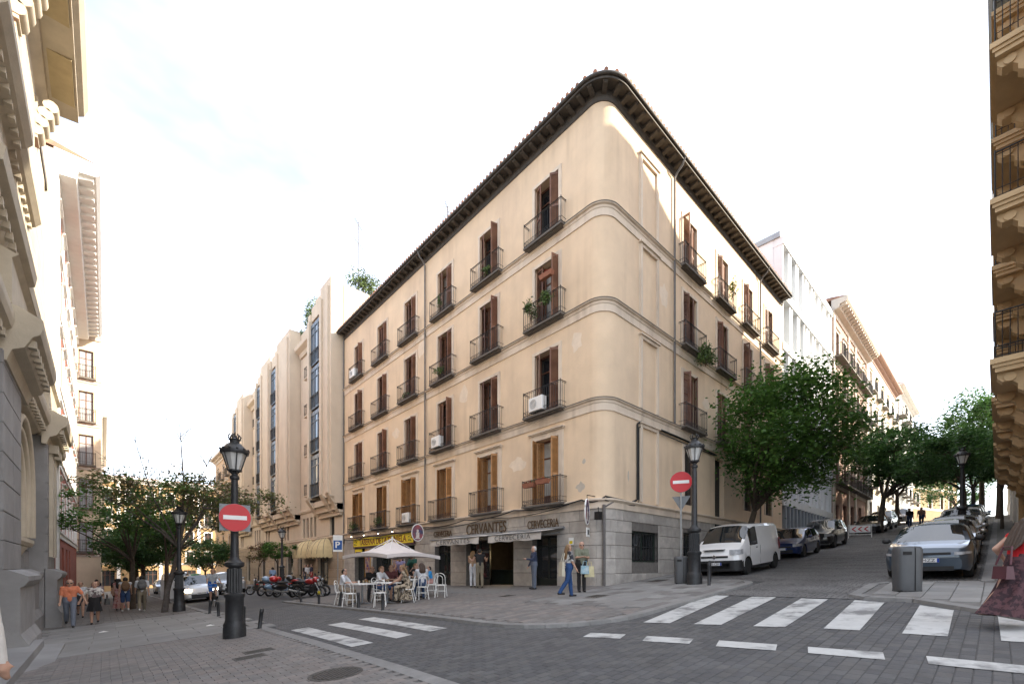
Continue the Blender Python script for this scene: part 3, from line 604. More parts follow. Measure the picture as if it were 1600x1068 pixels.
PATCH=M('plaster_patch',(.50,.44,.37),.9,.12,3,.2,20); PATCH2=M('plaster_patch_light',(.76,.63,.49),.9,.08,3,.2,20)
pr_=random.Random(9)
for u,z,w,h,side,m in ((1.1,3.75,.22,.2,'L',PATCH),(.95,4.7,.08,.1,'L',PATCH),(1.5,4.2,.06,.2,'R',PATCH),(4.6,5.2,.5,.35,'L',PATCH2),(8.5,9.4,.4,.5,'L',PATCH2),(15.6,9.0,.5,.3,'L',PATCH2),(12.6,13.2,.35,.6,'L',PATCH2),(8.2,8.6,.4,.3,'R',PATCH2),(4.2,12.2,.35,.5,'R',PATCH2),(1.3,9.3,.25,.4,'L',PATCH2)):
    P_=[]
    for k in range(12): t=2*math.pi*k/12; q=pr_.uniform(.7,1.2); P_.append((w*q*math.cos(t),h*q*math.sin(t)))
    mb=MB(); mb.vprism(P_,-.004,.01); mb.build('plaster_patch',m,CB,(0,u,z) if side=='L' else (u,0,z),LEFT if side=='L' else 0)
# ---------------------------------------------------------------- neighbouring buildings
GLASSB=M('blue_glass',(.10,.14,.19),.05,.3,.6,spec=.9)
def gen_window(w,h,frame,pane,bars=1,depth=.16):
    f=MB()
    for a,b in ((-w/2,-w/2+.06),(w/2-.06,w/2)): f.box(a,b,depth,depth+.05,0,h)
    for k in range(1,bars+1): x=-w/2+w*k/(bars+1); f.box(x-.03,x+.03,depth,depth+.05,.06,h-.06)
    for z0,z1 in ((0,.06),(h-.06,h),(h*.7,h*.7+.05)): f.box(-w/2+.06,w/2-.06,depth+.003,depth+.047,z0,z1)
    p=MB(); p.box(-w/2+.05,w/2-.05,depth+.02,depth+.03,.05,h-.05)
    return f.mesh('window',frame),p.mesh('pane',pane)
def gen_building(name,label,loc,rz,W,D,zt,floors,bays,wall,trim,frame=FRAME,pane=GLASS,ww=1.1,balc=None,cor=(.5,.6,.0),ground=None,zb=-3,sur=True,pil=None,bands=True,slabmat=None,rail_h=1.0,bw=1.7,bd=.5,console=False,shut=None,parapet=0,roofmat=None,sidewin=None,cormat=None,seed=3):
    r=random.Random(seed); e=empty(name,loc,rz,label,'building'); cormat=cormat or trim
    ops=[(x-ww/2,x+ww/2,z,z+h) for z,h in floors for x in bays]+[(a,b,c,d) for a,b,c,d in (ground or [])]
    mb=MB(); facade(mb,lambda u,w,z:(u,-w,z),[],[],0,W,zb,zt,ops,.25)
    mb.add([(0,0,zb),(0,0,zt),(0,D,zt),(0,D,zb)],[(0,1,2,3)]); mb.add([(W,0,zb),(W,D,zb),(W,D,zt),(W,0,zt)],[(0,1,2,3)]); mb.add([(0,D,zb),(0,D,zt),(W,D,zt),(W,D,zb)],[(0,1,2,3)])
    mb.build('wall',wall,e)
    MB().box(.3,W-.3,.4,D-.3,zb,zt-.3).build('core',DARK,e)
    rb=MB(); c0=cor[1]
    rb.hexa([(-.02,-c0*.9,zt+cor[0]+.001),(W+.02,-c0*.9,zt+cor[0]+.001),(W+.02,D,zt+cor[0]+.001),(-.02,D,zt+cor[0]+.001)],[(0,0,zt+cor[0]+.25),(W,0,zt+cor[0]+.25),(W,D,zt+cor[0]+1.5),(0,D,zt+cor[0]+1.5)])
    rb.build('roof',roofmat or TILE,e)
    if cor[0]:
        a,b=cor[0],cor[1]; P=[(0,0,0,-1),(W,0,0,-1)]
        MB().sweep(P,[(-.05,zt-.35),(.08,zt-.35),(.12,zt-.1),(b*.45,zt+.0),(b*.5,zt+a*.35),(b*.9,zt+a*.45),(b,zt+a*.6),(b,zt+a),(-.05,zt+a)]).build('cornice',cormat,e)
        if cor[2]:
            s=MB(); q=[(0,0),(b*.35,.05),(b*.78,.22),(b*.8,.34),(0,.34)]; n=len(q); hw=cor[2]*.2
            s.add([(-hw,-p,z) for p,z in q]+[(hw,-p,z) for p,z in q],[tuple(range(n)),tuple(range(n,2*n))[::-1]]+[(i,n+i,n+(i+1)%n,(i+1)%n) for i in range(n)]); me=s.mesh('bracket',cormat)
            k=int(W/cor[2])
            for i in range(k): link('bracket',me,e,((i+.5)*W/k,-.09,zt+a*.45-.36))
    if bands:
        for z,h in floors: MB().sweep([(0,0,0,-1),(W,0,0,-1)],[(-.02,z-.4),(.05,z-.4),(.05,z-.2),(.1,z-.16),(.1,z-.08),(-.02,z-.05)]).build('string_course',trim,e)
    for x in (pil or []): MB().box(x-.25,x+.25,-.12,.02,zb,zt-.3).build('pilaster',trim,e)
    for z,h in floors:
        f,p=gen_window(ww,h,frame,pane); sm=surround_mesh(ww,h,.14,1) if sur else None
        if sm: sm.materials[0]=trim
        if balc: rm=railing_mesh(bw,bd,rail_h,False)
        if shut: sh=shutter_mesh(ww/2,h-.02,shut)
        for x in bays:
            o=link('window',f,e,(x,0,z)); link('pane',p,o)
            if sm: link('surround',sm,e,(x,0,z))
            if shut:
                for s in (-1,1): q=link('shutter',sh,o,(s*ww/2,-.02,.01)); q.rotation_euler.z=R(-r.uniform(70,150)) if s<0 else R(180+r.uniform(70,150))
            if balc:
                sb=MB()
                if console:
                    for p0,p1,z0,z1 in ((.0,.05,-.30,-.20),(.04,.1,-.2,-.12),(.08,.02,-.12,0)): sb.box(-bw/2-p0,bw/2+p0,-bd-p0,0,z0,z1)
                else: sb.box(-bw/2-.04,bw/2+.04,-bd-.04,0,-.12,0)
                b_=sb.build('balcony',slabmat or SLAB,e,(x,0,z)); link('railing',rm,b_)
                if console:
                    for s in (-1,1): link('console',console,b_,(s*(bw/2-.28),0,-.3))
    for k,(a,b,c,d) in enumerate(ground or []):
        f,p=gen_window(b-a,d-c,frame,pane,2); o=link('window',f,e,((a+b)/2,0,c)); link('pane',p,o)
    return e
# --- art deco block next to the corner building, along the left street
DECO=M('deco_render',(.60,.51,.40),.85,.06,.9,.15,20,col2=(.46,.38,.29),streak=.22,c2lo=.5,c2hi=.8)
DECOST=M('deco_stone',(.38,.30,.215),.85,.12,2,.3,30,rnd=.1)
STEEL=M('blue_grey_steel',(.13,.16,.19),.4,.2,5,metal=.3)
AD=empty('deco_building',(0,23.7,0),label='cream art deco apartment block with tall glazed bays and stepped parapets',cat='building')
mb=MB(); DL=36.4
rec=[(5.2,9.8),(23.9,28.3)]; ops=[]
for a,b in rec:
    for z in (7.0,10.5,14.0,17.3): ops.append(((a+b)/2-.5,(a+b)/2+.5,z,z+2.2))
gsm=[(y,y+.62,3.35,5.1) for y in (6.0,6.95,7.9,8.85,13.6,14.6,20.5,21.5,24.5,25.5,26.5,33,34)]+[(1.9,2.9,3.2,5.6),(3.0,5.4,-1,2.0),(9.4,10.6,-1,2.0),(12,14.4,-1,2.0),(17,18.4,-1,2.1),(22,24,-1,2.0),(29,31,-1,2.0)]
facade(mb,mL,[],[],0,DL,-2.5,22.0,ops+gsm,.25); mb.add([(0,0,-2),(0,0,22),(11,0,22),(11,0,-2)],[(0,1,2,3)]); mb.add([(0,DL,-2),(0,DL,19),(11,DL,19),(11,DL,-2)],[(0,1,2,3)])
mb.build('wall',DECO,AD); MB().box(.35,11,.1,DL-.1,-2,21.9).build('core',DARK,AD); MB().box(.02,11,.02,DL-.02,21.95,22.05).build('roof',SLAB,AD)
wf,wp=gen_window(1.0,2.2,FRAME,GLASS); sf,sp=gen_window(.62,1.75,FRAME,GLASS)
rr=railing_mesh(1.3,.3,.95,False)
for o in ops:
    f=link('window',wf,AD,(0,(o[0]+o[1])/2,o[2]),LEFT); link('pane',wp,f); b=MB().box(-.68,.68,-.34,0,-.1,0).build('balcony',DECO,AD,(0,(o[0]+o[1])/2,o[2]),LEFT); link('railing',rr,b)
for o in gsm:
    if o[1]-o[0]<.7: f=link('window',sf,AD,(0,(o[0]+o[1])/2,o[2]),LEFT); link('pane',sp,f)
    else:
        a,b=gen_window(o[1]-o[0],o[3]-o[2],SHOPF,GLASS,2); f=link('window',a,AD,(0,(o[0]+o[1])/2,o[2]),LEFT); link('pane',b,f)
# rusticated stone courses up to the bays
def deco_block(a,b,z0,z1): MB().fbox(-(b-a)/2+.01,(b-a)/2-.01,-.1,0,z0+.012,z1-.012,.02).build('stone_block',DECOST,AD,(0,(a+b)/2,0),LEFT)
_cz=cz; cz=[-1.5,-.8,-.1,.6,1.3,2.0,2.7,3.3]; courses(-1.5,3.3,0.05,DL,gsm,deco_block,2.6); cz=_cz
MB().sweep([(0,.02,-1,0),(0,DL,-1,0)],[(-.02,5.55),(.06,5.55),(.12,5.7),(.12,5.82),(-.02,5.9)]).build('string_course',DECO,AD)
MB().sweep([(0,.02,-1,0),(0,DL,-1,0)],[(-.02,3.02),(.06,3.02),(.14,3.1),(.14,3.2),(-.02,3.25)]).build('string_course',DECO,AD)
def tower(y0,y1,g0,g1,zt,P=.95):
    t=MB(); 
    t.box(-P,-.02,y0,g0,6.0,zt); t.box(-P,-.02,g1,y1,6.0,zt-1.0)
    t.box(-P+.12,-.02,g0,g1,20.7,zt-.5)
    t.box(-P-.14,-P,y0+.35,y0+.8,6.3,zt-.6); t.box(-P-.14,-P,g0-.55,g0-.15,6.3,zt-1.0); t.box(-P-.1,-P,g1+.02,y1-.06,6.3,zt-1.6)
    t.box(-P+.2,-.02,g0+(g1-g0)*.3,g0+(g1-g0)*.7,zt-.5,zt-.1)
    for k,(q,z0,z1) in enumerate(((.75,5.55,6.0),(.5,5.1,5.55),(.25,4.7,5.1))): t.box(-P*q,-.02,y0+.1*k,y1-.1*k,z0,z1)
    for y in (y0,y0+(g0-y0)*.55,g1-.1): t.hexa([(-.3,y+.1,4.9),(-.3,y+.7,4.9),(-.02,y+.7,4.9),(-.02,y+.1,4.9)],[(-P-.2,y+.1,6.2),(-P-.2,y+.7,6.2),(-.02,y+.7,6.2),(-.02,y+.1,6.2)])
    o=t.build('bay',DECO,AD)
    w=g1-g0
    for k in range(4):
        z=6.35+k*3.56; f=MB(); h=3.35
        for i in range(4): x=-w/2+w*i/3; f.box(max(-w/2,x-.05),min(w/2,x+.05),-.06,0,0,h)
        for a,b in ((0,.1),(1.05,1.12),(2.5,2.56),(h-.3,h)): f.box(-w/2,w/2,-.05,-.01,a,b)
        fo=f.build('window',STEEL,o,(-P+.12,(g0+g1)/2,z),LEFT); MB().box(-w/2,w/2,.0,.04,.05,h-.05).build('pane',GLASSB,fo)
        f=MB()
        for i in range(9): x=-w/2+w*i/8; f.tube([(x,-.12,.1),(x,-.12,1.05)],.02,4)
        f.tube([(-w/2,-.12,1.05),(w/2,-.12,1.05)],.03,5); f.build('railing',IRON,fo)
tower(.05,5.1,2.3,4.6,22.3); tower(10.1,16.5,14.2,16.4,22.3); tower(16.6,22.6,20.2,22.1,22.1); tower(28.3,35,32,34,21.8)
for a,b in rec: MB().sweep([(0,a,-1,0),(0,b,-1,0)],[(-.02,19.7),(.15,19.7),(.25,20),(.6,20.2),(.65,20.5),(-.02,20.6)]).build('cornice',DECO,AD)
# roof greenery and a stair house on the deco block
for k,(y,x,z,r,l) in enumerate(((24.3,2.0,23.0,(1.5,.9,.9),'low green shrubs on the deco roof beside the timber eaves'),(26.6,.9,22.9,(.8,1.3,.8),'low yellow green planting on the roof edge of the deco block'),(32.4,.7,23.4,(.8,1.2,1.7),'tall dark green bush standing on the recessed roof terrace'),(35.4,.8,22.6,(.8,1.2,.6),'small shrub on the roof behind the second parapet'))):
    plant('roof_shrub',(x,y,z),r,1700 if k!=2 else 2600,.17,l)
MB().box(3,8,31,35,22.0,25.5).build('stair_house',DECO,AD,(0,-23.7,0))
# --- white modern block uphill
WB=M('white_cladding',(.72,.73,.73),.6,.04,2); GREYB=M('grey_metal_panel',(.30,.33,.36),.5,.08,2); DKPAN=M('dark_panel',(.045,.047,.05),.5,.2,3)
WM=empty('modern_building',(19.45,0,0),label='white modern block with tall fins and narrow windows behind the street tree',cat='building'); MW=12.8
MB().box(0,MW,.55,16,0,22.4).build('wall',WB,WM); MB().box(-.1,MW+.1,.1,16,22.4,22.75).build('roof_coping',GREYB,WM)
fl=[22.4,18.9,15.5,12.1,8.7,5.3]
for z in fl: MB().box(.02,MW-.02,-.08,.56,z-.5,z).build('floor_band',WB,WM)
fin=MB().box(-.11,.11,-.0,.55,0,2.9).mesh('fin',WB); xs=[.15,1.35,1.75,3.0,3.4,4.6,5.3,5.7,6.9,7.5,8.7,9.1,10.3,10.7,11.9,12.6]
for k,(z1,z0) in enumerate(zip(fl,fl[1:])):
    for x in xs: link('fin',fin,WM,(x+(.3 if k%2 and .5<x<12 else 0),0,z0),scale=(1,1,(z1-.5-z0)/2.9))
    for a,b in zip(xs[::2],xs[1::2]):
        a_,b_=(a+(.3 if k%2 else 0)+.12,b+(.3 if k%2 else 0)+.1)
        if b_<MW-.1: f=MB().box(a_,b_,.49,.54,z0+.05,z1-.55).build('window',STEEL,WM); MB().box(a_+.06,b_-.06,.47,.488,z0+.12,z1-.62).build('pane',GLASSB,f)
MB().box(-.02,MW,.3,.54,-1,4.8).build('plinth_wall',DKPAN,WM)
sl_=MB().box(-.09,.09,-.12,.3,.6,4.8).mesh('slat',GREYB)
for k in range(16): link('slat',sl_,WM,(.4+k*.8,0,0))
MB().box(-2.2,.4,2.5,9,20.5,23.6).box(-2.9,.6,2.2,9.2,23.6,23.85).build('roof_pavilion',WB,WM)
# --- further uphill, same side
BROWN=M('pink_brick',(.33,.20,.15),.85,.15,3,.2,40); CRT=M('cream_trim',(.55,.47,.39),.8,.08,3); CREAM=M('cream_render',(.66,.55,.40),.85,.08,1.5); OFFW=M('offwhite_render',(.70,.68,.63),.85,.06,1.5); YEL=M('yellow_render',(.30,.20,.10),.85,.08,1.5)  # yellow render darkened, its colour stands in for shade on the end building
gen_building('ornate_building','pinkish brick apartment house with heavy bracketed cornice and long iron balconies',(32.3,0,0),0,14.7,14,22.6,[(8,2.5),(11.6,2.5),(15.2,2.5),(18.8,2.4)],[1.7,4.5,7.3,10.2,13],BROWN,CRT,balc=True,bw=2.5,bd=.6,cor=(.8,1.1,.7),pil=[.4,5.9,8.8,14.3],ground=[(1,2.4,3,6.2),(4,5.4,3.3,6.4),(7,8.4,3.6,6.6),(10.5,11.9,4,6.8)],zb=1)
gen_building('cream_house','pale cream house with small iron balconies beyond the ornate brick one',(47.1,0,0),0,19.5,14,24.0,[(9.5,2.4),(13,2.4),(16.5,2.4),(20,2.3)],[2,5.8,9.6,13.4,17.2],OFFW,CREAM,balc=True,bw=1.7,bd=.5,cor=(.5,.8,0),zb=2,cormat=BROWN,ground=[(1.5,3,5,8),(6,7.5,5.4,8),(11,12.5,5.8,8.2)])
gen_building('white_house','white house with projecting glazed balconies near the top of the uphill street',(66.8,0,0),0,18,14,25.5,[(11,2.4),(14.6,2.4),(18.2,2.4),(21.8,2.3)],[2.2,6.5,11,15.5],WHITE,OFFW,balc=True,bw=2.4,bd=.9,cor=(.4,.9,0),zb=3)
gen_building('yellow_corner_house','small yellow house closing the far end of the uphill street',(86,.5,0),R(-18),16,14,21.5,[(11,2.2),(14.5,2.2),(18,2.2)],[2.5,6.5,10.5,13.5],YEL,OFFW,cor=(.5,.8,0),zb=3)
# --- ochre building on the right edge
OCH=M('ochre_stone',(.47,.31,.155),.8,.12,1.5,.25,25,col2=(.36,.23,.11),c2lo=.5,c2hi=.8); OCHT=M('ochre_trim',(.52,.37,.205),.8,.1,2,.2,25)
q=[(0,0),(.82,0),(.82,-.1),(.74,-.2),(.58,-.22),(.5,-.3),(.5,-.42),(.38,-.52),(.25,-.55),(.2,-.68),(.22,-.82),(.12,-.98),(0,-1.02)]
s=MB(); n=len(q); s.add([(-.13,-p,z) for p,z in q]+[(.13,-p,z) for p,z in q],[tuple(range(n)),tuple(range(n,2*n))[::-1]]+[(i,n+i,n+(i+1)%n,(i+1)%n) for i in range(n)])
for sx in (-.15,.15):
    for cx_,cz_,r_ in ((.62,-.12,.1),(.3,-.45,.12),(.14,-.82,.1)): s.tube([(sx-.02,-cx_,cz_),(sx+.02,-cx_,cz_)],r_,10)
CONS=s.mesh('console',OCHT)
GREYC=M('grey_painted_timber',(.11,.13,.135),.6,.15,4)
gen_building('ochre_building','ochre stone building with scroll consoles under ornate balconies at the right edge',(21.0,-10.35,0),R(180),20.2,22,20.0,[(5.4,2.6),(9.0,2.6),(12.5,2.6),(16.0,2.5)],[1.8,5.1,8.4,11.7,15.0,18.3],OCH,OCHT,ww=1.2,balc=True,bw=2.3,bd=.85,cor=(.7,1.05,.9),console=CONS,slabmat=OCHT,cormat=GREYC,zb=-1.5,rail_h=1.05,ground=[(1.2,2.6,1.6,4.2),(4.5,5.9,1.4,4.1),(7.8,9.2,1.2,4.0),(11,12.4,1.0,3.9)],pil=[.3,19.9])
ocb=[o for o in bpy.data.objects if o.name=='ochre_building'][0]; MB().hexa([(-1.5,1.2,20.7),(20,1.2,20.7),(20,14,20.7),(-1.5,14,20.7)],[(9,1.3,25.6),(20,1.3,25.6),(20,14,25.6),(9,14,25.6)]).build('shadow_block',SLAB,ocb)  # unseen block added to shape the shadow edge on the corner building
gen_building('white_corniced_building','tall white stuccoed building with moulded cornices just beyond the ochre one',(41.5,-10.3,0),R(180),20.3,18,19.8,[(6.8,2.4),(10.4,2.4),(14,2.4)],[2,5.5,9,12.5,16,18.9],OFFW,WHITE,cor=(.6,1.0,0),zb=0,pil=[.4,20])
wcb=[o for o in bpy.data.objects if o.name=='white_corniced_building'][0]
for zz in (12.9,16.6): MB().sweep([(.1,0,0,-1),(20.2,0,0,-1)],[(0,zz),(.5,zz+.1),(.75,zz+.45),(.75,zz+.65),(0,zz+.75)]).build('string_course',WHITE,wcb)
gen_building('grey_wall_house','low grey walled house at the top of the right pavement behind the trees',(70,-10.3,0),R(180),26,14,12,[(8,2)],[4,9,14,19],M('grey_render',(.42,.41,.40),.9,.1,1.5),OFFW,cor=(.3,.4,0),zb=2)
# --- far end of the left street
gen_building('yellow_end_building','yellow building with white window surrounds closing the left street',(-24,98,0),0,34,12,16.5,[(1.6,2.2),(5.2,2.4),(9,2.4),(12.6,2.2)],[2,5,8,11,14,17,20,23,26,29,32],YEL,WHITE,balc=True,bw=1.7,bd=.4,cor=(.6,.8,0),zb=-5,pil=[.4,6.5,12.5,18.5,24.5,33.6],ground=[(4,6,-2.6,.2),(10,12,-2.6,.2),(16,18,-2.6,.2),(22,24,-2.6,.2),(27,29,-2.6,.2)])
gen_building('tan_house','narrow tan house beyond the deco block',(-.4,74,0),LEFT,13,12,17,[(3,2.2),(6.6,2.2),(10.2,2.2),(13.6,2)],[2.2,6.5,10.8],M('tan_render',(.52,.37,.24),.85,.1,1.5),CRT,balc=True,cor=(.5,.8,0),zb=-4)
# --- church and its neighbours on the left edge
CHST=M('church_grey_granite',(.27,.265,.26),.8,.12,1.5,.3,40,rnd=.08,col2=(.21,.205,.2)); CHCR=M('church_cream_stone',(.50,.44,.34),.8,.1,2,.2,25,col2=(.38,.33,.25),c2lo=.5,c2hi=.8); CHBR=M('church_brick',(.36,.15,.09),.85,.2,6,.2,40)
CH=empty('church',(0,0,0),label='tall church side of grey granite and cream stone with deep stepped cornices',cat='church')
XW=-15.35
def chpath(runs): # list of (y0,y1,x): wall line with ressauts, walking towards +Y
    P=[]
    for y0,y1,x in runs: P+=[(x,y0,1,0),(x,y1,1,0)]
    return P
def ledge(name,runs,prof,mat):
    mb=MB()
    for y0,y1,x in runs: mb.sweep([(x,y0,1,0),(x,y1,1,0)],prof)
    return mb.build(name,mat,CH)
mb=MB(); mb.box(XW-6,XW,-6,20.2,-2,17.2); mb.build('core',CHST,CH)
runs=[(-6,4.5,XW),(4.5,7.2,XW+.45),(7.2,13.4,XW+.05),(13.4,16.4,XW+.5),(16.4,20.2,XW+.1)]
for a,b,x in runs:
    if x>XW: MB().box(XW-.1,x-.02,a+.004,b-.004,-2,5.4).build('pier',CHST,CH)
# plinth
ledge('plinth',[(a,b,x) for a,b,x in runs],[(0,-2),(.42,-2),(.42,-.95),(.34,-.8),(.30,-.72),(.30,.28),(.36,.32),(.42,.42),(.42,.52),(.3,.58),(.12,.66),(0,.66)],CHST)
# ashlar of the lower wall
for a,b,x in runs:
    z=.66
    while z<5.2:
        h=.62; n=max(1,round((b-a)/1.25))
        for k in range(n):
            ya,yb=a+(b-a)*k/n,a+(b-a)*(k+1)/n
            if a==7.2 and yb<12.6 and ya>8: continue   # niche
            if b<2: continue
            MB().fbox(-(yb-ya)/2+.006,(yb-ya)/2-.006,-.06,.02,z+.006,min(z+h,5.3)-.006,.012).build('stone_block',CHST,CH,(x,(ya+yb)/2,0),R(90))
        z+=h
# pointed niche with cream jambs
mb=MB(); mb.box(XW,XW+.02,8.2,12.5,.7,5.3); mb.build('niche_back',CHCR,CH)
mb=MB(); yc=10.35
for rad,out in ((2.1,.22),(1.8,.14),(1.5,.06)):
    pts=[]
    for s in (-1,1):
        seg=[(s*rad*(1-(1-math.cos(t))*1.0),2.9+rad*1.1*math.sin(t)) for t in [math.pi/2*k/8 for k in range(9)]]
        pl_=[(XW+out,yc+s*rad,1.7)]+[(XW+out,yc+u,z) for u,z in seg]; mb.tube(pl_,.13,8)
mb.build('niche_moulding',CHCR,CH,smooth=50)
MB().sweep([(XW,8.1,1,0),(XW,12.6,1,0)],[(0,1.35),(.25,1.4),(.3,1.5),(.3,1.62),(0,1.7)]).hexa([(XW,9.8,.9),(XW,10.9,.9),(XW+.05,10.9,.9),(XW+.05,9.8,.9)],[(XW,9.2,1.36),(XW,11.5,1.36),(XW+.25,11.5,1.36),(XW+.25,9.2,1.36)]).build('niche_sill',CHCR,CH)
# cream colonnettes on the pilaster
for y in (14.2,15.5): MB().box(XW+.5,XW+.66,y-.22,y+.22,1.1,4.9).box(XW+.5,XW+.8,y-.32,y+.32,4.9,5.2).build('pilaster_strip',CHCR,CH)
# lower great cornice
low=[(-6,4.6,XW),(4.6,8.2,XW+.42),(8.2,13.2,XW+.0),(13.2,16.8,XW+.42),(16.8,20.4,XW+.05)]
ledge('cornice',low,[(0,5.1),(.12,5.1),(.2,5.35),(.38,5.45),(.5,5.7),(.62,5.8),(.66,5.95),(.66,6.12),(.3,6.3),(0,6.35)],CHCR)
ledge('frieze',low,[(0,6.3),(.2,6.35),(.2,7.3),(.3,7.4),(0,7.5)],CHCR)
up_=[(-6,2.6,XW),(2.6,7.6,XW+.12),(7.6,12.4,XW)]
ledge('cornice',up_,[(0,7.4),(.2,7.5),(.35,7.7),(.42,8.0),(.6,8.1),(.64,8.35),(.3,8.6),(0,8.6)],CHCR)
# upper wall: brick fields between cream pilasters
for a,b,m,x in [(-6,1,CHCR,.28),(1,2.2,CHBR,.1),(2.2,6.4,CHCR,.3),(6.4,8.0,CHBR,.12),(8.0,12.2,CHCR,.34),(12.2,13.4,CHBR,.1),(13.4,17.4,CHCR,.2),(17.4,20.2,CHCR,.05)]:
    if m is CHBR: MB().box(XW-.02,XW+x,a+.002,b-.002,7.3,16.9).build('brick_field',m,CH)
    else:
        z=7.45
        while z<16.8: MB().box(XW-.02,XW+x,a+.004,b-.004,z+.006,min(z+.95,16.9)-.006).build('stone_block',CHCR,CH); z+=.95
mid=[(-6,3.0,XW),(3.0,6.9,XW+.12),(6.9,10.5,XW)]
ledge('cornice',mid,[(0,10.6),(.15,10.6),(.2,11.0),(.5,11.2),(.62,11.35),(.62,11.6),(0,11.8)],CHCR)
dm=MB().box(-.09,.09,-.13,0,0,.16).mesh('dentil',CHCR)
for rs,zz,oo in ((low,5.52,.42),(up_,7.78,.36),(mid,11.02,.3)):
    for a,b,x in rs:
        if b<1: continue
        k=int((b-max(a,0))/.4)
        for i in range(k): link('dentil',dm,CH,(x+oo,max(a,0)+(i+.5)*(b-max(a,0))/k,zz),R(90))
# crowning cornice with coffers and a bracket
ledge('crown_cornice',[(-6,13.6,XW)],[(0,16.4),(.2,16.4),(.35,16.8),(.6,17.0),(.62,17.15),(1.35,17.25),(1.35,17.5),(1.5,17.6),(1.62,17.9),(1.62,18.1),(0,18.3)],CHCR)
for y in (-1,2.2,5.4,8.6,11.8): MB().box(XW+.7,XW+1.28,y-1.0,y+1.0,17.16,17.21).build('coffer',M('coffer_tan',(.42,.34,.2),.8,.1,3),CH)
for y in (4,8.2,12.6):
    mb=MB()
    for k in range(4): mb.tube([(XW+.35+.12*k,y-.3,15.5+.32*k),(XW+.35+.12*k,y+.3,15.5+.32*k)],.2,10)
    mb.box(XW,XW+.4,y-.28,y+.28,15.2,16.6); mb.build('scroll_bracket',CHCR,CH,smooth=40)
MB().box(XW-6.2,XW+.1,-6.1,20.3,18.2,18.6).build('roof',SLAB,CH)
# steps at the church door
for k,(d,h) in enumerate(((1.05,.16),(.72,.16))):
    z0=-1.35; o=MB().box(XW+.3,XW+.3+d,-4,6.0-k*.3,z0-.4,z0+.2+.17*k).build('church_step' if False else 'step',CHST,CH)
# red brick house with bracketed cornice
RB=M('red_brick',(.30,.095,.065),.85,.15,4,.2,50)
gen_building('red_brick_house','red brick house with white window surrounds and big white bracketed cornice past the church',(-15.0,20.4,0),R(90),20.5,14,19.4,[(2.6,2.4),(6.2,2.5),(9.8,2.5),(13.4,2.4),(16.6,1.9)],[1.8,4.9,8.0,11.1,14.2,17.3,19.3],RB,WHITE,frame=WHITE,ww=1.15,cor=(1.1,1.55,.75),pil=[.3],zb=-3,ground=[(1,2.6,-1,1.8),(4.2,5.8,-1,1.8),(7.4,9,-1,1.8),(10.6,12,-1,1.8)],cormat=WHITE)
rbh=[o for o in bpy.data.objects if o.name=='red_brick_house'][0]; MB().box(-.12,-.003,-.02,9,6,20.3).build('gable_render',CHCR,rbh); MB().box(-.1,-.004,.1,9,-3,6).build('gable_stone',CHST,rbh)
gen_building('cream_chamfer_house','narrow cream house front with grey blinds and iron balconies beyond the red brick one',(-15.3,41.5,0),0,1.75,20,20.0,[(2.0,2.5),(5.6,2.5),(9.2,2.5),(12.8,2.5),(16.4,2.3)],[.85],CREAM,CRT,ww=.9,pane=M('grey_blind',(.33,.34,.35),.7,.1,3),balc=True,bw=1.15,bd=.25,cor=(.4,.35,0),sur=False,zb=-4)
gen_building('far_church_side_house','pale house further along the church side pavement',(-13.9,62.5,0),R(90),36,12,18.5,[(2,2.3),(5.6,2.3),(9.2,2.3),(12.8,2.3)],[3,8,13,18,23,28,33],CREAM,OFFW,balc=True,cor=(.5,.8,0),zb=-5)
# antennas
for (x,y,h,l) in ((2.2,13.2,3.9,'tall television antenna on the roof above the fourth window column'),(1.5,24.6,6.0,'thin television antenna mast beyond the left end of the timber eaves'),(2.5,25.6,3.0,'short antenna behind the roof shrubs of the deco block')):
    zb=18.9 if y<23 else 22; mb=MB(); mb.tube([(0,0,-.5),(0,0,h)],.03,6); e=empty('antenna',(x,y,zb),label=l,cat='antenna'); mb.build('mast',ZINC,e)
    for zz,n,ll in ((h-.2,7,.9),(h*.72,5,1.1)):
        m2=MB(); m2.tube([(-ll/2,-.4,zz),(ll/2,.4,zz)],.015,5)
        for k in range(n): t=-.5+k/(n-1); m2.tube([(t*ll-.2,t*.8+.18,zz),(t*ll+.2,t*.8-.18,zz)],.009,4)
        m2.build('aerial',ZINC,e)
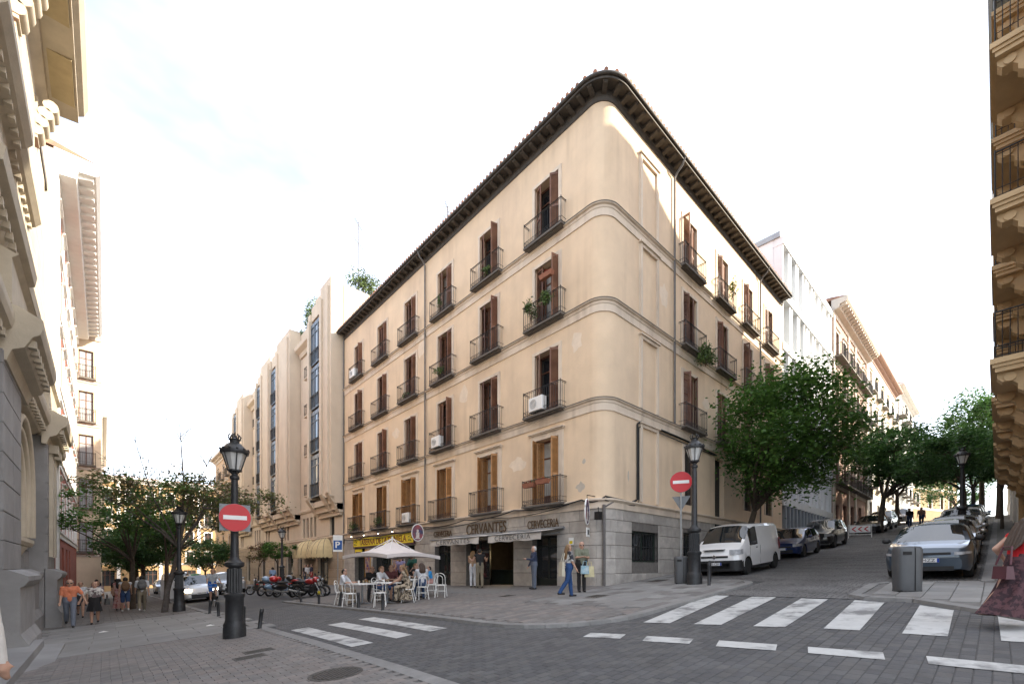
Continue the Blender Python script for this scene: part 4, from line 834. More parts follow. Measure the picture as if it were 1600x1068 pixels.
# ---------------------------------------------------------------- street furniture, signs, cafe
LGLASS=M('lantern_glass',(.62,.62,.60),.3,.1,4,spec=.6)
def lamp_meshes():
    p=MB()
    p.lathe([(.235,-.15),(.235,.2),(.225,.24),(.23,.3),(.2,.36),(.19,.4),(.185,.9),(.215,.95),(.215,1.0),(.17,1.03)],n=20)
    for k in range(14):   # fluted sleeve
        t=2*math.pi*k/14; p.tube([(.135*math.cos(t),.135*math.sin(t),1.02),(.125*math.cos(t),.125*math.sin(t),1.58)],.028,5)
    p.lathe([(.135,1.0),(.125,1.6),(.18,1.62),(.205,1.66),(.2,1.72),(.14,1.76),(.1,1.82),(.088,1.86),(.072,3.5),(.068,3.62),(.1,3.65),(.1,3.7),(.06,3.74),(.05,3.8)],n=18)
    l=MB(); n=6
    for k in range(n):
        t=2*math.pi*(k+.5)/n; a=(math.cos(t),math.sin(t)); l.tube([(.135*a[0],.135*a[1],3.84),(.265*a[0],.265*a[1],4.25)],.014,5); l.tube([(.05*a[0],.05*a[1],3.76),(.13*a[0],.13*a[1],3.84)],.014,5)
    l.lathe([(.15,3.82),(.15,3.855),(.12,3.855)],n=6); l.lathe([(.285,4.22),(.30,4.27),(.29,4.3),(.2,4.38),(.14,4.45),(.1,4.47),(.1,4.53),(.13,4.55),(.06,4.57),(.0001,4.6)],n=18)
    for k in range(12): t=2*math.pi*k/12; l.ball((.285*math.cos(t),.285*math.sin(t),4.31),.028,6,4)
    for k in range(6): t=2*math.pi*k/6; l.tube([(.1*math.cos(t),.1*math.sin(t),4.54),(.13*math.cos(t),.13*math.sin(t),4.62),(.09*math.cos(t),.09*math.sin(t),4.67)],.016,5)
    g=MB(); g.lathe([(.12,3.86),(.25,4.235)],n=6)
    return p.mesh('post',IRON2,35),l.mesh('lantern',IRON2,35),g.mesh('glass',LGLASS)
LM=lamp_meshes()
for (x,y,s,l) in ((-11.06,2.34,1,'tall black cast iron street lamp carrying a round no-entry sign'),(-10.88,14.64,1,'black cast iron street lamp between the street tree and the white taxi'),(.92,-2.86,1.04,'black cast iron street lamp beside the white van on the corner'),(-3.6,26.3,1,'slim dark street lamp behind the parked motorbikes'),(17.6,-8.35,1,'street lamp half hidden by leaves among the cars parked uphill')):
    e=empty('street_lamp',(x,y,G(x,y)+.05),label=l,cat='street lamp',group='cast iron street lamps'); e.scale=(s,s,s)
    p=link('post',LM[0],e); q=link('lantern',LM[1],e); link('glass',LM[2],q)
RED=M('sign_red',(.55,.008,.015),.4,.05,3); SWH=M('sign_white',(.82,.82,.80),.4,.05,3); SGREY=M('sign_grey',(.20,.21,.22),.5,.1,3,metal=.3); GALV=M('galvanised',(.36,.37,.37),.45,.12,5,metal=.6); BLUE=M('sign_blue',(.012,.08,.30),.4,.05,3)
def no_entry(loc,rz,r,label):
    e=empty('no_entry_sign',loc,rz,label,'sign',None)
    MB().lathe([(r,-.012),(r,.012)],n=36,axis='Y').build('disc',RED,e); MB().box(-r*.74,r*.74,-.017,-.0125,-r*.15,r*.15).build('bar',SWH,e)
    MB().lathe([(r+.006,-.004),(r+.006,.016)],n=36,axis='Y').build('rim',SGREY,e)
    return e
nx=R(-10); e=no_entry((-11.09,2.12,1.84),R(-6),.31,'round red no-entry sign strapped to the tall lamp post'); MB().box(-.3,.3,.02,.04,-.3,.3).build('backing_plate',SGREY,e)
MB().box(-.06,.06,.04,.14,-.2,-.15).box(-.06,.06,.04,.14,.15,.2).build('clamp',SGREY,e)
sx,sy=1.26,-2.23; gz=G(sx,sy)
p=empty('sign_post',(sx,sy,gz),label='galvanised post holding the round no-entry sign on the corner pavement',cat='post'); MB().tube([(0,0,0),(0,0,3.85)],.032,10).build('pole',GALV,p,smooth=40); MB().lathe([(.06,0),(.06,.08),(.034,.1)],n=12).build('collar',GALV,p)
no_entry((sx-.055,sy-.03,3.62),R(-62),.35,'round red no-entry sign on a galvanised pole in front of the peach wall')
mb=MB(); mb.vprism([(-.3,.2),(0,-.3),(.3,.2)],-.006,.006); o=mb.build('yield_sign',SGREY,None,(sx+.06,sy+.02,2.95),R(-70)); tag(o,'grey back of a triangular sign under the no-entry sign','sign')
# parking sign
x,y=-2.89,17.4; e=empty('parking_sign',(x,y,G(x,y)+.05),R(-25),'blue parking sign with white P on a thin pole before the deco block','sign'); MB().tube([(0,0,0),(0,0,3.35)],.03,8).build('pole',GALV,e); MB().box(-.27,.27,-.05,-.03,2.3,3.3).build('plate',SWH,e); MB().box(-.24,.24,-.058,-.051,2.42,2.98).build('panel',BLUE,e)
def text(body,w,h,mat,parent,loc,rz,ext=.02,name='lettering',tilt=0,bold=0,label=None,cat=None,sep=1.0):
    c=bpy.data.curves.new('t','FONT'); c.body=body; c.extrude=ext; c.align_x='CENTER'; c.offset=bold; c.space_character=sep
    to=bpy.data.objects.new('t',c); WS.collection.objects.link(to); WS.view_layers[0].update(); dg=WS.view_layers[0].depsgraph; me=bpy.data.meshes.new_from_object(to.evaluated_get(dg)); bpy.data.objects.remove(to); bpy.data.curves.remove(c)
    me.name=name; me.materials.clear(); me.materials.append(mat)
    n=len(me.vertices); a=np.empty(n*3,np.float32); me.vertices.foreach_get('co',a); a=a.reshape(-1,3)
    lo,hi=a.min(0),a.max(0); a[:,0]=(a[:,0]-(lo[0]+hi[0])/2)/(hi[0]-lo[0])*w; a[:,1]=(a[:,1]-(lo[1]+hi[1])/2)/(hi[1]-lo[1])*h
    b=np.stack([a[:,0],-a[:,2],a[:,1]],1).astype(np.float32); me.vertices.foreach_set('co',b.ravel()); me.update()
    o=link(name,me,parent,loc,rz)
    if tilt: o.rotation_euler.x=tilt
    if label: tag(o,label,cat)
    return o
text('P',.26,.38,SWH,e,(0,-.062,2.72),0,.003,'letter',bold=.02)
# bronze letters over the bar
BRZ=M('bronze_letters',(.075,.045,.02),.5,.25,6,metal=.2); GRYL=M('awning_print',(.13,.125,.12),.8,.1,5)
text('CERVANTES',2.95,.5,BRZ,None,(-.07,6.74,2.56),LEFT,.012,'shop_lettering',bold=.004,label='large bronze letters CERVANTES on the stone over the bar entrance',cat='lettering')
text('CERVECERIA',1.75,.34,BRZ,None,(-.06,3.03,2.5),LEFT,.01,'shop_lettering',bold=.004,label='bronze letters CERVECERIA over the right shop window near the corner',cat='lettering')
text('CERVECERIA',1.7,.30,BRZ,None,(-.06,10.35,2.5),LEFT,.01,'shop_lettering',bold=.004,label='bronze letters CERVECERIA left of the large name letters',cat='lettering')
# awnings
AWN=M('awning_canvas',(.56,.53,.49),.85,.1,3,.1,30,col2=(.45,.42,.39))
def awning(y0,y1,txt,label,tw):
    e=empty('awning',(0,(y0+y1)/2,0),LEFT,label,'awning'); w=(y1-y0)/2; mb=MB()
    n=10
    for k in range(n):
        a,b=-w+2*w*k/n,-w+2*w*(k+1)/n; sa=.03*math.sin(k*2.1)*0; 
        pts=lambda x:[(x,-.06,2.24),(x,-.5,2.19-.02*math.cos(x*3)),(x,-.95,2.12-.03*math.cos(x*3)),(x,-1.3,2.07)]
        P,Q=pts(a),pts(b)
        for i in range(3): mb.add([P[i],Q[i],Q[i+1],P[i+1]],[(0,1,2,3)]); mb.add([(x,y,z-.012) for x,y,z in (P[i],Q[i],Q[i+1],P[i+1])],[(3,2,1,0)])
    mb.build('canopy',AWN,e)
    mb=MB()
    for k in range(20):
        a,b=-w+2*w*k/20,-w+2*w*(k+1)/20; f=lambda x:-1.3-.025*math.sin(x*4.2); g=lambda x:1.76+.02*math.sin(x*6)
        mb.add([(a,f(a)+.03,2.07),(b,f(b)+.03,2.07),(b,f(b),g(b)),(a,f(a),g(a))],[(0,1,2,3)]); mb.add([(a,f(a)+.04,2.07),(b,f(b)+.04,2.07),(b,f(b)+.01,g(b)),(a,f(a)+.01,g(a))],[(3,2,1,0)])
    v=mb.build('valance',AWN,e,smooth=60)
    text(txt,tw,.2,GRYL,v,(0,-1.34,1.91),0,.004,'lettering',sep=1.15)
    MB().tube([(-w-.05,-.06,2.27),(w+.05,-.06,2.27)],.06,10).build('roller',SGREY,e); MB().tube([(-w,-1.3,2.06),(w,-1.3,2.06)],.022,8).build('front_bar',SGREY,e)
    for x in (-w+.15,w-.15): MB().tube([(x,-.06,2.1),(x+.25*(1 if x<0 else -1),-.7,1.98),(x,-1.28,2.05)],.02,6).build('arm',SGREY,e)
awning(5.67,9.6,'CERVANTES','cream canvas awning with letters CERVANTES on its valance','3' and 2.7); awning(1.94,5.06,'CERVECERIA','cream canvas awning with letters CERVECERIA on its valance',2.1)
# yellow tavern sign
YS=M('sign_yellow',(.72,.56,.02),.5,.08,4); YSD=M('sign_plum',(.06,.012,.03),.5,.1,4)
e=empty('tavern_sign',(-.09,17.5,2.46),LEFT,'long yellow tavern sign with dark red letters and plum border','sign')
MB().box(-4.28,4.28,-.02,.06,-.37,.37).build('board',YSD,e); MB().box(-4.2,4.2,-.028,-.0205,-.29,.29).build('panel',YS,e)
text('TABERNA DE LA DANIELA',6.6,.4,M('letter_red',(.16,.012,.01),.5,.1,4),e,(0.1,-.034,0),0,.004,'lettering',bold=.01)
for s in (-1,1):
    mb=MB()
    for k in range(5): mb.tube([(s*3.85+.12*math.cos(k*1.256),-.035,.12*math.sin(k*1.256)),(s*3.85+.22*math.cos(k*1.256+.3),-.035,.22*math.sin(k*1.256+.3))],.03,5)
    mb.build('flourish',M('letter_green',(.02,.10,.03),.5,.1,4),e)
BULB=M('lit_bulb',(1,.86,.62),.5,0,1,emit=9)
for y in (20.9,18.9,16.8,14.9,12.35):
    e=empty('sign_lamp',(-.1,y,3.0),label={20.9:'leftmost small spotlight over the yellow tavern sign',18.9:'second small spotlight from the left over the yellow sign',16.8:'third small spotlight from the left over the yellow sign',14.9:'fourth small spotlight over the yellow sign beside the medallion',12.35:'lit bulb above the oval medallion sign'}[y],cat='spotlight',group='spotlights of the tavern sign')
    MB().tube([(0,0,0),(-.35,0,.05),(-.5,0,-.04)],.014,6).build('arm',IRON,e); MB().lathe([(.03,.07),(.06,0),(.07,-.06)],(-.5,0,-.08),10).build('shade',IRON,e); MB().ball((-.5,0,-.14),.035).build('bulb',BULB,e)
# oval medallions
MED=M('medallion_blue',(.03,.03,.09),.5,.6,7,col2=(.35,.06,.05)); MEDW=M('medallion_figure',(.5,.44,.4),.5,.3,8)
for (x,y,z,rz,sw,l) in ((-.62,11.95,2.62,R(-20),1,'oval painted medallion sign hanging between the two taverns'),(-.45,.45,2.72,R(25),1,'oval painted medallion sign hanging by the rounded corner')):
    e=empty('medallion_sign',(x,y,z),rz,l,'sign'); mb=MB(); mb.tube([(.315*math.cos(t),0,.457*math.sin(t)) for t in [2*math.pi*k/28 for k in range(29)]],.03,6,False); mb.build('rim',WHITE,e)
    mb=MB(); mb.lathe([(.30,-.02),(.30,.02)],n=28,axis='Y').xf(Matrix.Scale(1.45,4,(0,0,1))); mb.build('panel',MED,e)
    MB().box(-.09,.09,-.026,-.0205,-.3,.02).ball((0,-.015,.1),(.07,.012,.09)).box(-.14,.14,-.025,-.0205,-.34,-.28).build('figure',MEDW,e); d=Vector((0,y,0))-Vector((x,y,0)); MB().tube([(0,0,.48),(0,0,.6)],.012,6).build('hanger',IRON,e)
    o=MB().tube([(0,0,0),(-x+.02,0,.0)],.015,6).build('bracket',IRON,e,(0,0,.6)); o.rotation_euler.z=-rz
e=empty('wall_lantern',(-.32,.05,2.55),label='black box lantern on a bracket beside the corner medallion',cat='lantern'); MB().box(-.1,.1,-.1,.1,-.14,.14).build('housing',IRON,e); MB().tube([(0,0,.14),(0,0,.3),(.45,.35,.35)],.016,6).build('arm',IRON,e)
o=MB().box(-.2,.2,-.015,.015,-.16,.16).build('street_plaque',SWH,None,(-.44,.42,1.98),R(25)); tag(o,'small white plaque hanging under the corner medallion','plaque')
MB().box(-.13,.13,-.018,-.0155,-.09,.09).build('plaque_print',GRYL,o)
o=MB().box(-.12,.12,-.015,.0,-.14,.14).build('notice_plate',SWH,None,(-.02,1.55,1.72),LEFT); tag(o,'small white and yellow notice plate on the stone pier right of the awning','notice'); MB().box(-.08,.08,-.018,-.0155,-.1,.02).build('notice_print',YS,o)
# tiled panels beside the tavern windows
for (y,l) in ((15.7,'tall ochre and purple tiled panel right of the dark tavern window'),(19.55,'tall purple tiled panel with white figure left of the tavern window')):
    e=empty('tiled_panel',(-.03,y,.85),LEFT,l,'tile panel'); w=.42
    MB().box(-w,w,-.01,.02,-1.1,1.1).build('border',M('tile_ochre',(.45,.24,.04),.3,.3,9),e)
    for i in range(3):
        for j in range(9): MB().box(-w*.8+i*w*.54,-w*.8+(i+1)*w*.54-.012,-.02,-.011,-.98+j*.218,-.98+(j+1)*.218-.012).build('tile',M('tile_%d'%((i*j+i+j)%3),[(.10,.05,.16),(.30,.12,.08),(.16,.09,.20)][(i*j+i+j)%3],.25,.5,7,col2=(.45,.36,.25)),e)
o=MB().box(-.55,.55,-.03,.02,-.24,.24).build('shop_board',YS,None,(-.04,21.0,1.75),LEFT); tag(o,'orange yellow board under the left end of the tavern sign','board'); MB().box(-.4,.4,-.036,-.0305,-.06,.06).build('board_print',YSD,o)
# shell awnings of the deco block
SH=M('shell_canvas',(.56,.45,.25),.85,.08,4)
for (y,w,l) in ((27.3,1.6,'cream shell awning with scalloped edge nearest the parking sign'),(31.0,1.5,'cream shell awning further along the deco block')):
    e=empty('shell_awning',(0,y,0),LEFT,l,'awning'); mb=MB(); n,m=16,6; g=lambda i,j:(math.cos(math.pi*i/n)*w*(1 if j else 1)*math.sin(math.pi/2*min(1,(j+2)/(m+1))) if False else -w*math.cos(math.pi*i/n)*math.sin(math.pi/2*(j+.6)/(m+.6)),-.1-1.35*math.sin(math.pi*i/n)**.7*math.sin(math.pi/2*j/m),1.75+1.35*math.cos(math.pi/2*(j)/m))
    P=[[g(i,j) for j in range(m+1)] for i in range(n+1)]
    for i in range(n):
        for j in range(m): mb.add([P[i][j],P[i+1][j],P[i+1][j+1],P[i][j+1]],[(0,1,2,3)])
    for i in range(n): a,b=P[i][m],P[i+1][m]; c=((a[0]+b[0])/2,(a[1]+b[1])/2,a[2]-.3); mb.add([a,b,(b[0],b[1],b[2]-.2),c,(a[0],a[1],a[2]-.2)],[(0,1,2,3,4)])
    mb.build('canopy',SH,e); rb=MB()
    for i in range(0,n+1,2): rb.tube(P[i],.018,4)
    rb.build('rib',SLAB,e)
# bollards
def bollard_mesh(h):
    return MB().lathe([(.055,-.1),(.055,.02),(.047,.03),(.047,h-.1),(.052,h-.09),(.052,h-.075),(.047,h-.06),(.047,h-.015),(.035,h)],n=14).mesh('bollard',IRON2,40)
BM=bollard_mesh(.52); BM2=bollard_mesh(.72)
where=[(-7.0,3.15,0,'nearest the zebra stripes on the cafe kerb'),(-7.0,4.93,0,'second on the cafe kerb, in front of an empty chair'),(-7.0,6.56,.12,'leaning, left of the cafe tables on the kerb'),(-7.0,8.66,0,'with a yellow cap between motorbikes and cafe'),(-7.0,10.8,-.22,'tilted beside the front motorbike wheel'),(-10.32,3.34,.1,'nearest the zebra on the church side kerb'),(-10.33,5.07,0,'just right of the tall lamp post'),(-10.3,5.55,0,'close beside another one right of the tall lamp post'),(-10.3,9.08,-.05,'left of the tall lamp post on the kerb'),(-10.3,10.93,.05,'farthest along the church side kerb near the taxi')]
for x,y,t,l in where:
    o=link('bollard',BM,None,(x,y,G(x,y)+.05)); o.rotation_euler=(t*.5,t,0); tag(o,'short black bollard '+l,'bollard','short iron bollards along the kerbs')
    if 'yellow' in l: MB().lathe([(.05,.4),(.05,.5),(.02,.525)],n=12).build('cap',YS,o)
for x,y,l in ((.62,-3.47,'nearest of two taller bollards in front of the white van'),(1.75,-3.0,'rear of two taller bollards beside the lamp before the van')):
    o=link('bollard',BM2,None,(x,y,G(x,y)+.03)); tag(o,l,'bollard','tall bollards by the van')
# litter bins
BING=M('bin_grey',(.075,.077,.08),.45,.1,4,.05,60)
def bin_(loc,s,label):
    e=empty('litter_bin',loc,R(-55),label,'bin'); e.scale=(s,s,s); a,b=.24,.19
    def rr(k,f): 
        t=2*math.pi*k/28; c,s_=math.cos(t),math.sin(t); return (a*f*math.copysign(abs(c)**.55,c),b*f*math.copysign(abs(s_)**.55,s_))
    mb=MB(); rings=[(0,.93),(.03,.97),(.3,1.0),(.75,1.03),(.9,1.02),(.955,.97),(.98,.86),(.99,.6),(.99,.001)]
    V=[(rr(k,f)[0],rr(k,f)[1],z) for z,f in rings for k in range(28)]; F=[(i*28+j,i*28+(j+1)%28,(i+1)*28+(j+1)%28,(i+1)*28+j) for i in range(len(rings)-1) for j in range(28)]
    mb.add(V,F); mb.build('body',BING,e,smooth=50); MB().box(-.17,-.02,-.207,-.15,.80,.87).build('slot',DARK,e); MB().box(.045,.055,-.203,-.15,.02,.95).build('seam',DARK,e); MB().box(-.2,.2,-.16,.16,-.06,.02).build('foot',DARK,e)
bin_((-.09,-8.18,G(-.09,-8.18)+.05),1.0,'grey rounded litter bin standing before the grey parked car'); bin_((1.05,-2.35,G(1.05,-2.35)+.05),.92,'dark litter bin tucked between lamp post and stone wall')
# chevron barrier uphill
x,y=27.5,-2.7; e=empty('chevron_barrier',(x,y,G(x,y)),R(-70),'low white barrier with red chevrons at the roadworks uphill','barrier'); mb=MB(); mb.tube([(-.68,0,0),(-.68,0,.95),(.68,0,.95),(.68,0,0)],.03,6); mb.tube([(-.68,0,.25),(.68,0,.25)],.025,6); mb.build('frame',WHITE,e); MB().box(-.62,.62,-.03,.0,.4,.9).build('board',SWH,e)
for k in (-1,0,1): MB().vprism([(k*.36-.14,.65),(k*.36+.06,.82),(k*.36+.16,.82),(k*.36-.04,.65),(k*.36+.16,.48),(k*.36+.06,.48)],-.04,-.031).build('chevron',RED,e)
# cafe: parasol, tables, chairs
PARC=M('parasol_canvas',(.66,.61,.59),.8,.06,3,.1,25)
x,y=-4.9,6.6; e=empty('parasol',(x,y,G(x,y)+.05),R(12),'large off-white square parasol over the cafe tables','parasol'); S=1.32
mb=MB(); n=8
zt,ze=2.28,1.68
def pp(u,v): # u,v in -1..1
    m=max(abs(u),abs(v)); sag=.10*math.sin(math.pi*m)*(1-abs(abs(u)-abs(v)))
    ed=.10*(1-(min(abs(u),abs(v))/max(m,1e-6))**2)*m**3
    return (u*S,v*S,zt+(ze-zt)*m-sag+ed)
for i in range(n*2):
    for j in range(n*2):
        q=[pp(-1+i/n,-1+j/n),pp(-1+(i+1)/n,-1+j/n),pp(-1+(i+1)/n,-1+(j+1)/n),pp(-1+i/n,-1+(j+1)/n)]; mb.add(q,[(0,1,2,3)]); mb.add([(a,b,c-.01) for a,b,c in q],[(3,2,1,0)])
c_=mb.build('canopy',PARC,e,smooth=25)
mb=MB()
for s in range(4):
    for i in range(n*2):
        t0,t1=-1+i/n,-1+(i+1)/n; f={0:lambda t:(t,-1),1:lambda t:(1,t),2:lambda t:(-t,1),3:lambda t:(-1,-t)}[s]; a,b=pp(*f(t0)),pp(*f(t1)); mb.add([a,b,(b[0],b[1],b[2]-.13),(a[0],a[1],a[2]-.13)],[(0,1,2,3)])
mb.build('valance',PARC,e); MB().tube([(0,0,0),(0,0,2.45)],.024,10).build('pole',WHITE,e); MB().lathe([(.3,0),(.3,.06),(.05,.1),(.04,.3)],n=20).build('base',SGREY,e)
rb=MB()
for a,b in ((-1,-1),(1,-1),(1,1),(-1,1),(0,-1),(0,1),(1,0),(-1,0)): q=pp(a,b); rb.tube([(0,0,2.38),(q[0]*.5,q[1]*.5,pp(a*.5,b*.5)[2]-.03),(q[0],q[1],q[2]-.03)],.012,5)
rb.build('rib',WHITE,e)
for x,y,l in ((-6.35,6.1,'white square cafe table nearest the left end of the terrace'),(-5.95,4.95,'white square cafe table in the middle of the terrace'),(-4.75,5.3,'white square cafe table at the rear right of the terrace')):
    e=empty('cafe_table',(x,y,G(x,y)+.05),R(8),l,'table','white cafe tables'); MB().fbox(-.36,.36,-.02,.02,-.36,.36,.008).xf(Matrix.Translation((0,0,.73))@Matrix.Rotation(R(-90),4,'X')).build('tabletop',WHITE,e)
    MB().tube([(0,0,.02),(0,0,.71)],.03,8).build('column',SGREY,e); mb=MB()
    for k in range(4): t=math.pi/4+k*math.pi/2; mb.tube([(0,0,.06),(.3*math.cos(t),.3*math.sin(t),.015)],.02,6)
    mb.build('foot',SGREY,e)
    for k,(dx,dy) in enumerate(((.1,.12),(-.15,-.05),(.2,-.15))):
        g=MB().lathe([(.028,0),(.034,.11),(.03,.11),(.026,.01)],n=10).build('drinking_glass',M('glass_drink',(.5,.42,.3),.1,.2,4,trans=.5) if k!=1 else WHITE,None,(x+dx,y+dy,G(x,y)+.05+.75)); tag(g,('drinking glass on the ','white cup on the ','short glass on the ')[k]+l[13:],'glass')
def chair_meshes():
    s=MB(); s.lathe([(.0001,.44),(.19,.44),(.205,.455),(.19,.475),(.0001,.475)],n=20)
    legs=[]
    for sx_ in (-1,1): legs.append(MB().tube([(sx_*.14,.15,.45),(sx_*.165,.19,.22),(sx_*.18,.21,.0)],.013,7).mesh('leg',WHITE,50))
    for sx_ in (-1,1): legs.append(MB().tube([(sx_*.15,-.13,.45),(sx_*.175,-.19,.2),(sx_*.185,-.23,0)],.013,7).mesh('leg',WHITE,50))
    b=MB(); out=[(-.18,-.15,.45)]+[(-.19+.0*k,-.18-.03*k/3,.45+.1*k) for k in range(1,4)]+[(.19*math.cos(t)*-1,-.22-.03*math.sin(t),.74+.16*math.sin(t)) for t in [math.pi*k/10 for k in range(11)]]+[(.19,-.18-.03*k/3,.45+.1*k) for k in (3,2,1)]+[(.18,-.15,.45)]
    b.tube(out,.013,7); b.tube([(-.09,-.16,.46)]+[(-.1*math.cos(t),-.22-.02*math.sin(t),.7+.11*math.sin(t)) for t in [math.pi*k/8 for k in range(9)]]+[(.09,-.16,.46)],.010,6)
    r=MB(); r.tube([(.165*math.cos(t),.165*math.sin(t),.24) for t in [2*math.pi*k/16 for k in range(17)]],.009,5,False)
    return s.mesh('seat',WHITE,40),legs,b.mesh('backrest',WHITE,50),r.mesh('stretcher',WHITE,50)
CHM=chair_meshes()
CHAIRS=[(-6.75,6.95,-130,'leftmost on the terrace, under the person in the white shirt'),(-6.95,5.75,-43,'empty, left of the middle bollard, back to the road'),(-5.75,5.95,-150,'under the woman in white at the left table'),(-6.55,4.25,-30,'empty, front centre of the terrace, back to the road'),(-5.45,4.35,50,'under the person in the leopard dress'),(-4.75,4.6,-15,'under the person with pale grey back'),(-4.1,4.35,-45,'empty, front right of the terrace'),(-3.95,5.3,75,'rightmost of the terrace, turned sideways'),(-5.6,6.9,160,'rear left under the parasol edge'),(-4.35,5.9,-150,'behind the right table under the woman in black'),(-5.2,6.1,150,'between the tables in the shade of the parasol')]
for x,y,a,l in CHAIRS:
    e=empty('cafe_chair',(x,y,G(x,y)+.05),R(a),'white loop-back cafe chair '+l,'chair','white cafe chairs on the terrace')
    link('seat',CHM[0],e); [link('leg',q,e) for q in CHM[1]]; link('backrest',CHM[2],e); link('stretcher',CHM[3],e)
# air conditioners and balcony plants
for (x,y,z,rz,l) in ((-.3,10.5,7.05,LEFT,'white air conditioner on the third floor balcony of the middle column'),(-.3,3.1,7.05,LEFT,'white air conditioner on a balcony near the rounded corner'),(-.28,21.3,14.15,LEFT,'white air conditioner on the top left balcony'),(-.3,13.7,3.32,LEFT,'grey white air conditioner on the first floor balcony above the medallion')):
    e=empty('air_conditioner',(x,y,z),rz,l,'air conditioner'); MB().fbox(-.38,.38,-.14,.14,0,.56,.02).build('casing',WHITE,e); mb=MB()
    for k in range(1,5): mb.tube([(-.1+.045*k*math.cos(t),-.15,.28+.045*k*math.sin(t)) for t in [2*math.pi*j/14 for j in range(15)]],.006,4,False)
    mb.build('fan_grille',SGREY,e)
plant('balcony_plant',(-.42,3.35,11.15),(.3,.28,.45),500,.09,'bushy green plant spilling over the second balcony left of the corner')
plant('balcony_plant',(-.4,2.5,11.35),(.28,.35,.35),500,.09,'round green plant on the right of the same second floor balcony')
plant('balcony_plant',(-.4,10.2,10.95),(.22,.4,.28),260,.09,'light green plant on the middle second floor balcony')
plant('balcony_plant',(-.35,13.9,10.8),(.2,.4,.18),220,.08,'low green planting on the second floor balcony left of the drainpipe')
plant('balcony_plant',(-.35,6.4,14.3),(.18,.4,.2),200,.08,'small green plant on the top floor balcony second from the corner')
plant('balcony_plant',(-.3,17.4,3.65),(.25,.45,.4),420,.1,'dense green plants on the first floor balcony above the yellow sign')
plant('balcony_plant',(-.3,21.2,3.6),(.25,.45,.4),420,.1,'dark green plants on the leftmost first floor balcony')
plant('balcony_plant',(-.35,10.2,14.7),(.12,.3,.4),200,.08,'thin green climbing plant on a top floor railing by the drainpipe')
plant('hanging_bush',(6.9,-.55,10.35),(.55,.4,.5),1300,.10,'big dark green bush hanging under the first balcony uphill')
plant('climbing_plant',(10.1,-.5,14.8),(.35,.15,.8),160,.12,'sparse yellow green climber on the sunlit top balcony uphill',col=[M('yellow_leaf',(.30,.30,.03),.6,.3,8),LEAF2])
for (y,z,l) in ((3.3,3.95,'red flower box on the left of the first floor balcony by the corner'),(2.55,4.0,'red flower box on the right of the first floor balcony by the corner'),(2.35,12.0,'terracotta trough on the second floor railing by the corner')):
    e=empty('flower_box',(-.56,y,z),LEFT,l,'flower box'); MB().hexa([(-.28,-.08,0),(.28,-.08,0),(.28,.08,0),(-.28,.08,0)],[(-.33,-.11,.17),(.33,-.11,.17),(.33,.11,.17),(-.33,.11,.17)]).build('trough',TERRA,e); mb=MB(); leaves(mb,(0,0,.22),(.3,.12,.08),60,.07,random.Random(4)); mb.build('flowers',[LEAFG,M('red_petal',(.45,.02,.02),.6,.2,9)],e)
# litter
for (x,y,l) in ((-13.3,8.6,'scrap of white paper on the flagstones before the walking couple'),(-11.0,5.9,'white paper scrap on the flagstones left of the tall lamp')):
    mb=MB(); mb.add([(-.12,-.05,0),(.1,-.06,.015),(.13,.04,.0),(0,.07,.03),(-.1,.05,.005)],[(0,1,2,3,4)]); o=mb.build('paper_scrap',WHITE,None,(x,y,G(x,y)+.056)); tag(o,l,'paper')
# ---------------------------------------------------------------- vehicles
TYRE=M('tyre_rubber',(.018,.018,.018),.8,.2,8); RIM=M('alloy_rim',(.38,.38,.39),.35,.1,5,metal=.8); BLKP=M('black_plastic',(.02,.02,.021),.55,.15,6,.1,60); CHRM=M('chrome',(.6,.6,.6),.12,.05,4,metal=1)
HLG=M('headlamp_glass',(.45,.46,.48),.08,.35,9,spec=.9); TLG=M('tail_lamp',(.30,.01,.01),.15,.1,5,spec=.8); CGL=M('car_glass',(.015,.018,.02),.03,.1,2,spec=1.0); PLW=M('plate_white',(.7,.7,.7),.5,.05,4); PLB=M('plate_blue',(.01,.05,.35),.5,.05,4); AMB=M('indicator_amber',(.6,.2,.02),.3,.1,4)
HLON=M('headlamp_lit',(1,.93,.75),.3,0,1,emit=6); INDON=M('indicator_lit',(1,.5,.1),.3,0,1,emit=4)
def paint(name,c,rough=.28,metal=.2): return M('paint_'+name,c,rough,.03,2,metal=metal,coat=.9)
def wheel_meshes(r,w):
    t=MB(); t.lathe([(r*.62,-w/2),(r*.9,-w/2),(r*.98,-w/2+.03),(r,-w/4),(r,w/4),(r*.98,w/2-.03),(r*.9,w/2),(r*.62,w/2)],n=24,axis='Y')
    m=MB(); m.lathe([(r*.64,-w*.5+.004),(r*.6,-w*.5+.01),(r*.57,-w*.3),(.0001,-w*.3)],n=24,axis='Y')
    for k in range(7):
        t_=2*math.pi*k/7; c,s_=math.cos(t_),math.sin(t_); p=lambda a,b,y:(a*c-b*s_,y,a*s_+b*c); h1,h2=.035,.025; y0,y1=-w*.46,-w*.3
        m.hexa([p(.03,-h1,y0),p(r*.6,-h2,y0),p(r*.6,-h2,y1),p(.03,-h1,y1)],[p(.03,h1,y0),p(r*.6,h2,y0),p(r*.6,h2,y1),p(.03,h1,y1)])
    m.lathe([(.06,-w*.3),(.055,-w*.48),(.0001,-w*.48)],n=12,axis='Y')
    return t.mesh('wheel',TYRE,40),m.mesh('rim',RIM,30)
def interp(T,x):
    if x<=T[0][0]: return T[0][1]
    for (a,b),(c,d) in zip(T,T[1:]):
        if x<=c:
            t=(x-a)/(c-a); return b+(d-b)*t
    return T[-1][1]
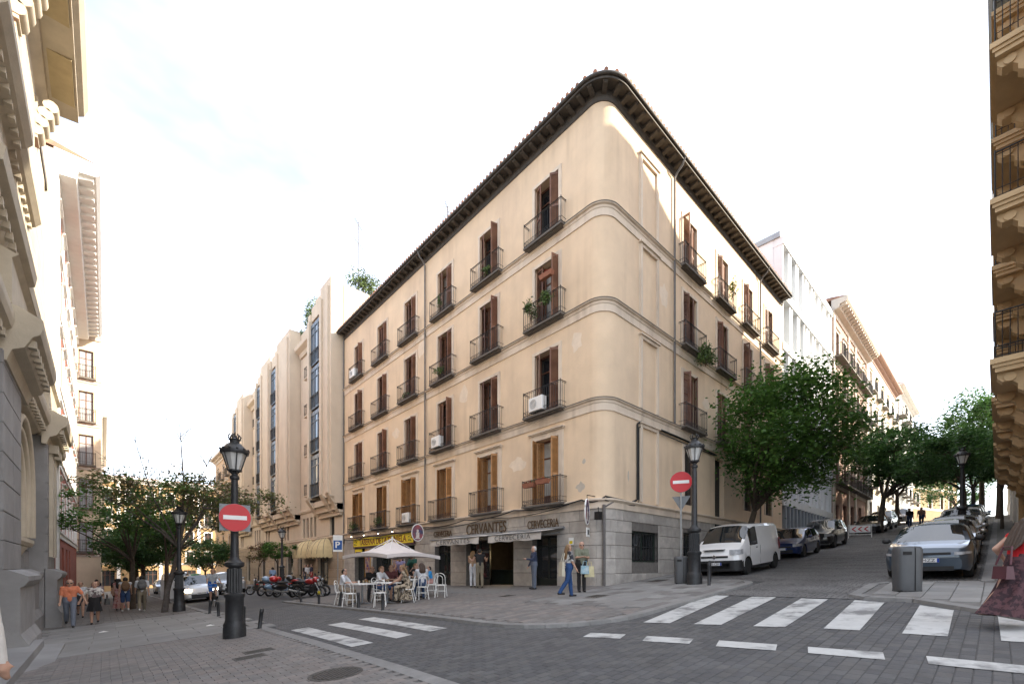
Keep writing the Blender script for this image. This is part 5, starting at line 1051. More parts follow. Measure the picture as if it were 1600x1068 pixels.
def car(name,label,cat,loc,heading,spec,pm,group=None,plate=None,lights=None,detail=True,roofbox=None,body2=None):
    """spec: L,W,H,wb(front,rear axle x),r, top=[(x,z)] centre profile, belt=[(x,z)] shoulder line, ws=(cowl,roof front), rw=(roof rear, tail), side=[(x0,x1)] windows"""
    X,Y=loc; e=empty(name,(X,Y,G(X,Y)-.004),0,label,cat,group,rot=slope_rot(X,Y,heading))
    L,W,H=spec['L'],spec['W'],spec['H']; f,r_=L/2,-L/2; rw=spec['r']; sill=spec.get('sill',.2); ax=spec['wb']
    xs={f,f-.04,f-.12,f-.25,r_,r_+.04,r_+.12,r_+.25}
    for T in (spec['top'],spec['belt']): xs|={x for x,z in T}
    for a,b in spec['side']: xs|={a,b}
    AR=rw+.055
    for c in ax:
        for k in range(0,13): xs.add(round(c+AR*math.cos(math.pi*k/12),4))
    xs=sorted(xs); X2=[xs[0]]
    for x in xs[1:]:
        while x-X2[-1]>.3: X2.append(X2[-1]+.25)
        if x-X2[-1]>.012: X2.append(x)
    xs=X2; xs[-1]=f
    tb=spec.get('tumble',.78); bx=spec.get('boxy',0)
    def halfw(x):
        d=min(f-x,x-r_); q=.35 if not bx else .2
        return W/2*(1-(.20 if x>0 else .13)*max(0,1-d/q)**2.2-(.03*max(0,1-d/1.1)))
    rowsv=[]
    for x in xs:
        w=halfw(x); bz=interp(spec['belt'],x); tz=max(interp(spec['top'],x),bz+.03); gh=tz-bz; s=sill+(.08*max(0,1-(f-x)/.3))+(.1*max(0,1-(x-r_)/.4))
        zc=rw
        for c in ax:
            if abs(x-c)<=AR: s=max(s,zc+math.sqrt(max(0,AR*AR-(x-c)**2)))
        t=min(1,gh/.45); wt=w*(.93+(tb-.93)*t)
        z1=max(sill+.12,s+.012); z2=max(sill+(bz-sill)*.5,z1+.01); z3=max(sill+(bz-sill)*.82,z2+.01)
        cr=.02+.03*t
        rowsv.append([(x,w*.93,s),(x,w*.985,z1),(x,w*1.0,z2),(x,w*.985,z3),(x,w*.945,bz),(x,w*.945+(wt-w*.945)*.5,bz+gh*.5),(x,wt,bz+gh*.86),(x,wt*.88,bz+gh*.985),(x,wt*.5,tz+cr*.7),(x,0,tz+cr)])
    nj=10; parts={}
    def put(k,vs): parts.setdefault(k,MB()).add(vs,[tuple(range(len(vs)))])
    c0,c1=spec['ws']; q1,q0=spec['rw']
    for i in range(len(xs)-1):
        xm=(xs[i]+xs[i+1])/2
        for j in range(nj-1):
            k='body'
            gh=interp(spec['top'],xm)-interp(spec['belt'],xm)
            if j>=7 or (j==6 and c1<xm<c0 and gh>.3 ):
                if c1<xm<c0: k='windscreen'
                elif q0<xm<q1: k='rear_window'
            if j in (4,5) and any(a<=xm<=b for a,b in spec['side']) and gh>.16: k='side_window'
            if body2 and j==0: k='skirt'
            wi=next((n_ for n_,(a,b) in enumerate(spec['side']) if a<=xm<=b),0)
            a,b,c,d=rowsv[i][j],rowsv[i+1][j],rowsv[i+1][j+1],rowsv[i][j+1]
            k1,k2=((k,wi,1),(k,wi,-1)) if k=='side_window' else ((k,0,1),(k,0,-1)) if k=='skirt' else (k,k)
            put(k1,[a,b,c,d]); put(k2,[(p[0],-p[1],p[2]) for p in (d,c,b,a)])
    for i,sg in ((0,1),(len(xs)-1,-1)):
        R_=rowsv[i]
        for j in range(nj-1):
            q=[(R_[j][0],R_[j][1],R_[j][2]),(R_[j+1][0],R_[j+1][1],R_[j+1][2]),(R_[j+1][0],-R_[j+1][1],R_[j+1][2]),(R_[j][0],-R_[j][1],R_[j][2])]
            put('body',q[::sg])
    body=None
    for kk in parts:
            k=kk if isinstance(kk,str) else kk[0]
            me=parts[kk]; m2=me.mesh(k,{'body':pm,'skirt':BLKP}.get(k,CGL))
            bm=bmesh.new(); bm.from_mesh(m2); bmesh.ops.remove_doubles(bm,verts=bm.verts,dist=.0008); bmesh.ops.recalc_face_normals(bm,faces=bm.faces) if k=='body' else None; bm.to_mesh(m2); bm.free()
            m2.polygons.foreach_set('use_smooth',[True]*len(m2.polygons)); m2.set_sharp_from_angle(angle=R(32)); o=link(k,m2,e)
            if k=='body': body=o
    MB().box(r_+.3,f-.3,-W/2+.22,W/2-.22,sill+.02,interp(spec['belt'],0)-.1).build('underbody',DARK,e)
    tm,rm=wheel_meshes(rw,.2)
    for c in ax:
        for s in (-1,1):
            o=link('wheel',tm,e,(c,s*(W/2-.12),rw)); o.rotation_euler.z=0 if s<0 else math.pi; link('rim',rm,o)
    # front and rear strips following the body plan
    def strip(nm,mat,za,zb_,y0,y1,front=True,out=.008,par=None,sides=(1,-1),zin=0):
        for s in sides:
            pts=[]; 
            for x in ([f]+[f-k for k in (.02,.04,.08,.12,.18,.25,.32,.4)]):
                pts.append((x,halfw(x)))
            fw=halfw(f); pl=[(f,fw*t) for t in (0,.2,.4,.6,.8,1)]+pts[1:]
            P=[p for p in pl if y0*W/2<=p[1]<=y1*W/2+1e-6]
            if len(P)<2: continue
            mb=MB(); n=len(P)
            for i,(x,y) in enumerate(P):
                ex=1 if x>f-.03 else .4; xx=x+out*ex+.004; yy=y+out*(1 if x<f-.01 else .2)
                if not front: xx=-xx
                t=i/(n-1); mb.v+=[(xx,s*yy*.985,za+zin*t),(xx,s*yy*.985,zb_)]
            for i in range(n-1): mb.f.append((2*i,2*i+2,2*i+3,2*i+1)); mb.m.append(0)
            mb.build(nm,mat,par or e,smooth=40)
    hz=spec.get('hz',(.62,.76)); gz_=spec.get('gz',(.30,.46)); ug=spec.get('ug',None)
    on=(lights or ())
    strip('headlight',HLON if 'head' in on else HLG,hz[0],hz[1],.56,1.0,zin=.03)
    MB().box(f+.002,f+.016,-W*.30,W*.30,gz_[0],gz_[1]).build('lower_grille',BLKP,e)
    if ug: MB().box(f+.002,f+.014,-W*.27,W*.27,ug[0],ug[1]).build('grille',BLKP,e)
    if body2: strip('bumper',BLKP,.2,.60,0,1.0,out=.012)
    if 'ind' in on: MB().ball((f-.05,-W*.41,hz[1]-.03),.05).build('indicator',INDON,e)
    tz=spec.get('tz',(.7,.95)); strip('tail_light',TLG,tz[0],tz[1],.62,1.0,False)
    pz=spec.get('pz',.5)
    p=MB().box(f+.016,f+.026,-.26,.26,pz-.055,pz+.055).build('number_plate',PLW,e); MB().box(f+.0262,f+.028,.215,.26,pz-.053,pz+.053).build('plate_band',PLB,p)
    if plate: text(plate,.40,.075,DARK,p,(f+.028,-.02,pz),R(90),.001,'plate_text')
    MB().box(r_-.026,r_-.016,-.26,.26,.75,.86).build('number_plate',PLW,e)
    mx=spec.get('mx',c0-.45); mz=interp(spec['belt'],mx)+.09
    for s in (-1,1):
        m=MB(); m.ball((mx,s*(W/2+.1),mz),(.07,.11,.075),10,6); m.tube([(mx,s*(W/2-.06),mz-.05),(mx,s*(W/2+.05),mz-.02)],.025,6); m.build('mirror',BLKP if spec.get('bm') else pm,e,smooth=50)
        for a,b in spec['side'][:2]:
            hx=a+.12; bz=interp(spec['belt'],hx); MB().box(hx,hx+.17,s*W*.488-.012,s*W*.488+.014,bz-.13,bz-.10).build('door_handle',BLKP if spec.get('bm') else pm,e)
    for xd in spec.get('seams',[]):
        for s in (-1,1):
            a=[(xd,s*(p[1]+.0025),p[2]) for p in [(0,interp([(0,W/2*.985),(1,W/2)],t),sill+.15+(interp(spec['belt'],xd)-sill-.2)*t) for t in (0,.25,.5,.75,1)]]
            MB().tube(a,.005,4).build('door_seam',DARK,e)
    if spec.get('bm'):
        bz=spec['belt']
    return e
HATCH=dict(L=4.0,W=1.75,H=1.45,wb=(1.25,-1.28),r=.31,top=[(-2.0,.72),(-1.97,.98),(-1.55,1.32),(-1.1,1.42),(-.2,1.45),(.3,1.40),(1.1,.97),(1.6,.86),(1.9,.76),(2.0,.60)],belt=[(-2.0,.68),(-1.9,.96),(-1.2,.98),(0,.94),(1.1,.92),(1.6,.80),(1.9,.68),(2.0,.52)],ws=(1.1,.32),rw=(-1.52,-1.95),side=[(-1.35,-.42),(-.32,.55)],seams=(-.37,.75,-1.2),hz=(.60,.74),ug=(.55,.63))
SUV=dict(L=4.5,W=1.85,H=1.65,wb=(1.35,-1.4),r=.36,top=[(-2.25,.8),(-2.2,1.05),(-1.95,1.5),(-1.5,1.62),(-.2,1.66),(.35,1.58),(1.05,1.10),(1.75,1.0),(2.15,.90),(2.25,.7)],belt=[(-2.25,.75),(-2.15,1.03),(-1,1.06),(0,1.04),(1.05,1.03),(1.75,.94),(2.15,.82),(2.25,.62)],ws=(1.05,.37),rw=(-1.6,-2.15),side=[(-1.75,-1.05),(-.95,-.1),(0,.55)],seams=(-.05,.8,-1.0),hz=(.72,.88),gz=(.34,.5),ug=(.56,.80),sill=.26)
SEDAN=dict(L=4.6,W=1.82,H=1.44,wb=(1.4,-1.35),r=.33,top=[(-2.3,.75),(-2.25,.98),(-1.75,1.04),(-1.15,1.35),(-.5,1.43),(.1,1.42),(.95,.99),(1.8,.86),(2.2,.76),(2.3,.6)],belt=[(-2.3,.7),(-2.2,.95),(-1.2,.97),(0,.94),(.95,.92),(1.8,.80),(2.2,.68),(2.3,.52)],ws=(.95,.12),rw=(-1.1,-1.75),side=[(-1.15,-.45),(-.35,.42)],seams=(-.4,.65,-1.1),hz=(.6,.74),ug=(.52,.66))
COMP=dict(L=4.06,W=1.77,H=1.43,wb=(1.22,-1.3),r=.33,top=[(-2.03,.75),(-1.98,1.0),(-1.6,1.3),(-1.1,1.40),(-.3,1.43),(.2,1.39),(1.05,.98),(1.65,.90),(1.93,.82),(2.03,.66)],belt=[(-2.03,.7),(-1.95,.97),(-1.2,1.0),(0,.95),(1.05,.93),(1.65,.83),(1.93,.74),(2.03,.56)],ws=(1.05,.22),rw=(-1.5,-1.95),side=[(-1.35,-.45),(-.35,.5)],seams=(-.4,.7,-1.2),hz=(.645,.725),gz=(.24,.36),ug=(.66,.72),pz=.52,mx=.62,bm=1)
VAN=dict(L=4.78,W=1.9,H=1.96,wb=(1.55,-1.55),r=.32,top=[(-2.39,1.1),(-2.36,1.88),(-2.2,1.94),(-1,1.96),(.6,1.95),(.98,1.87),(1.72,1.24),(2.1,1.06),(2.3,.9),(2.39,.72)],belt=[(-2.39,1.0),(-2.3,1.12),(0,1.14),(1.2,1.10),(1.72,1.13),(2.1,.98),(2.3,.80),(2.39,.6)],ws=(1.72,.98),rw=(-9,-10),side=[(.38,1.22)],seams=(.28,1.35),tumble=.86,boxy=1,hz=(.80,1.0),gz=(.28,.50),ug=(.70,.78),pz=.47,mx=1.22,bm=1,tz=(.8,1.3))
TAXI=dict(L=4.6,W=1.78,H=1.57,wb=(1.4,-1.38),r=.32,top=[(-2.3,.8),(-2.25,1.0),(-2.05,1.4),(-1.6,1.52),(-.3,1.57),(.3,1.52),(1.35,1.02),(1.85,.92),(2.2,.80),(2.3,.62)],belt=[(-2.3,.75),(-2.2,1.0),(-1,1.02),(0,.99),(1.35,.97),(1.85,.84),(2.2,.7),(2.3,.54)],ws=(1.35,.32),rw=(-1.7,-2.2),side=[(-1.75,-1.0),(-.9,-.1),(0,.7)],seams=(-.05,.9,-1.0),hz=(.62,.80),gz=(.28,.48),pz=.52)
UPH=math.pi        # nose pointing down towards the crossing (-X)
Wp=paint('white',(.82,.82,.82),.3,0); GRY=paint('slate',(.05,.072,.10),.3,.2); BLU=paint('navy',(.012,.03,.11)); BLK=paint('black',(.012,.012,.014)); SIL=paint('silver',(.38,.39,.40),.3,.6); BEI=paint('champagne',(.27,.25,.22),.3,.6); DGR=paint('graphite',(.05,.055,.06),.3,.5); RDP=paint('red',(.35,.015,.015)); PBL=paint('blue',(.03,.09,.25))
van=car('delivery_van','white panel van with black bumper parked beside the corner lamp','van',(6.55,-2.15),UPH,VAN,Wp,plate='5315 CZM',body2=1)
f_=VAN['L']/2
MB().lathe([(.09,0),(.09,.012),(.07,.016)],(f_+.012,0,.74),4,axis='X').build('badge',CHRM,van); MB().box(f_-.32,f_-.02,-.45,.35,1.0,1.02).build('bonnet_vent',BLKP,van)
for s_ in (-1,1): MB().tube([(f_-.62,s_*.1,1.17),(f_-.95,s_*.62,1.46)],.012,5).build('wiper',BLKP,van)
car('parked_car','dark blue hatchback parked behind the white van','car',(14.1,-2.1),UPH,HATCH,BLU,group='cars parked uphill on the left')
car('parked_car','black people carrier parked behind the dark blue hatchback','car',(20.2,-2.1),UPH,SUV,BLK,group='cars parked uphill on the left')
car('parked_car','black hatchback parked uphill beyond the chevron barrier','car',(34.5,-2.3),UPH,HATCH,BLK,group='cars parked uphill on the left')
car('parked_car','black off-roader with blue bonnet bag uphill beyond the tree trunk','car',(40.5,-2.2),UPH,SUV,DGR,group='cars parked uphill on the left')
car('parked_car','grey silver car farthest uphill on the left kerb','car',(50,-2.3),UPH,SUV,SIL,group='cars parked uphill on the left')
car('parked_car','slate grey compact car with slim headlights behind the litter bin','car',(5.0,-8.25),UPH,COMP,GRY,group='cars parked uphill on the right',plate='14 MZZ')
for (x,s,p,l) in ((10.2,SEDAN,BEI,'champagne saloon parked right behind the slate grey compact'),(15.0,HATCH,SIL,'silver hatchback third in the right row uphill'),(21.2,SUV,Wp,'white off-roader fourth in the right row uphill'),(26.2,SUV,BLK,'black off-roader fifth in the right row uphill'),(31.3,SUV,PBL,'blue people carrier sixth in the right row uphill'),(36.5,HATCH,RDP,'red hatchback last in the right row uphill')): car('parked_car',l,'car',(x,-8.25+.004*x),UPH,s,p,group='cars parked uphill on the right')
DWN=R(-90)
tx=car('taxi','white taxi with lit headlights and open door stopped by the lamp','taxi',(-9.0,24.4),DWN,TAXI,Wp,plate='7896 HXR',lights=('head','ind'))
d=MB(); d.fbox(0,1.0,-.03,.03,.3,.98,.02); d.hexa([(0.02,-.03,.98),(.98,-.03,.98),(.98,.02,.98),(.02,.02,.98)],[(.3,.02,1.45),(.9,.02,1.45),(.9,.05,1.45),(.3,.05,1.45)]); do=d.build('open_door',Wp,tx,(.75,-.9,0),R(-118)); MB().hexa([(.16,-.036,1.0),(.9,-.036,1.0),(.9,-.028,1.0),(.16,-.028,1.0)],[(.36,.012,1.4),(.86,.012,1.4),(.86,.018,1.4),(.36,.018,1.4)]).build('door_glass',CGL,do)
MB().box(-.12,.12,-.3,.3,1.56,1.70).build('roof_sign',SWH,tx); MB().box(.121,.124,-.2,.2,1.59,1.67).build('roof_sign_print',M('taxi_green',(.02,.25,.05),.5,.1,3),tx)
car('parked_car','silver grey off-roader parked behind the motorbikes on the left street','car',(-6.1,31.5),DWN,SUV,SIL,group='cars on the left street')
car('parked_car','white minivan waiting behind the taxi','car',(-8.7,38),DWN,VAN,SIL,group='cars on the left street')
car('parked_car','dark blue saloon beyond the silver off-roader','car',(-6.2,38.5),DWN,SEDAN,BLU,group='cars on the left street')
car('parked_car','dark hatchback far along the left street kerb','car',(-6.0,45),DWN,HATCH,DGR,group='cars on the left street')
car('parked_car','pale hatchback farthest along the left street','car',(-8.6,50),DWN,HATCH,SIL,group='cars on the left street')
# motorbikes: local +X forward
def motorbike(label,loc,heading,pm,kind='scooter',box=None,lean=.16):
    X,Y=loc; e=empty('motorbike',(X,Y,G(X,Y)+.03),0,label,'motorbike','motorbikes parked in a row',rot=None); e.rotation_euler=(Matrix.Rotation(heading,4,'Z')@Matrix.Rotation(lean,4,'X')).to_euler()
    sc_=kind=='scooter'; r=.27 if sc_ else .31; xf,xr=.68,-.62
    def wh(x):
        t=MB(); t.tube([(x+(r-.05)*math.cos(a),0,r+(r-.05)*math.sin(a)) for a in [2*math.pi*k/20 for k in range(21)]],.055,8,False); o=t.build('wheel',TYRE,e,smooth=50)
        m=MB(); m.tube([(x,-.05,r),(x,.05,r)],.05,10)
        for k in range(6): a=math.pi*2*k/6; m.tube([(x,0,r),(x+(r-.08)*math.cos(a),0,r+(r-.08)*math.sin(a))],.014,5)
        m.tube([(x+(r-.09)*math.cos(a),0,r+(r-.09)*math.sin(a)) for a in [2*math.pi*k/18 for k in range(19)]],.02,6,False); m.build('rim',RIM,o)
    wh(xf); wh(xr)
    fk=MB()
    for s in (-.09,.09): fk.tube([(xf,s,r),(xf-.22,s,.78),(xf-.27,s*.8,.98)],.022,7)
    fk.build('fork',GALV,e); hb=MB(); hb.tube([(.33,-.36,1.02),(.4,-.2,1.04),(.42,0,1.0),(.4,.2,1.04),(.33,.36,1.02)],.016,6); hb.tube([(.33,-.36,1.02),(.3,-.24,1.025)],.022,6); hb.tube([(.33,.36,1.02),(.3,.24,1.025)],.022,6); hb.build('handlebar',BLKP,e)
    for s in (-.3,.3): MB().tube([(.38,s,1.03),(.40,s*1.1,1.2)],.007,5).ball((.4,s*1.12,1.22),(.02,.07,.045),8,5).build('mirror',BLKP,e)
    if sc_:
        b=MB(); prof=[(-.85,.55,.14),(-.6,.42,.17),(-.35,.42,.18),(-.12,.40,.16)]; b.ball((-.5,0,.58),(.48,.19,.2),14,8); b.build('body',pm,e,smooth=60)
        MB().box(-.2,.36,-.15,.15,.24,.32).build('floorboard',BLKP,e,); MB().hexa([(.30,-.2,.3),(.40,-.16,.3),(.40,.16,.3),(.30,.2,.3)],[(.36,-.16,.98),(.45,-.1,.98),(.45,.1,.98),(.36,.16,.98)]).build('leg_shield',pm,e)
        MB().ball((.44,0,.92),(.12,.14,.1),10,6).build('headlight',HLG,e,smooth=60); MB().ball((xf,0,.5),(.24,.08,.1),10,6).build('mudguard',pm,e,smooth=60)
    else:
        MB().ball((.12,0,.82),(.3,.15,.14),14,8).build('tank',pm,e,smooth=60); MB().box(-.22,.3,-.14,.14,.28,.6).tube([(-.1,-.16,.45),(.15,-.16,.4)],.1,10).tube([(-.1,.16,.45),(.15,.16,.4)],.1,10).build('engine',BLKP,e)
        f=MB(); 
        for s in (-.1,.1): f.tube([(.38,s*.4,.95),(.2,s,.62),(-.25,s,.45),(xr,s,r)],.02,6); f.tube([(-.25,s,.45),(-.5,s,.78),(-.85,s*.6,.9)],.018,6)
        f.build('frame',BLKP,e); MB().ball((.45,0,.92),(.16,.17,.15),12,7).build('fairing',pm,e,smooth=60); MB().ball((.56,0,.9),(.07,.1,.08),10,6).build('headlight',HLG,e,smooth=60); MB().ball((-.75,0,.86),(.24,.1,.07),10,6).build('tail',pm,e,smooth=60)
    MB().ball((-.42,0,.80),(.42,.15,.075),14,6).build('seat',BLKP,e,smooth=60)
    MB().tube([(-.1,-.16,.3),(-.5,-.2,.33),(-.95,-.22,.42)],[.035,.05,.065],10).build('exhaust',GALV,e,smooth=50)
    MB().tube([(-.1,.12,.3),(-.12,.3,.0)],.012,5).build('kickstand',BLKP,e); MB().ball((-.98,0,.72),(.03,.09,.04),8,5).build('tail_light',TLG,e)
    if box is not None:
        MB().ball((-.88,0,1.0),(.24,.23,.17),14,8).build('top_box',box,e,smooth=60)
RBX=paint('topbox_red',(.45,.012,.015)); LBL=paint('pale_blue',(.25,.36,.48))
for x,y,a,p,k,b,l in ((-5.95,21.9,150,BLK,'scooter',RBX,'black scooter with a red top box at the far left of the row'),(-6.0,20.2,35,BLK,'motor',None,'black motorbike with windshield facing the left of the row'),(-5.9,18.3,20,LBL,'scooter',LBL,'pale blue scooter with matching top box in mid row'),(-5.95,16.6,20,BLK,'scooter',RBX,'black scooter with red top box right of the pale blue one'),(-5.7,15.0,30,DGR,'scooter',BLK,'dark scooter with black top box and chrome exhaust'),(-5.75,13.6,-55,RDP,'motor',None,'black and red motorbike nearest the cafe with its front wheel toward it'),(-5.2,14.7,-50,BLK,'motor',None,'black motorbike behind the nearest red and black one')):
    motorbike(l,(x,y),R(a),p,k,b)
# ---------------------------------------------------------------- people
SKIN=M('skin',(.46,.27,.19),.55,.06,12); SKIN2=M('skin_tan',(.36,.20,.13),.55,.06,12); SKIN3=M('skin_dark',(.13,.07,.045),.55,.06,12)
HAIRB=M('hair_brown',(.05,.028,.016),.6,.3,30); HAIRK=M('hair_black',(.012,.010,.009),.55,.3,30); HAIRW=M('hair_white',(.52,.51,.49),.6,.2,30); HAIRL=M('hair_light',(.22,.13,.06),.6,.3,30)
def cl(name,c,col2=None,scale=6): return M('cloth_'+name,c,.85,.12,scale,.25,40,col2=col2,c2lo=.47,c2hi=.53)
SHOE=cl('shoe',(.02,.018,.017)); SHOEW=cl('white_shoe',(.6,.6,.58))
def fk_person(P,h):
    """joint positions for a pose P, facing +X, total height h"""
    s=h/1.7; J={}
    lean=P.get('lean',0); pz=.93
    legs={}
    for side,sg in (('l',1),('r',-1)):
        a,k=P.get('leg_'+side,(0,0)); sp=P.get('spread',.0); a,k=R(a),R(k); hip=Vector((0,sg*.088,0)); d=Vector((math.sin(a),sg*sp,-math.cos(a))).normalized()
        kn=hip+d*.425; d2=Vector((math.sin(a-k),sg*sp*.3,-math.cos(a-k))).normalized(); an=kn+d2*.42; legs[side]=(hip,kn,an)
    low=min(legs['l'][2].z,legs['r'][2].z); base=-low+.085
    if 'seat' in P: base=P['seat']/s+.09
    for side in 'lr':
        for n,p in zip(('hip','knee','ank'),legs[side]): J[n+side]=p+Vector((0,0,base))
        pit=P.get('pitch_'+side,0); f=Vector((math.cos(R(pit)),0,-math.sin(R(pit)))); an=J['ank'+side]; J['toe'+side]=an+f*.15+Vector((0,0,-.045)); J['heel'+side]=an-f*.045+Vector((0,0,-.04))
    pel=Vector((0,0,base+.03)); L_=Matrix.Rotation(R(lean),3,'Y'); tw=Matrix.Rotation(R(P.get('twist',0)),3,'Z')
    up=lambda v:pel+L_@(tw@Vector(v))
    J['pel']=pel; J['wai']=up((0,0,.17)); J['che']=up((.01,0,.36)); J['nek']=up((0,0,.50)); J['upv']=L_@Vector((0,0,1))
    hd=Matrix.Rotation(R(P.get('nod',0)),3,'Y'); ht=Matrix.Rotation(R(P.get('turn',0)),3,'Z'); hv=lambda v:J['nek']+L_@(ht@(hd@Vector(v)))
    J['hb']=hv((.015,0,.09)); J['ht']=hv((.005,0,.175)); J['jaw']=hv((.045,0,.062)); J['nose']=hv((.108,0,.112)); J['earl']=hv((0,.085,.115)); J['earr']=hv((0,-.085,.115)); J['hv']=hv
    for side,sg in (('l',1),('r',-1)):
        sh=up((0,sg*.185,.455)); a,b,e_=P.get('arm_'+side,(5,8,15)); yaw=P.get('fore_'+side,0); a,b,e_=R(a),R(b),R(e_)
        rot=lambda v:L_@(tw@Vector(v)); d=rot((math.sin(a)*math.cos(b),sg*math.sin(b),-math.cos(a)*math.cos(b))); el=sh+d*.275
        f=rot(((math.sin(a+e_))*math.cos(R(yaw)),sg*math.sin(b)*.6-sg*math.sin(R(yaw))*abs(math.sin(a+e_)),-math.cos(a+e_))); f.normalize(); wr=el+f*.245; J['sh'+side],J['el'+side],J['wr'+side],J['hn'+side],J['fd'+side]=sh,el,wr,wr+f*.075,f
    return J,s
def person(label,loc,heading,h,P,top,bot,skin=SKIN,hair=HAIRB,sleeve='short',legs='long',shoe=SHOE,hairlen=0,skirt=None,glasses=False,vox=.02,bald=False,group=None,z=None,fat=1.0,fingers=False,dress=False):
    X,Y=loc; e=empty('person',(X,Y,(G(X,Y)+.052) if z is None else z),R(heading),label,'person',group)
    J,s=fk_person(P,h); C=[]   # capsules (a,b,ra,rb,mat)  0 skin 1 top 2 bottom 3 shoe
    f=fat
    for sg in (1,-1):
        o=Vector((0,sg*.07*f,0)); C.append((J['pel']+o*.9,J['wai']+o*.8,.115*f,.10*f,1 if P.get('untuck') else 2)); C.append((J['wai']+o*.8,J['che']+o*1.15,.105*f,.112,1)); C.append((J['che']+o*1.1,J['nek']+o*.8+J['upv']*-.06,.11,.075,1))
    C.append((J['pel']+J['upv']*.06,J['wai'],.12*f,.115*f,1))
    C.append((J['che'],J['che']+J['upv']*.02+Vector((.03*f,0,0)),.10,.09,1))
    C.append((J['shl'],J['shr'],.07,.07,1)); C.append((J['nek']-J['upv']*.06,J['hb']-J['upv']*.02,.058,.052,0)); C.append((J['hb'],J['ht'],.083,.088,0)); C.append((J['hb'],J['jaw'],.07,.05,0)); C.append((J['nose'],J['nose']-J['upv']*.02,.013,.018,0)); C.append((J['earl'],J['earl'],.022,.022,0)); C.append((J['earr'],J['earr'],.022,.022,0))
    for sd in 'lr':
        C.append((J['hip'+sd]+Vector((0,0,.02)),J['knee'+sd],.098*min(f,1.15),.066,2)); lm=2 if legs=='long' else 0
        loose=.014 if legs=='long' else 0
        if legs=='short': C.append((J['hip'+sd],J['hip'+sd].lerp(J['knee'+sd],.92),.105,.088,2)); C[-2]=C[-2][:4]+(0,)
        if legs=='bare': C[-1]=C[-1][:4]+(0,)
        kn,an=J['knee'+sd],J['ank'+sd]; ca=kn.lerp(an,.3)+Vector((-.012,0,0)); C.append((kn,ca,.062+loose*.5,.058+loose,lm)); C.append((ca,an,.058+loose,.036+loose*1.6,lm)); C.append((J['heel'+sd],J['toe'+sd],.04,.036,3)); C.append((an,J['heel'+sd],.036,.04,3 if legs!='bare' else 3))
        sh,el,wr,hn=J['sh'+sd],J['el'+sd],J['wr'+sd],J['hn'+sd]; um=1 if sleeve!='none' else 0; fm=1 if sleeve=='long' else 0
        if sleeve=='short': C.append((sh,sh.lerp(el,.78),.064,.062,1)); C.append((sh.lerp(el,.5),el,.045,.04,0))
        else: C.append((sh,el,.056 if um else .048,.046 if um else .04,um))
        C.append((el,wr,.041+(.008 if fm else 0),.028+(.01 if fm else 0),fm)); C.append((wr,hn,.026,.034,0))
        fd=J['fd'+sd]; si=fd.cross(Vector((1,0,0))) if abs(fd.x)<.8 else fd.cross(Vector((0,0,1))); si.normalize(); cu=si.cross(fd)
        for k in range(4):
            b0=hn+fd*.02+si*(.024-.016*k); l=(.065,.075,.07,.055)[k]; m1=b0+fd*l*.55+cu*.006; C.append((b0,m1,.0115,.0105,0)); C.append((m1,m1+fd*l*.38+cu*.022,.0105,.009,0))
        C.append((wr+fd*.03+si*.02,wr+fd*.07+si*.05+cu*.012,.013,.0105,0))
    mb=MB(); 
    for a,b,ra,rb,m in C:
        d=(b-a)
        if d.length>1e-3: mb.tube([a,b],[ra,rb],10)
        mb.ball(a,ra,10,7); mb.ball(b,rb,10,7)
    me=mb.mesh('person_body',SKIN); ob=bpy.data.objects.new('tmp',me); WS.collection.objects.link(ob)
    md=ob.modifiers.new('r','REMESH'); md.mode='VOXEL'; md.voxel_size=vox; ms=ob.modifiers.new('s','SMOOTH'); ms.factor=.5; ms.iterations=3 if vox>.015 else 4
    WS.view_layers[0].update(); dg=WS.view_layers[0].depsgraph; m2=bpy.data.meshes.new_from_object(ob.evaluated_get(dg)); bpy.data.objects.remove(ob); bpy.data.meshes.remove(me)
    n=len(m2.polygons); cen=np.empty(n*3); m2.polygons.foreach_get('center',cen); cen=cen.reshape(-1,3); best=np.full(n,9.); idx=np.zeros(n,int)
    for a,b,ra,rb,m in C:
        a,b=np.array(a),np.array(b); d=b-a; L2=d@d; t=np.clip(((cen-a)@d)/L2,0,1) if L2>1e-8 else np.zeros(n); dist=np.linalg.norm(cen-(a+t[:,None]*d),axis=1)-(ra+(rb-ra)*t); q=dist<best; best[q]=dist[q]; idx[q]=m
    m2.materials.clear(); [m2.materials.append(x) for x in (skin,top,bot,shoe)]; m2.polygons.foreach_set('material_index',idx.astype(np.int32)); m2.polygons.foreach_set('use_smooth',[True]*n); m2.name='body'; m2.update()
    o=link('body',m2,e,scale=(s,s,s))
    # hair
    hv=J['hv']
    if not bald:
        hb=MB(); N,Mm=16,10; P2=[]
        for i in range(Mm+1):
            ph=math.pi*i/Mm
            for j in range(N):
                t=2*math.pi*j/N; P2.append((math.sin(ph)*math.cos(t),math.sin(ph)*math.sin(t),math.cos(ph)))
        V=[hv((.0+.104*x-.008,.098*y,.14+.118*z_)) for x,y,z_ in P2]; hb.v=[tuple(v) for v in V]
        for i in range(Mm):
            for j in range(N):
                q=(i*N+j,i*N+(j+1)%N,(i+1)*N+(j+1)%N,(i+1)*N+j); c=[sum(P2[k][d] for k in q)/4 for d in range(3)]
                if c[2]>.42 or (c[0]<.15 and c[2]>-.55): hb.f.append(q); hb.m.append(0)
        if hairlen:
            fl=P.get('hairflow',0)
            for k in range(9): yy=(k-4)*.02; hb.tube([hv((-.07,yy,.15)),hv((-.105-fl*.2,yy*1.1,.02)),hv((-.10-fl,yy*1.2,-hairlen*.6)),hv((-.09-fl*1.8,yy*.8,-hairlen*(1-.5*min(fl,1))))],[.03,.032-.004*(k%3),.026+.004*(k%2),.006],6)
        hb.build('hair',hair,o,smooth=60)
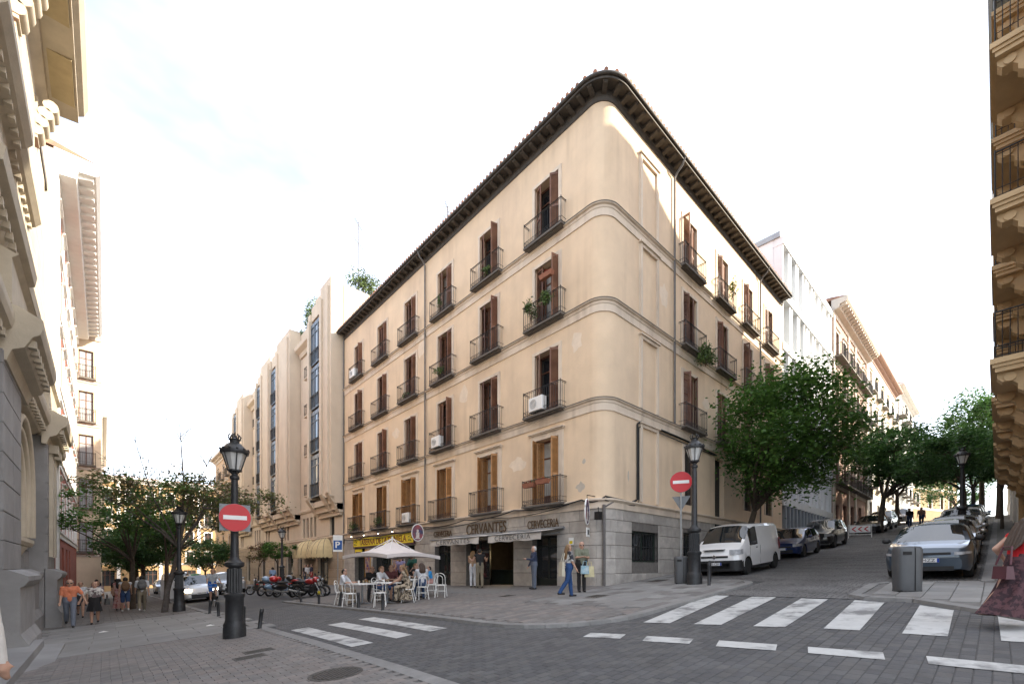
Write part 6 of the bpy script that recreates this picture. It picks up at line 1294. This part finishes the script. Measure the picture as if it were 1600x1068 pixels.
    for sg in (1,-1): MB().ball(tuple(hv((.083,sg*.034,.125))),.012,6,4).build('eye',DARK,o)
    MB().ball(tuple(hv((.088,0,.055))),(.008,.022,.006),6,4).build('mouth',M('lips',(.3,.1,.08),.5,.1,5),o)
    if glasses: MB().ball(tuple(hv((.092,.036,.125))),(.012,.03,.022),8,5).ball(tuple(hv((.092,-.036,.125))),(.012,.03,.022),8,5).tube([hv((.09,.06,.13)),hv((0,.092,.125))],.006,4).tube([hv((.09,-.06,.13)),hv((0,-.092,.125))],.006,4).build('sunglasses',BLKP,o)
    if skirt:
        ln,fl,m,sway=skirt; sk=MB(); n_=56; pel=J['pel']; V=[]
        for k in range(13):
            t=k/12; r0=.135*f+fl*t; zz=pel.z+.12-ln*t
            for j in range(n_):
                a=2*math.pi*j/n_; w=1+.16*t*math.sin(a*6+1+t*2)+.09*t*math.sin(a*11+t*3); V.append((pel.x+r0*w*math.cos(a)*.9-sway*t*t*(1-.6*math.cos(a)),pel.y+r0*w*math.sin(a),zz+sway*.25*t*t*max(0,-math.cos(a))))
        sk.add(V,[(i*n_+j,i*n_+(j+1)%n_,(i+1)*n_+(j+1)%n_,(i+1)*n_+j) for i in range(12) for j in range(n_)]); sk.build('skirt',m,o,smooth=60)
    return e,J,s
def walk(ph,st=24,arm=22): return dict(leg_l=(st*ph,8 if ph>0 else 22),leg_r=(-st*ph,22 if ph>0 else 8),arm_l=(-arm*ph,7,18),arm_r=(arm*ph,7,18))
SIT=dict(leg_l=(84,86),leg_r=(78,92),seat=.475,spread=.12,arm_l=(45,10,55),arm_r=(40,12,60),lean=8)
def at_world(e,v,s): return e.matrix_basis@(Vector(v)*s)
def bag(name,label,loc,rz,w,d,h_,mat,strap=None,cat='bag'):
    e=empty(name,loc,rz,label,cat); MB().hexa([(-d/2,-w/2,0),(d/2,-w/2,0),(d/2,w/2,0),(-d/2,w/2,0)],[(-d*.35,-w*.46,h_),(d*.35,-w*.46,h_),(d*.35,w*.46,h_),(-d*.35,w*.46,h_)]).build('bag_body',mat,e)
    MB().box(d*.42,d*.5,-w*.3,w*.3,h_*.15,h_*.55).build('pocket',mat,e)
    if strap: MB().tube(strap,.012,6).build('strap',mat,e)
    else: MB().tube([(0,-w*.25,h_*.95),(0,-w*.18,h_+.14),(0,w*.18,h_+.14),(0,w*.25,h_*.95)],.012,6).build('handle',mat,e)
    return e
LEATH=M('brown_canvas',(.16,.09,.045),.7,.2,6); GREYF=M('grey_nylon',(.13,.13,.13),.7,.3,8); BLKL=M('black_leather',(.018,.017,.016),.4,.2,6); MAROON=M('maroon_leather',(.09,.025,.035),.4,.2,5)
def backpack(e,J,s,label,mat):
    p=at_world(e,J['che']+Vector((-.20,0,-.17)),s); b=empty('backpack',p,e.rotation_euler.z,label,'backpack'); b.scale=(s,s,s); MB().ball((0,0,.14),(.11,.17,.25),14,9).build('bag_body',mat,b,smooth=60); MB().ball((-.09,0,.06),(.06,.13,.12),12,7).build('pocket',mat,b,smooth=60)
    for sg in (-1,1): MB().tube([(.07,sg*.10,-.02),(.17,sg*.15,.05),(.33,sg*.13,.2),(.30,sg*.12,.32),(.2,sg*.10,.36),(.06,sg*.09,.33)],.02,6).build('strap',mat,b)
# walking couple
P=walk(1,20,12); P['arm_l']=(12,30,12); person('man in an orange short-sleeved shirt and grey trousers walking hand in hand',(-14.2,12.75),-88,1.72,P,cl('orange',(.62,.20,.10)),cl('greyblue',(.15,.17,.21)),hair=HAIRW,glasses=True,vox=.013,fat=1.12)
P=walk(-.5,14,10); P['arm_r']=(5,35,8); P['arm_l']=(20,10,80); e,J,s=person('woman in a patterned blouse and black skirt holding the man\'s hand',(-13.55,12.75),-92,1.55,P,cl('pattern',(.55,.52,.48),(.12,.09,.09),14),cl('black',(.016,.015,.016)),legs='bare',hair=HAIRL,vox=.013,fat=1.15,skirt=(.55,.06,cl('black',(.016,.015,.016)),0))
bag('handbag','black handbag hanging from the arm of the woman in the patterned blouse',(-13.22,12.55,G(-13.3,12.6)+.75),R(10),.3,.12,.22,BLKL)
person('woman in a white top and dark skirt walking behind the couple',(-14.1,18.6),-90,1.62,walk(.7),cl('white',(.62,.63,.66)),cl('charcoal',(.04,.04,.045)),legs='bare',hair=HAIRL,skirt=(.5,.06,cl('charcoal',(.04,.04,.045)),0))
person('person in a patterned top half hidden behind the couple',(-13.55,19.6),-90,1.6,walk(-.6),cl('floral',(.4,.3,.3),(.1,.08,.1),14),cl('greyblue',(.15,.17,.21)),hair=HAIRK)
person('man in dark clothes far along the church pavement',(-13.7,30.5),90,1.78,walk(.6),cl('navy',(.02,.025,.05)),cl('black',(.016,.015,.016)),sleeve='long',hair=HAIRK)
person('woman in a long pink dress walking away beside the backpackers',(-12.75,21.3),90,1.65,walk(.5,10,10),cl('pink',(.42,.16,.15),(.55,.35,.33),12),cl('pink',(.42,.16,.15)),sleeve='none',legs='bare',hair=HAIRK,hairlen=.3,skirt=(.95,.10,cl('pink',(.42,.16,.15)),0))
e,J,s=person('young man in white vest and denim shorts walking away with a brown backpack',(-12.55,19.1),92,1.72,walk(.9),cl('white',(.62,.63,.66)),cl('denim',(.035,.07,.16)),sleeve='none',legs='short',shoe=SHOEW,hair=HAIRK); backpack(e,J,s,'brown canvas backpack on the young man in denim shorts',LEATH)
e,J,s=person('young man in white tee and khaki trousers walking away with a grey backpack',(-12.0,17.5),88,1.74,walk(-.9),cl('white',(.62,.63,.66)),cl('khaki',(.20,.17,.12)),shoe=SHOEW,hair=HAIRK); backpack(e,J,s,'dark grey backpack on the young man in khaki trousers',GREYF)
person('person in black ahead of the backpackers under the trees',(-12.75,27.5),90,1.7,walk(.5),cl('black',(.016,.015,.016)),cl('black',(.016,.015,.016)),hair=HAIRK)
person('person in dark jacket and white cap right of the far group',(-11.75,26.5),90,1.72,walk(-.5),cl('black',(.016,.015,.016)),cl('charcoal',(.04,.04,.045)),hair=HAIRW,sleeve='long')
person('man in a white shirt standing cut off at the left edge',(-14.15,-4.19),80,1.86,dict(arm_l=(0,8,12),arm_r=(-6,10,14)),cl('cream_shirt',(.60,.57,.53)),cl('black',(.016,.015,.016)),vox=.014,fat=1.15,sleeve='long')
# cyclist
x,y=-9.35,16.6; b=empty('bicycle',(x,y,G(x,y)-.04),R(-90),'dark city bicycle ridden towards the crossing','bicycle')
for xx in (.52,-.5):
    w_=MB().tube([(xx+.32*math.cos(t),0,.34+.32*math.sin(t)) for t in [2*math.pi*k/22 for k in range(23)]],.02,6,False).build('wheel',TYRE,b); MB().tube([(xx+.3*math.cos(t),0,.34+.3*math.sin(t)) for t in [2*math.pi*k/22 for k in range(23)]],.01,5,False).tube([(xx,-.04,.34),(xx,.04,.34)],.03,8).build('rim',RIM,w_)
MB().tube([(-.5,0,.34),(-.05,0,.3),(.35,0,.85),(.52,0,.34)],.018,6).tube([(-.05,0,.3),(-.2,0,.88)],.018,6).tube([(-.17,0,.78),(.33,0,.8)],.018,6).tube([(-.5,0,.34),(-.17,0,.78)],.014,6).build('frame',BLKP,b); MB().tube([(.3,-.28,1.0),(.37,0,.98),(.3,.28,1.0)],.014,6).tube([(.35,0,.85),(.37,0,.98)],.016,6).build('handlebar',GALV,b); MB().ball((-.22,0,.92),(.13,.08,.04),10,5).build('saddle',BLKP,b); MB().tube([(-.05,-.12,.3),(-.05,.12,.3)],.02,6).build('pedals',BLKP,b)
person('cyclist in a pale shirt and blue shorts riding towards the crossing',(x,y+.22),-90,1.72,dict(leg_l=(70,60),leg_r=(38,45),seat=.92,arm_l=(55,12,18),arm_r=(55,12,18),lean=16),cl('palegrey',(.42,.44,.46)),cl('blue',(.02,.12,.42)),legs='short',hair=HAIRK)
# cafe guests
def sit(label,loc,heading,top,bot,**k):
    P=dict(SIT); P.update(k.pop('P',{})); P['seat']=.475; return person(label,loc,heading,k.pop('h',1.68),P,top,bot,z=G(*loc)+.05,group='guests on the cafe terrace',**k)
WHT=cl('white',(.62,.63,.66)); JN=cl('jeans',(.04,.07,.14))
sit('man in a white shirt seated at the far left of the cafe',(-6.75,6.95),-40,WHT,cl('beige',(.3,.24,.18)),hair=HAIRK)
sit('person in black seated behind the left cafe table',(-5.6,6.9),-110,cl('black',(.016,.015,.016)),cl('charcoal',(.04,.04,.045)),hair=HAIRK)
sit('woman in a white tee and denim shorts at the middle table',(-5.75,5.95),-60,WHT,cl('denim',(.035,.07,.16)),hair=HAIRL,legs='short')
LEO=cl('leopard',(.40,.33,.24),(.06,.045,.03),26)
sit('woman in a long leopard print dress leaning over her table',(-5.45,4.35),140,LEO,LEO,hair=HAIRL,hairlen=.22,sleeve='none',P=dict(lean=20,arm_l=(55,8,25),arm_r=(55,8,25)),skirt=(.62,.16,LEO,-.1))
sit('person with pale grey top seen from behind at the rear table',(-4.75,4.6),75,cl('lightgrey',(.50,.50,.52)),JN,hair=HAIRB,hairlen=.15)
sit('woman in a black top with bare arms at the right of the terrace',(-4.35,5.9),-60,cl('black',(.016,.015,.016)),cl('lightgrey',(.50,.50,.52)),sleeve='none',hair=HAIRL)
sit('child in a bright blue shirt on the rightmost cafe chair',(-3.95,5.3),165,cl('brightblue',(.03,.25,.55)),cl('pinkish',(.45,.25,.22)),h=1.35,hair=HAIRK)
sit('person in dark top between the tables under the parasol',(-5.2,6.1),-120,cl('darkred',(.10,.03,.03)),JN,hair=HAIRB)
person('waitress in a lilac top standing behind the cafe tables',(-3.6,8.3),-150,1.66,dict(arm_l=(25,10,50),arm_r=(20,10,60),lean=5),cl('lilac',(.28,.25,.42)),cl('black',(.016,.015,.016)),sleeve='none',hair=HAIRK,hairlen=.2)
person('waiter in a dark green shirt bending over the cafe tables',(-3.2,7.8),-170,1.74,dict(arm_l=(35,10,30),arm_r=(35,12,30),lean=14),cl('green',(.012,.08,.06)),cl('black',(.016,.015,.016)),skin=SKIN2,hair=HAIRK)
# bar entrance and corner
person('woman with white trousers standing at the bar entrance',(-.9,6.6),40,1.66,dict(arm_l=(30,8,80),arm_r=(8,8,20)),cl('tan',(.4,.27,.18)),WHT,hair=HAIRL,sleeve='none',hairlen=.2)
person('woman in a black top and khaki trousers at the bar entrance',(-1.1,5.85),60,1.72,dict(arm_l=(20,25,90),arm_r=(20,25,90),leg_l=(6,4),leg_r=(-6,6)),cl('black',(.016,.015,.016)),cl('khaki',(.20,.17,.12)),hair=HAIRK,sleeve='none')
person('man in a turquoise shirt inside the dark bar',(1.3,5.6),170,1.7,{},cl('turquoise',(.02,.2,.2)),cl('black',(.016,.015,.016)),hair=HAIRK,z=-.62)
person('man in a navy suit jacket standing before the glazed bar door',(-1.3,2.3),150,1.62,dict(arm_l=(25,8,70),arm_r=(10,8,15)),cl('navy_suit',(.025,.035,.07)),cl('greysuit',(.11,.13,.17)),sleeve='long',hair=HAIRW,vox=.015,fat=1.15)
P=walk(.7,18,14); e,J,s=person('woman in jeans and black and white top walking past the corner',(-3.0,-.85),-30,1.58,P,cl('zigzag',(.55,.54,.52),(.03,.03,.04),16),cl('jeans2',(.02,.06,.17)),hair=HAIRL,hairlen=.28,vox=.013,shoe=SHOE,fat=1.15)
bag('shoulder_bag','cream canvas bag on the shoulder of the woman in jeans',(-3.28,-.82,G(-3.3,-1)+.7),R(-30),.34,.10,.42,M('cream_canvas',(.5,.46,.36),.8,.1,5),strap=[(0,-.1,.4),(.08,-.03,.68),(.06,.05,.68),(0,.1,.4)])
e,J,s=person('bald man in an olive tee standing against the corner stone',(-1.85,-.42),-128,1.62,dict(arm_l=(28,4,65),arm_r=(28,4,65),fore_l=35,fore_r=35),cl('olive',(.16,.17,.12)),cl('black',(.016,.015,.016)),bald=True,glasses=True,vox=.013,fat=1.32,shoe=SHOE)
bag('shopping_bag','blue printed bag held by the bald man in olive',(-2.14,-.78,G(-2,-.6)+.66),R(-128),.26,.08,.26,M('bag_blue',(.12,.28,.36),.5,.4,12,col2=(.5,.55,.55)))
bag('shopping_bag','pale yellow bag held by the bald man in olive',(-1.98,-.84,G(-2,-.6)+.56),R(-128),.3,.08,.34,M('bag_yellow',(.5,.44,.26),.7,.15,6))
# woman at the right edge
SK=cl('maroon_print',(.03,.012,.016),(.085,.035,.04),30)
P=walk(-1,26,20); P.update(arm_l=(-30,14,95),arm_r=(-5,18,60),lean=14,hairflow=.07)
e,J,s=person('woman in a red top and long dark skirt hurrying out at the right edge',(-3.72,-9.75),-38,1.56,P,cl('red',(.50,.008,.012)),SK,sleeve='none',legs='bare',shoe=SKIN,hair=HAIRB,hairlen=.34,vox=.009,skirt=(.93,.14,SK,.22))
bag('handbag','maroon leather handbag carried by the woman in red',(-3.95,-9.6,G(-3.6,-9.8)+.66),R(-60),.28,.10,.18,MAROON,strap=[(0,-.14,.2),(.05,-.08,.45),(.05,.08,.45),(0,.14,.2)])
# distant people
for x,y,a,t,b,l in ((-3.4,29.6,60,cl('skyblue',(.22,.32,.48)),JN,'man in a pale blue shirt beyond the motorbikes'),(-1.0,28.6,-120,WHT,cl('beige',(.3,.24,.18)),'person in white sitting under the shell awning'),(-1.1,27.5,180,cl('navy',(.02,.025,.05)),cl('redshort',(.35,.05,.05)),'man in navy with red shorts beside the shell awning'),(-.9,29.6,-150,cl('black',(.016,.015,.016)),JN,'person in black beside the shell awning door')):
    person(l,(x,y),a,1.72,{},t,b,hair=HAIRK,vox=.026)
for x,y,a,t,l in ((37,-5.2,180,cl('tanshirt',(.35,.22,.16)),'person in a tan top walking down the uphill street'),(37.6,-4.4,180,cl('black',(.016,.015,.016)),'person in black walking down the uphill street')): person(l,(x,y),a,1.7,walk(.6),t,JN,hair=HAIRK,vox=.026)

bpy.data.scenes.remove(WS)
# ---------------------------------------------------------------- trees
BARK=M('bark',(.075,.058,.045),.9,.3,8,.6,25); BARKG=M('bark_grey',(.10,.085,.075),.9,.3,8,.6,25)
def leafmat(n,c):
    m=M(n,c,.55,.3,3,spec=.35); t=m.node_tree; b=t.nodes['Principled BSDF']; o=t.nodes['Material Output']; tr=t.nodes.new('ShaderNodeBsdfTranslucent'); mx=t.nodes.new('ShaderNodeMixShader'); mx.inputs[0].default_value=.35
    src=b.inputs['Base Color'].links[0].from_socket; t.links.new(src,tr.inputs[0]); t.links.new(b.outputs[0],mx.inputs[1]); t.links.new(tr.outputs[0],mx.inputs[2]); t.links.new(mx.outputs[0],o.inputs[0]); return m
LA=[leafmat('leaf_a',(.075,.165,.032)),leafmat('leaf_b',(.11,.22,.045)),leafmat('leaf_c',(.058,.13,.03))]
LB=[leafmat('leaf_d',(.055,.125,.034)),leafmat('leaf_e',(.075,.16,.042)),leafmat('leaf_f',(.042,.098,.03))]
LO=[leafmat('leaf_olive',(.13,.15,.05)),leafmat('leaf_g',(.08,.165,.04)),leafmat('leaf_brown',(.15,.12,.065))]
def tree(name,label,loc,H,trunk,crown,rad,nclump,per,size,mats,seed,lean=(0,0),clip=None,layers=False,bark=BARK,shell=.45,dead=None,group=None,cr=.85):
    """trunk: height of first fork and radius; crown: centre offset (dx,dy,z above ground); rad: radii"""
    X,Y=loc; rng=random.Random(seed); g=G(X,Y); e=empty(name,(X,Y,g-.02),0,label,'tree',group); fork,r0=trunk
    tb=MB(); base=Vector((0,0,0)); fk=Vector((lean[0],lean[1],fork)); tb.tube([base,Vector((lean[0]*.2,lean[1]*.2,fork*.35)),Vector((lean[0]*.65,lean[1]*.65,fork*.7)),fk],[r0*1.35,r0*1.05,r0*.92,r0*.8],10)
    C=Vector(crown); tips=[]
    for _ in range(nclump):
        for t in range(60):
            p=Vector((rng.uniform(-1,1),rng.uniform(-1,1),rng.uniform(-1,1))); l=p.length
            if l>1 or l<shell: continue
            q=Vector((C.x+p.x*rad[0],C.y+p.y*rad[1],C.z+p.z*rad[2]*(1 if p.z>0 else .85)))
            if clip and not clip(X+q.x,Y+q.y,g+q.z): continue
            tips.append(q); break
    nl=max(5,nclump//16); limbs=[]
    for k in range(nl):
        t=tips[(k*7)%len(tips)] if tips else C; m=fk.lerp(t,.5)+Vector((rng.uniform(-.2,.2),rng.uniform(-.2,.2),rng.uniform(.0,.35)))*rad[2]*.3; tb.tube([fk,fk.lerp(m,.5)+Vector((0,0,.1)),m,fk.lerp(t,.85)],[r0*.55,r0*.42,r0*.3,r0*.13],7); limbs.append(m); limbs.append(fk.lerp(t,.8))
    for t in tips[::2]:
        m=min(limbs,key=lambda q:(q-t).length); tb.tube([m,m.lerp(t,.5)+Vector((0,0,-.05)),t],[r0*.16,r0*.1,.012],5)
    if dead:
        for a,b,c in dead:
            P=[fk]; end=Vector(a); mid=fk.lerp(end,.5)+Vector((rng.uniform(-.3,.3),rng.uniform(-.3,.3),0)); tb.tube([fk,mid,end],[b,b*.6,b*.25],6)
            for k in range(c):
                s=mid.lerp(end,rng.uniform(0,.95)); t=s+Vector((rng.uniform(-1,1),rng.uniform(-1,1),rng.uniform(.3,1.2)))*rng.uniform(.4,.95); tb.tube([s,s.lerp(t,.5)+Vector((0,0,.1)),t],[b*.3,b*.2,.006],5)
                for _ in range(3): u=s.lerp(t,rng.uniform(.3,.9)); v=u+Vector((rng.uniform(-1,1),rng.uniform(-1,1),rng.uniform(-.1,1)))*.4; tb.tube([u,v],[.010,.004],4)
    tb.build('trunk',bark,e,smooth=50)
    cb=MB(); nm=len(mats)
    V=[];F=[];MI=[]
    for q in tips:
        cs=rng.uniform(.55,1.15)*cr*min(rad)*.34; mi=rng.choice([0,0,1,2])
        for _ in range(int(per*rng.uniform(.6,1.3))):
            p=Vector((rng.gauss(0,.5),rng.gauss(0,.5),rng.gauss(0,.28 if layers else .42)))*cs*1.25+q
            if clip and not clip(X+p.x,Y+p.y,g+p.z): continue
            d=Vector((rng.gauss(0,1),rng.gauss(0,1),rng.gauss(-.25,.35))); d.normalize(); u=Vector((rng.gauss(0,.5),rng.gauss(0,.5),1)); s_=d.cross(u); s_.normalize(); l=size*rng.uniform(.6,1.3); w=l*.30; n_=s_.cross(d)*l*.08
            o=len(V); V+=[p,p+d*l*.45+s_*w+n_,p+d*l,p+d*l*.45-s_*w+n_]; F.append((o,o+1,o+2,o+3)); MI.append(mi if rng.random()<.7 else rng.randrange(nm))
    cb.v=[tuple(v) for v in V]; cb.f=F; cb.m=MI; cb.build('crown',mats,e)
    return e
clipA=lambda x,y,z:y<-.25
tree('street_tree','round leafy green tree standing behind the white van',(10.35,-.85),8,(2.6,.16),(-.2,-2.1,5.9),(3.7,2.8,2.8),190,125,.19,LA,3,lean=(.25,-.5),clip=clipA)
tree('street_tree','spreading dark green tree over the chevron barrier uphill',(33.4,-3.0),8,(2.8,.2),(.6,-1.4,5.9),(5.2,4.2,2.4),150,110,.26,LB,5,lean=(.3,-.2),clip=clipA,layers=True)
tree('street_tree','dark green tree farther up on the left kerb',(46,-2.6),8,(3,.18),(0,-1.2,6),(4.2,3.4,2.4),80,80,.3,LB,6,clip=clipA,layers=True)
clipR=lambda x,y,z:y>-10.2
tree('street_tree','small dark tree rising between cars on the right kerb uphill',(23.8,-8.2),6,(2.6,.11),(0,.6,4.6),(3.0,2.3,1.5),70,90,.2,LB,8,clip=clipR)
tree('street_tree','dark tree behind the white off-roader on the right kerb',(33.6,-8.3),6,(2.8,.13),(0,.4,5.2),(3.4,2.4,1.9),70,80,.24,LB,9,clip=clipR)
tree('street_tree','tall loose green tree against the sky at the top right',(52,-8.4),10,(4,.22),(0,.2,8.4),(4.2,3.2,4.6),120,90,.3,LB,10,clip=clipR)
tree('street_tree','dense tall green tree beside the white building uphill',(46,-9.6),10,(4,.2),(0,.4,7.2),(3.4,1.6,4.2),90,90,.28,LB,11,clip=clipR)
tree('street_tree','low leafy sapling reaching over the right pavement uphill',(28.5,-9.7),5,(2.4,.07),(0,.2,4.0),(2.2,1.0,1.0),30,80,.18,LB,12,clip=clipR)
tree('street_tree','distant green tree closing the uphill street',(74,-5.5),9,(3,.2),(0,0,5.6),(4.5,4,3),70,70,.34,LB,13)
# left street
tree('street_tree','leaning thin tree with olive crown and bare branches behind the second lamp',(-11.35,15.2),6,(2.9,.10),(.9,.6,5.3),(3.8,3.0,1.0),105,95,.15,LO,21,lean=(.55,.2),layers=True,bark=BARKG,shell=.2,cr=1.5,dead=[((.6,.6,8.6),.06,7),((2.0,1.4,7.6),.05,6),((-1.0,.4,7.6),.045,6),((3.2,1.5,6.8),.04,5)])
tree('street_tree','green feathery tree reaching towards the church side',(-12.2,21.5),6,(2.6,.13),(-.4,-.6,5.0),(2.8,2.4,1.2),65,90,.17,LA,22,layers=True,cr=1.3,dead=[((-.8,0,8.0),.05,6),((.9,.6,7.4),.04,5)])
tree('street_tree','dark green tree above the walking backpackers',(-11.4,29),6,(2.4,.14),(0,0,4.2),(2.6,2.6,1.8),80,110,.2,LB,23)
tree('street_tree','second dark green tree farther along the church pavement',(-11.4,37),6,(2.4,.14),(0,0,4.3),(2.6,2.6,1.9),80,90,.22,LB,24)
tree('street_tree','third dark green tree far along the church pavement',(-11.5,46),6,(2.4,.14),(0,0,4.3),(2.8,2.8,2.0),70,80,.25,LB,25)
tree('street_tree','green crown overhanging the taxi lane on the left street',(-10.6,23.5),6,(2.6,.12),(1.2,.4,5.3),(2.8,2.4,1.0),60,85,.17,LO,26,layers=True,cr=1.3,dead=[((1.2,.4,7.6),.05,5)])
tree('street_tree','rounded dark tree beside the far kerb of the left street',(-4.3,50),5,(2,.12),(0,0,3.9),(2.1,2.1,1.7),60,80,.22,LB,27)
tree('street_tree','second rounded dark tree on the far kerb of the left street',(-4.1,57),5,(2,.12),(0,0,4.0),(2.3,2.3,1.8),60,80,.24,LB,28)
tree('street_tree','small bright green tree beside the slim lamp before the deco block',(-2.5,31.5),4,(1.9,.06),(0,0,3.2),(1.5,1.5,.75),40,90,.16,LA,29,layers=True)
tree('street_tree','small reddish brown tree before the deco block',(-2.6,37.5),4,(1.9,.06),(0,0,3.3),(1.1,1.1,1.0),28,80,.16,[leafmat('leaf_rust',(.12,.05,.03)),LO[2],LO[0]],30)
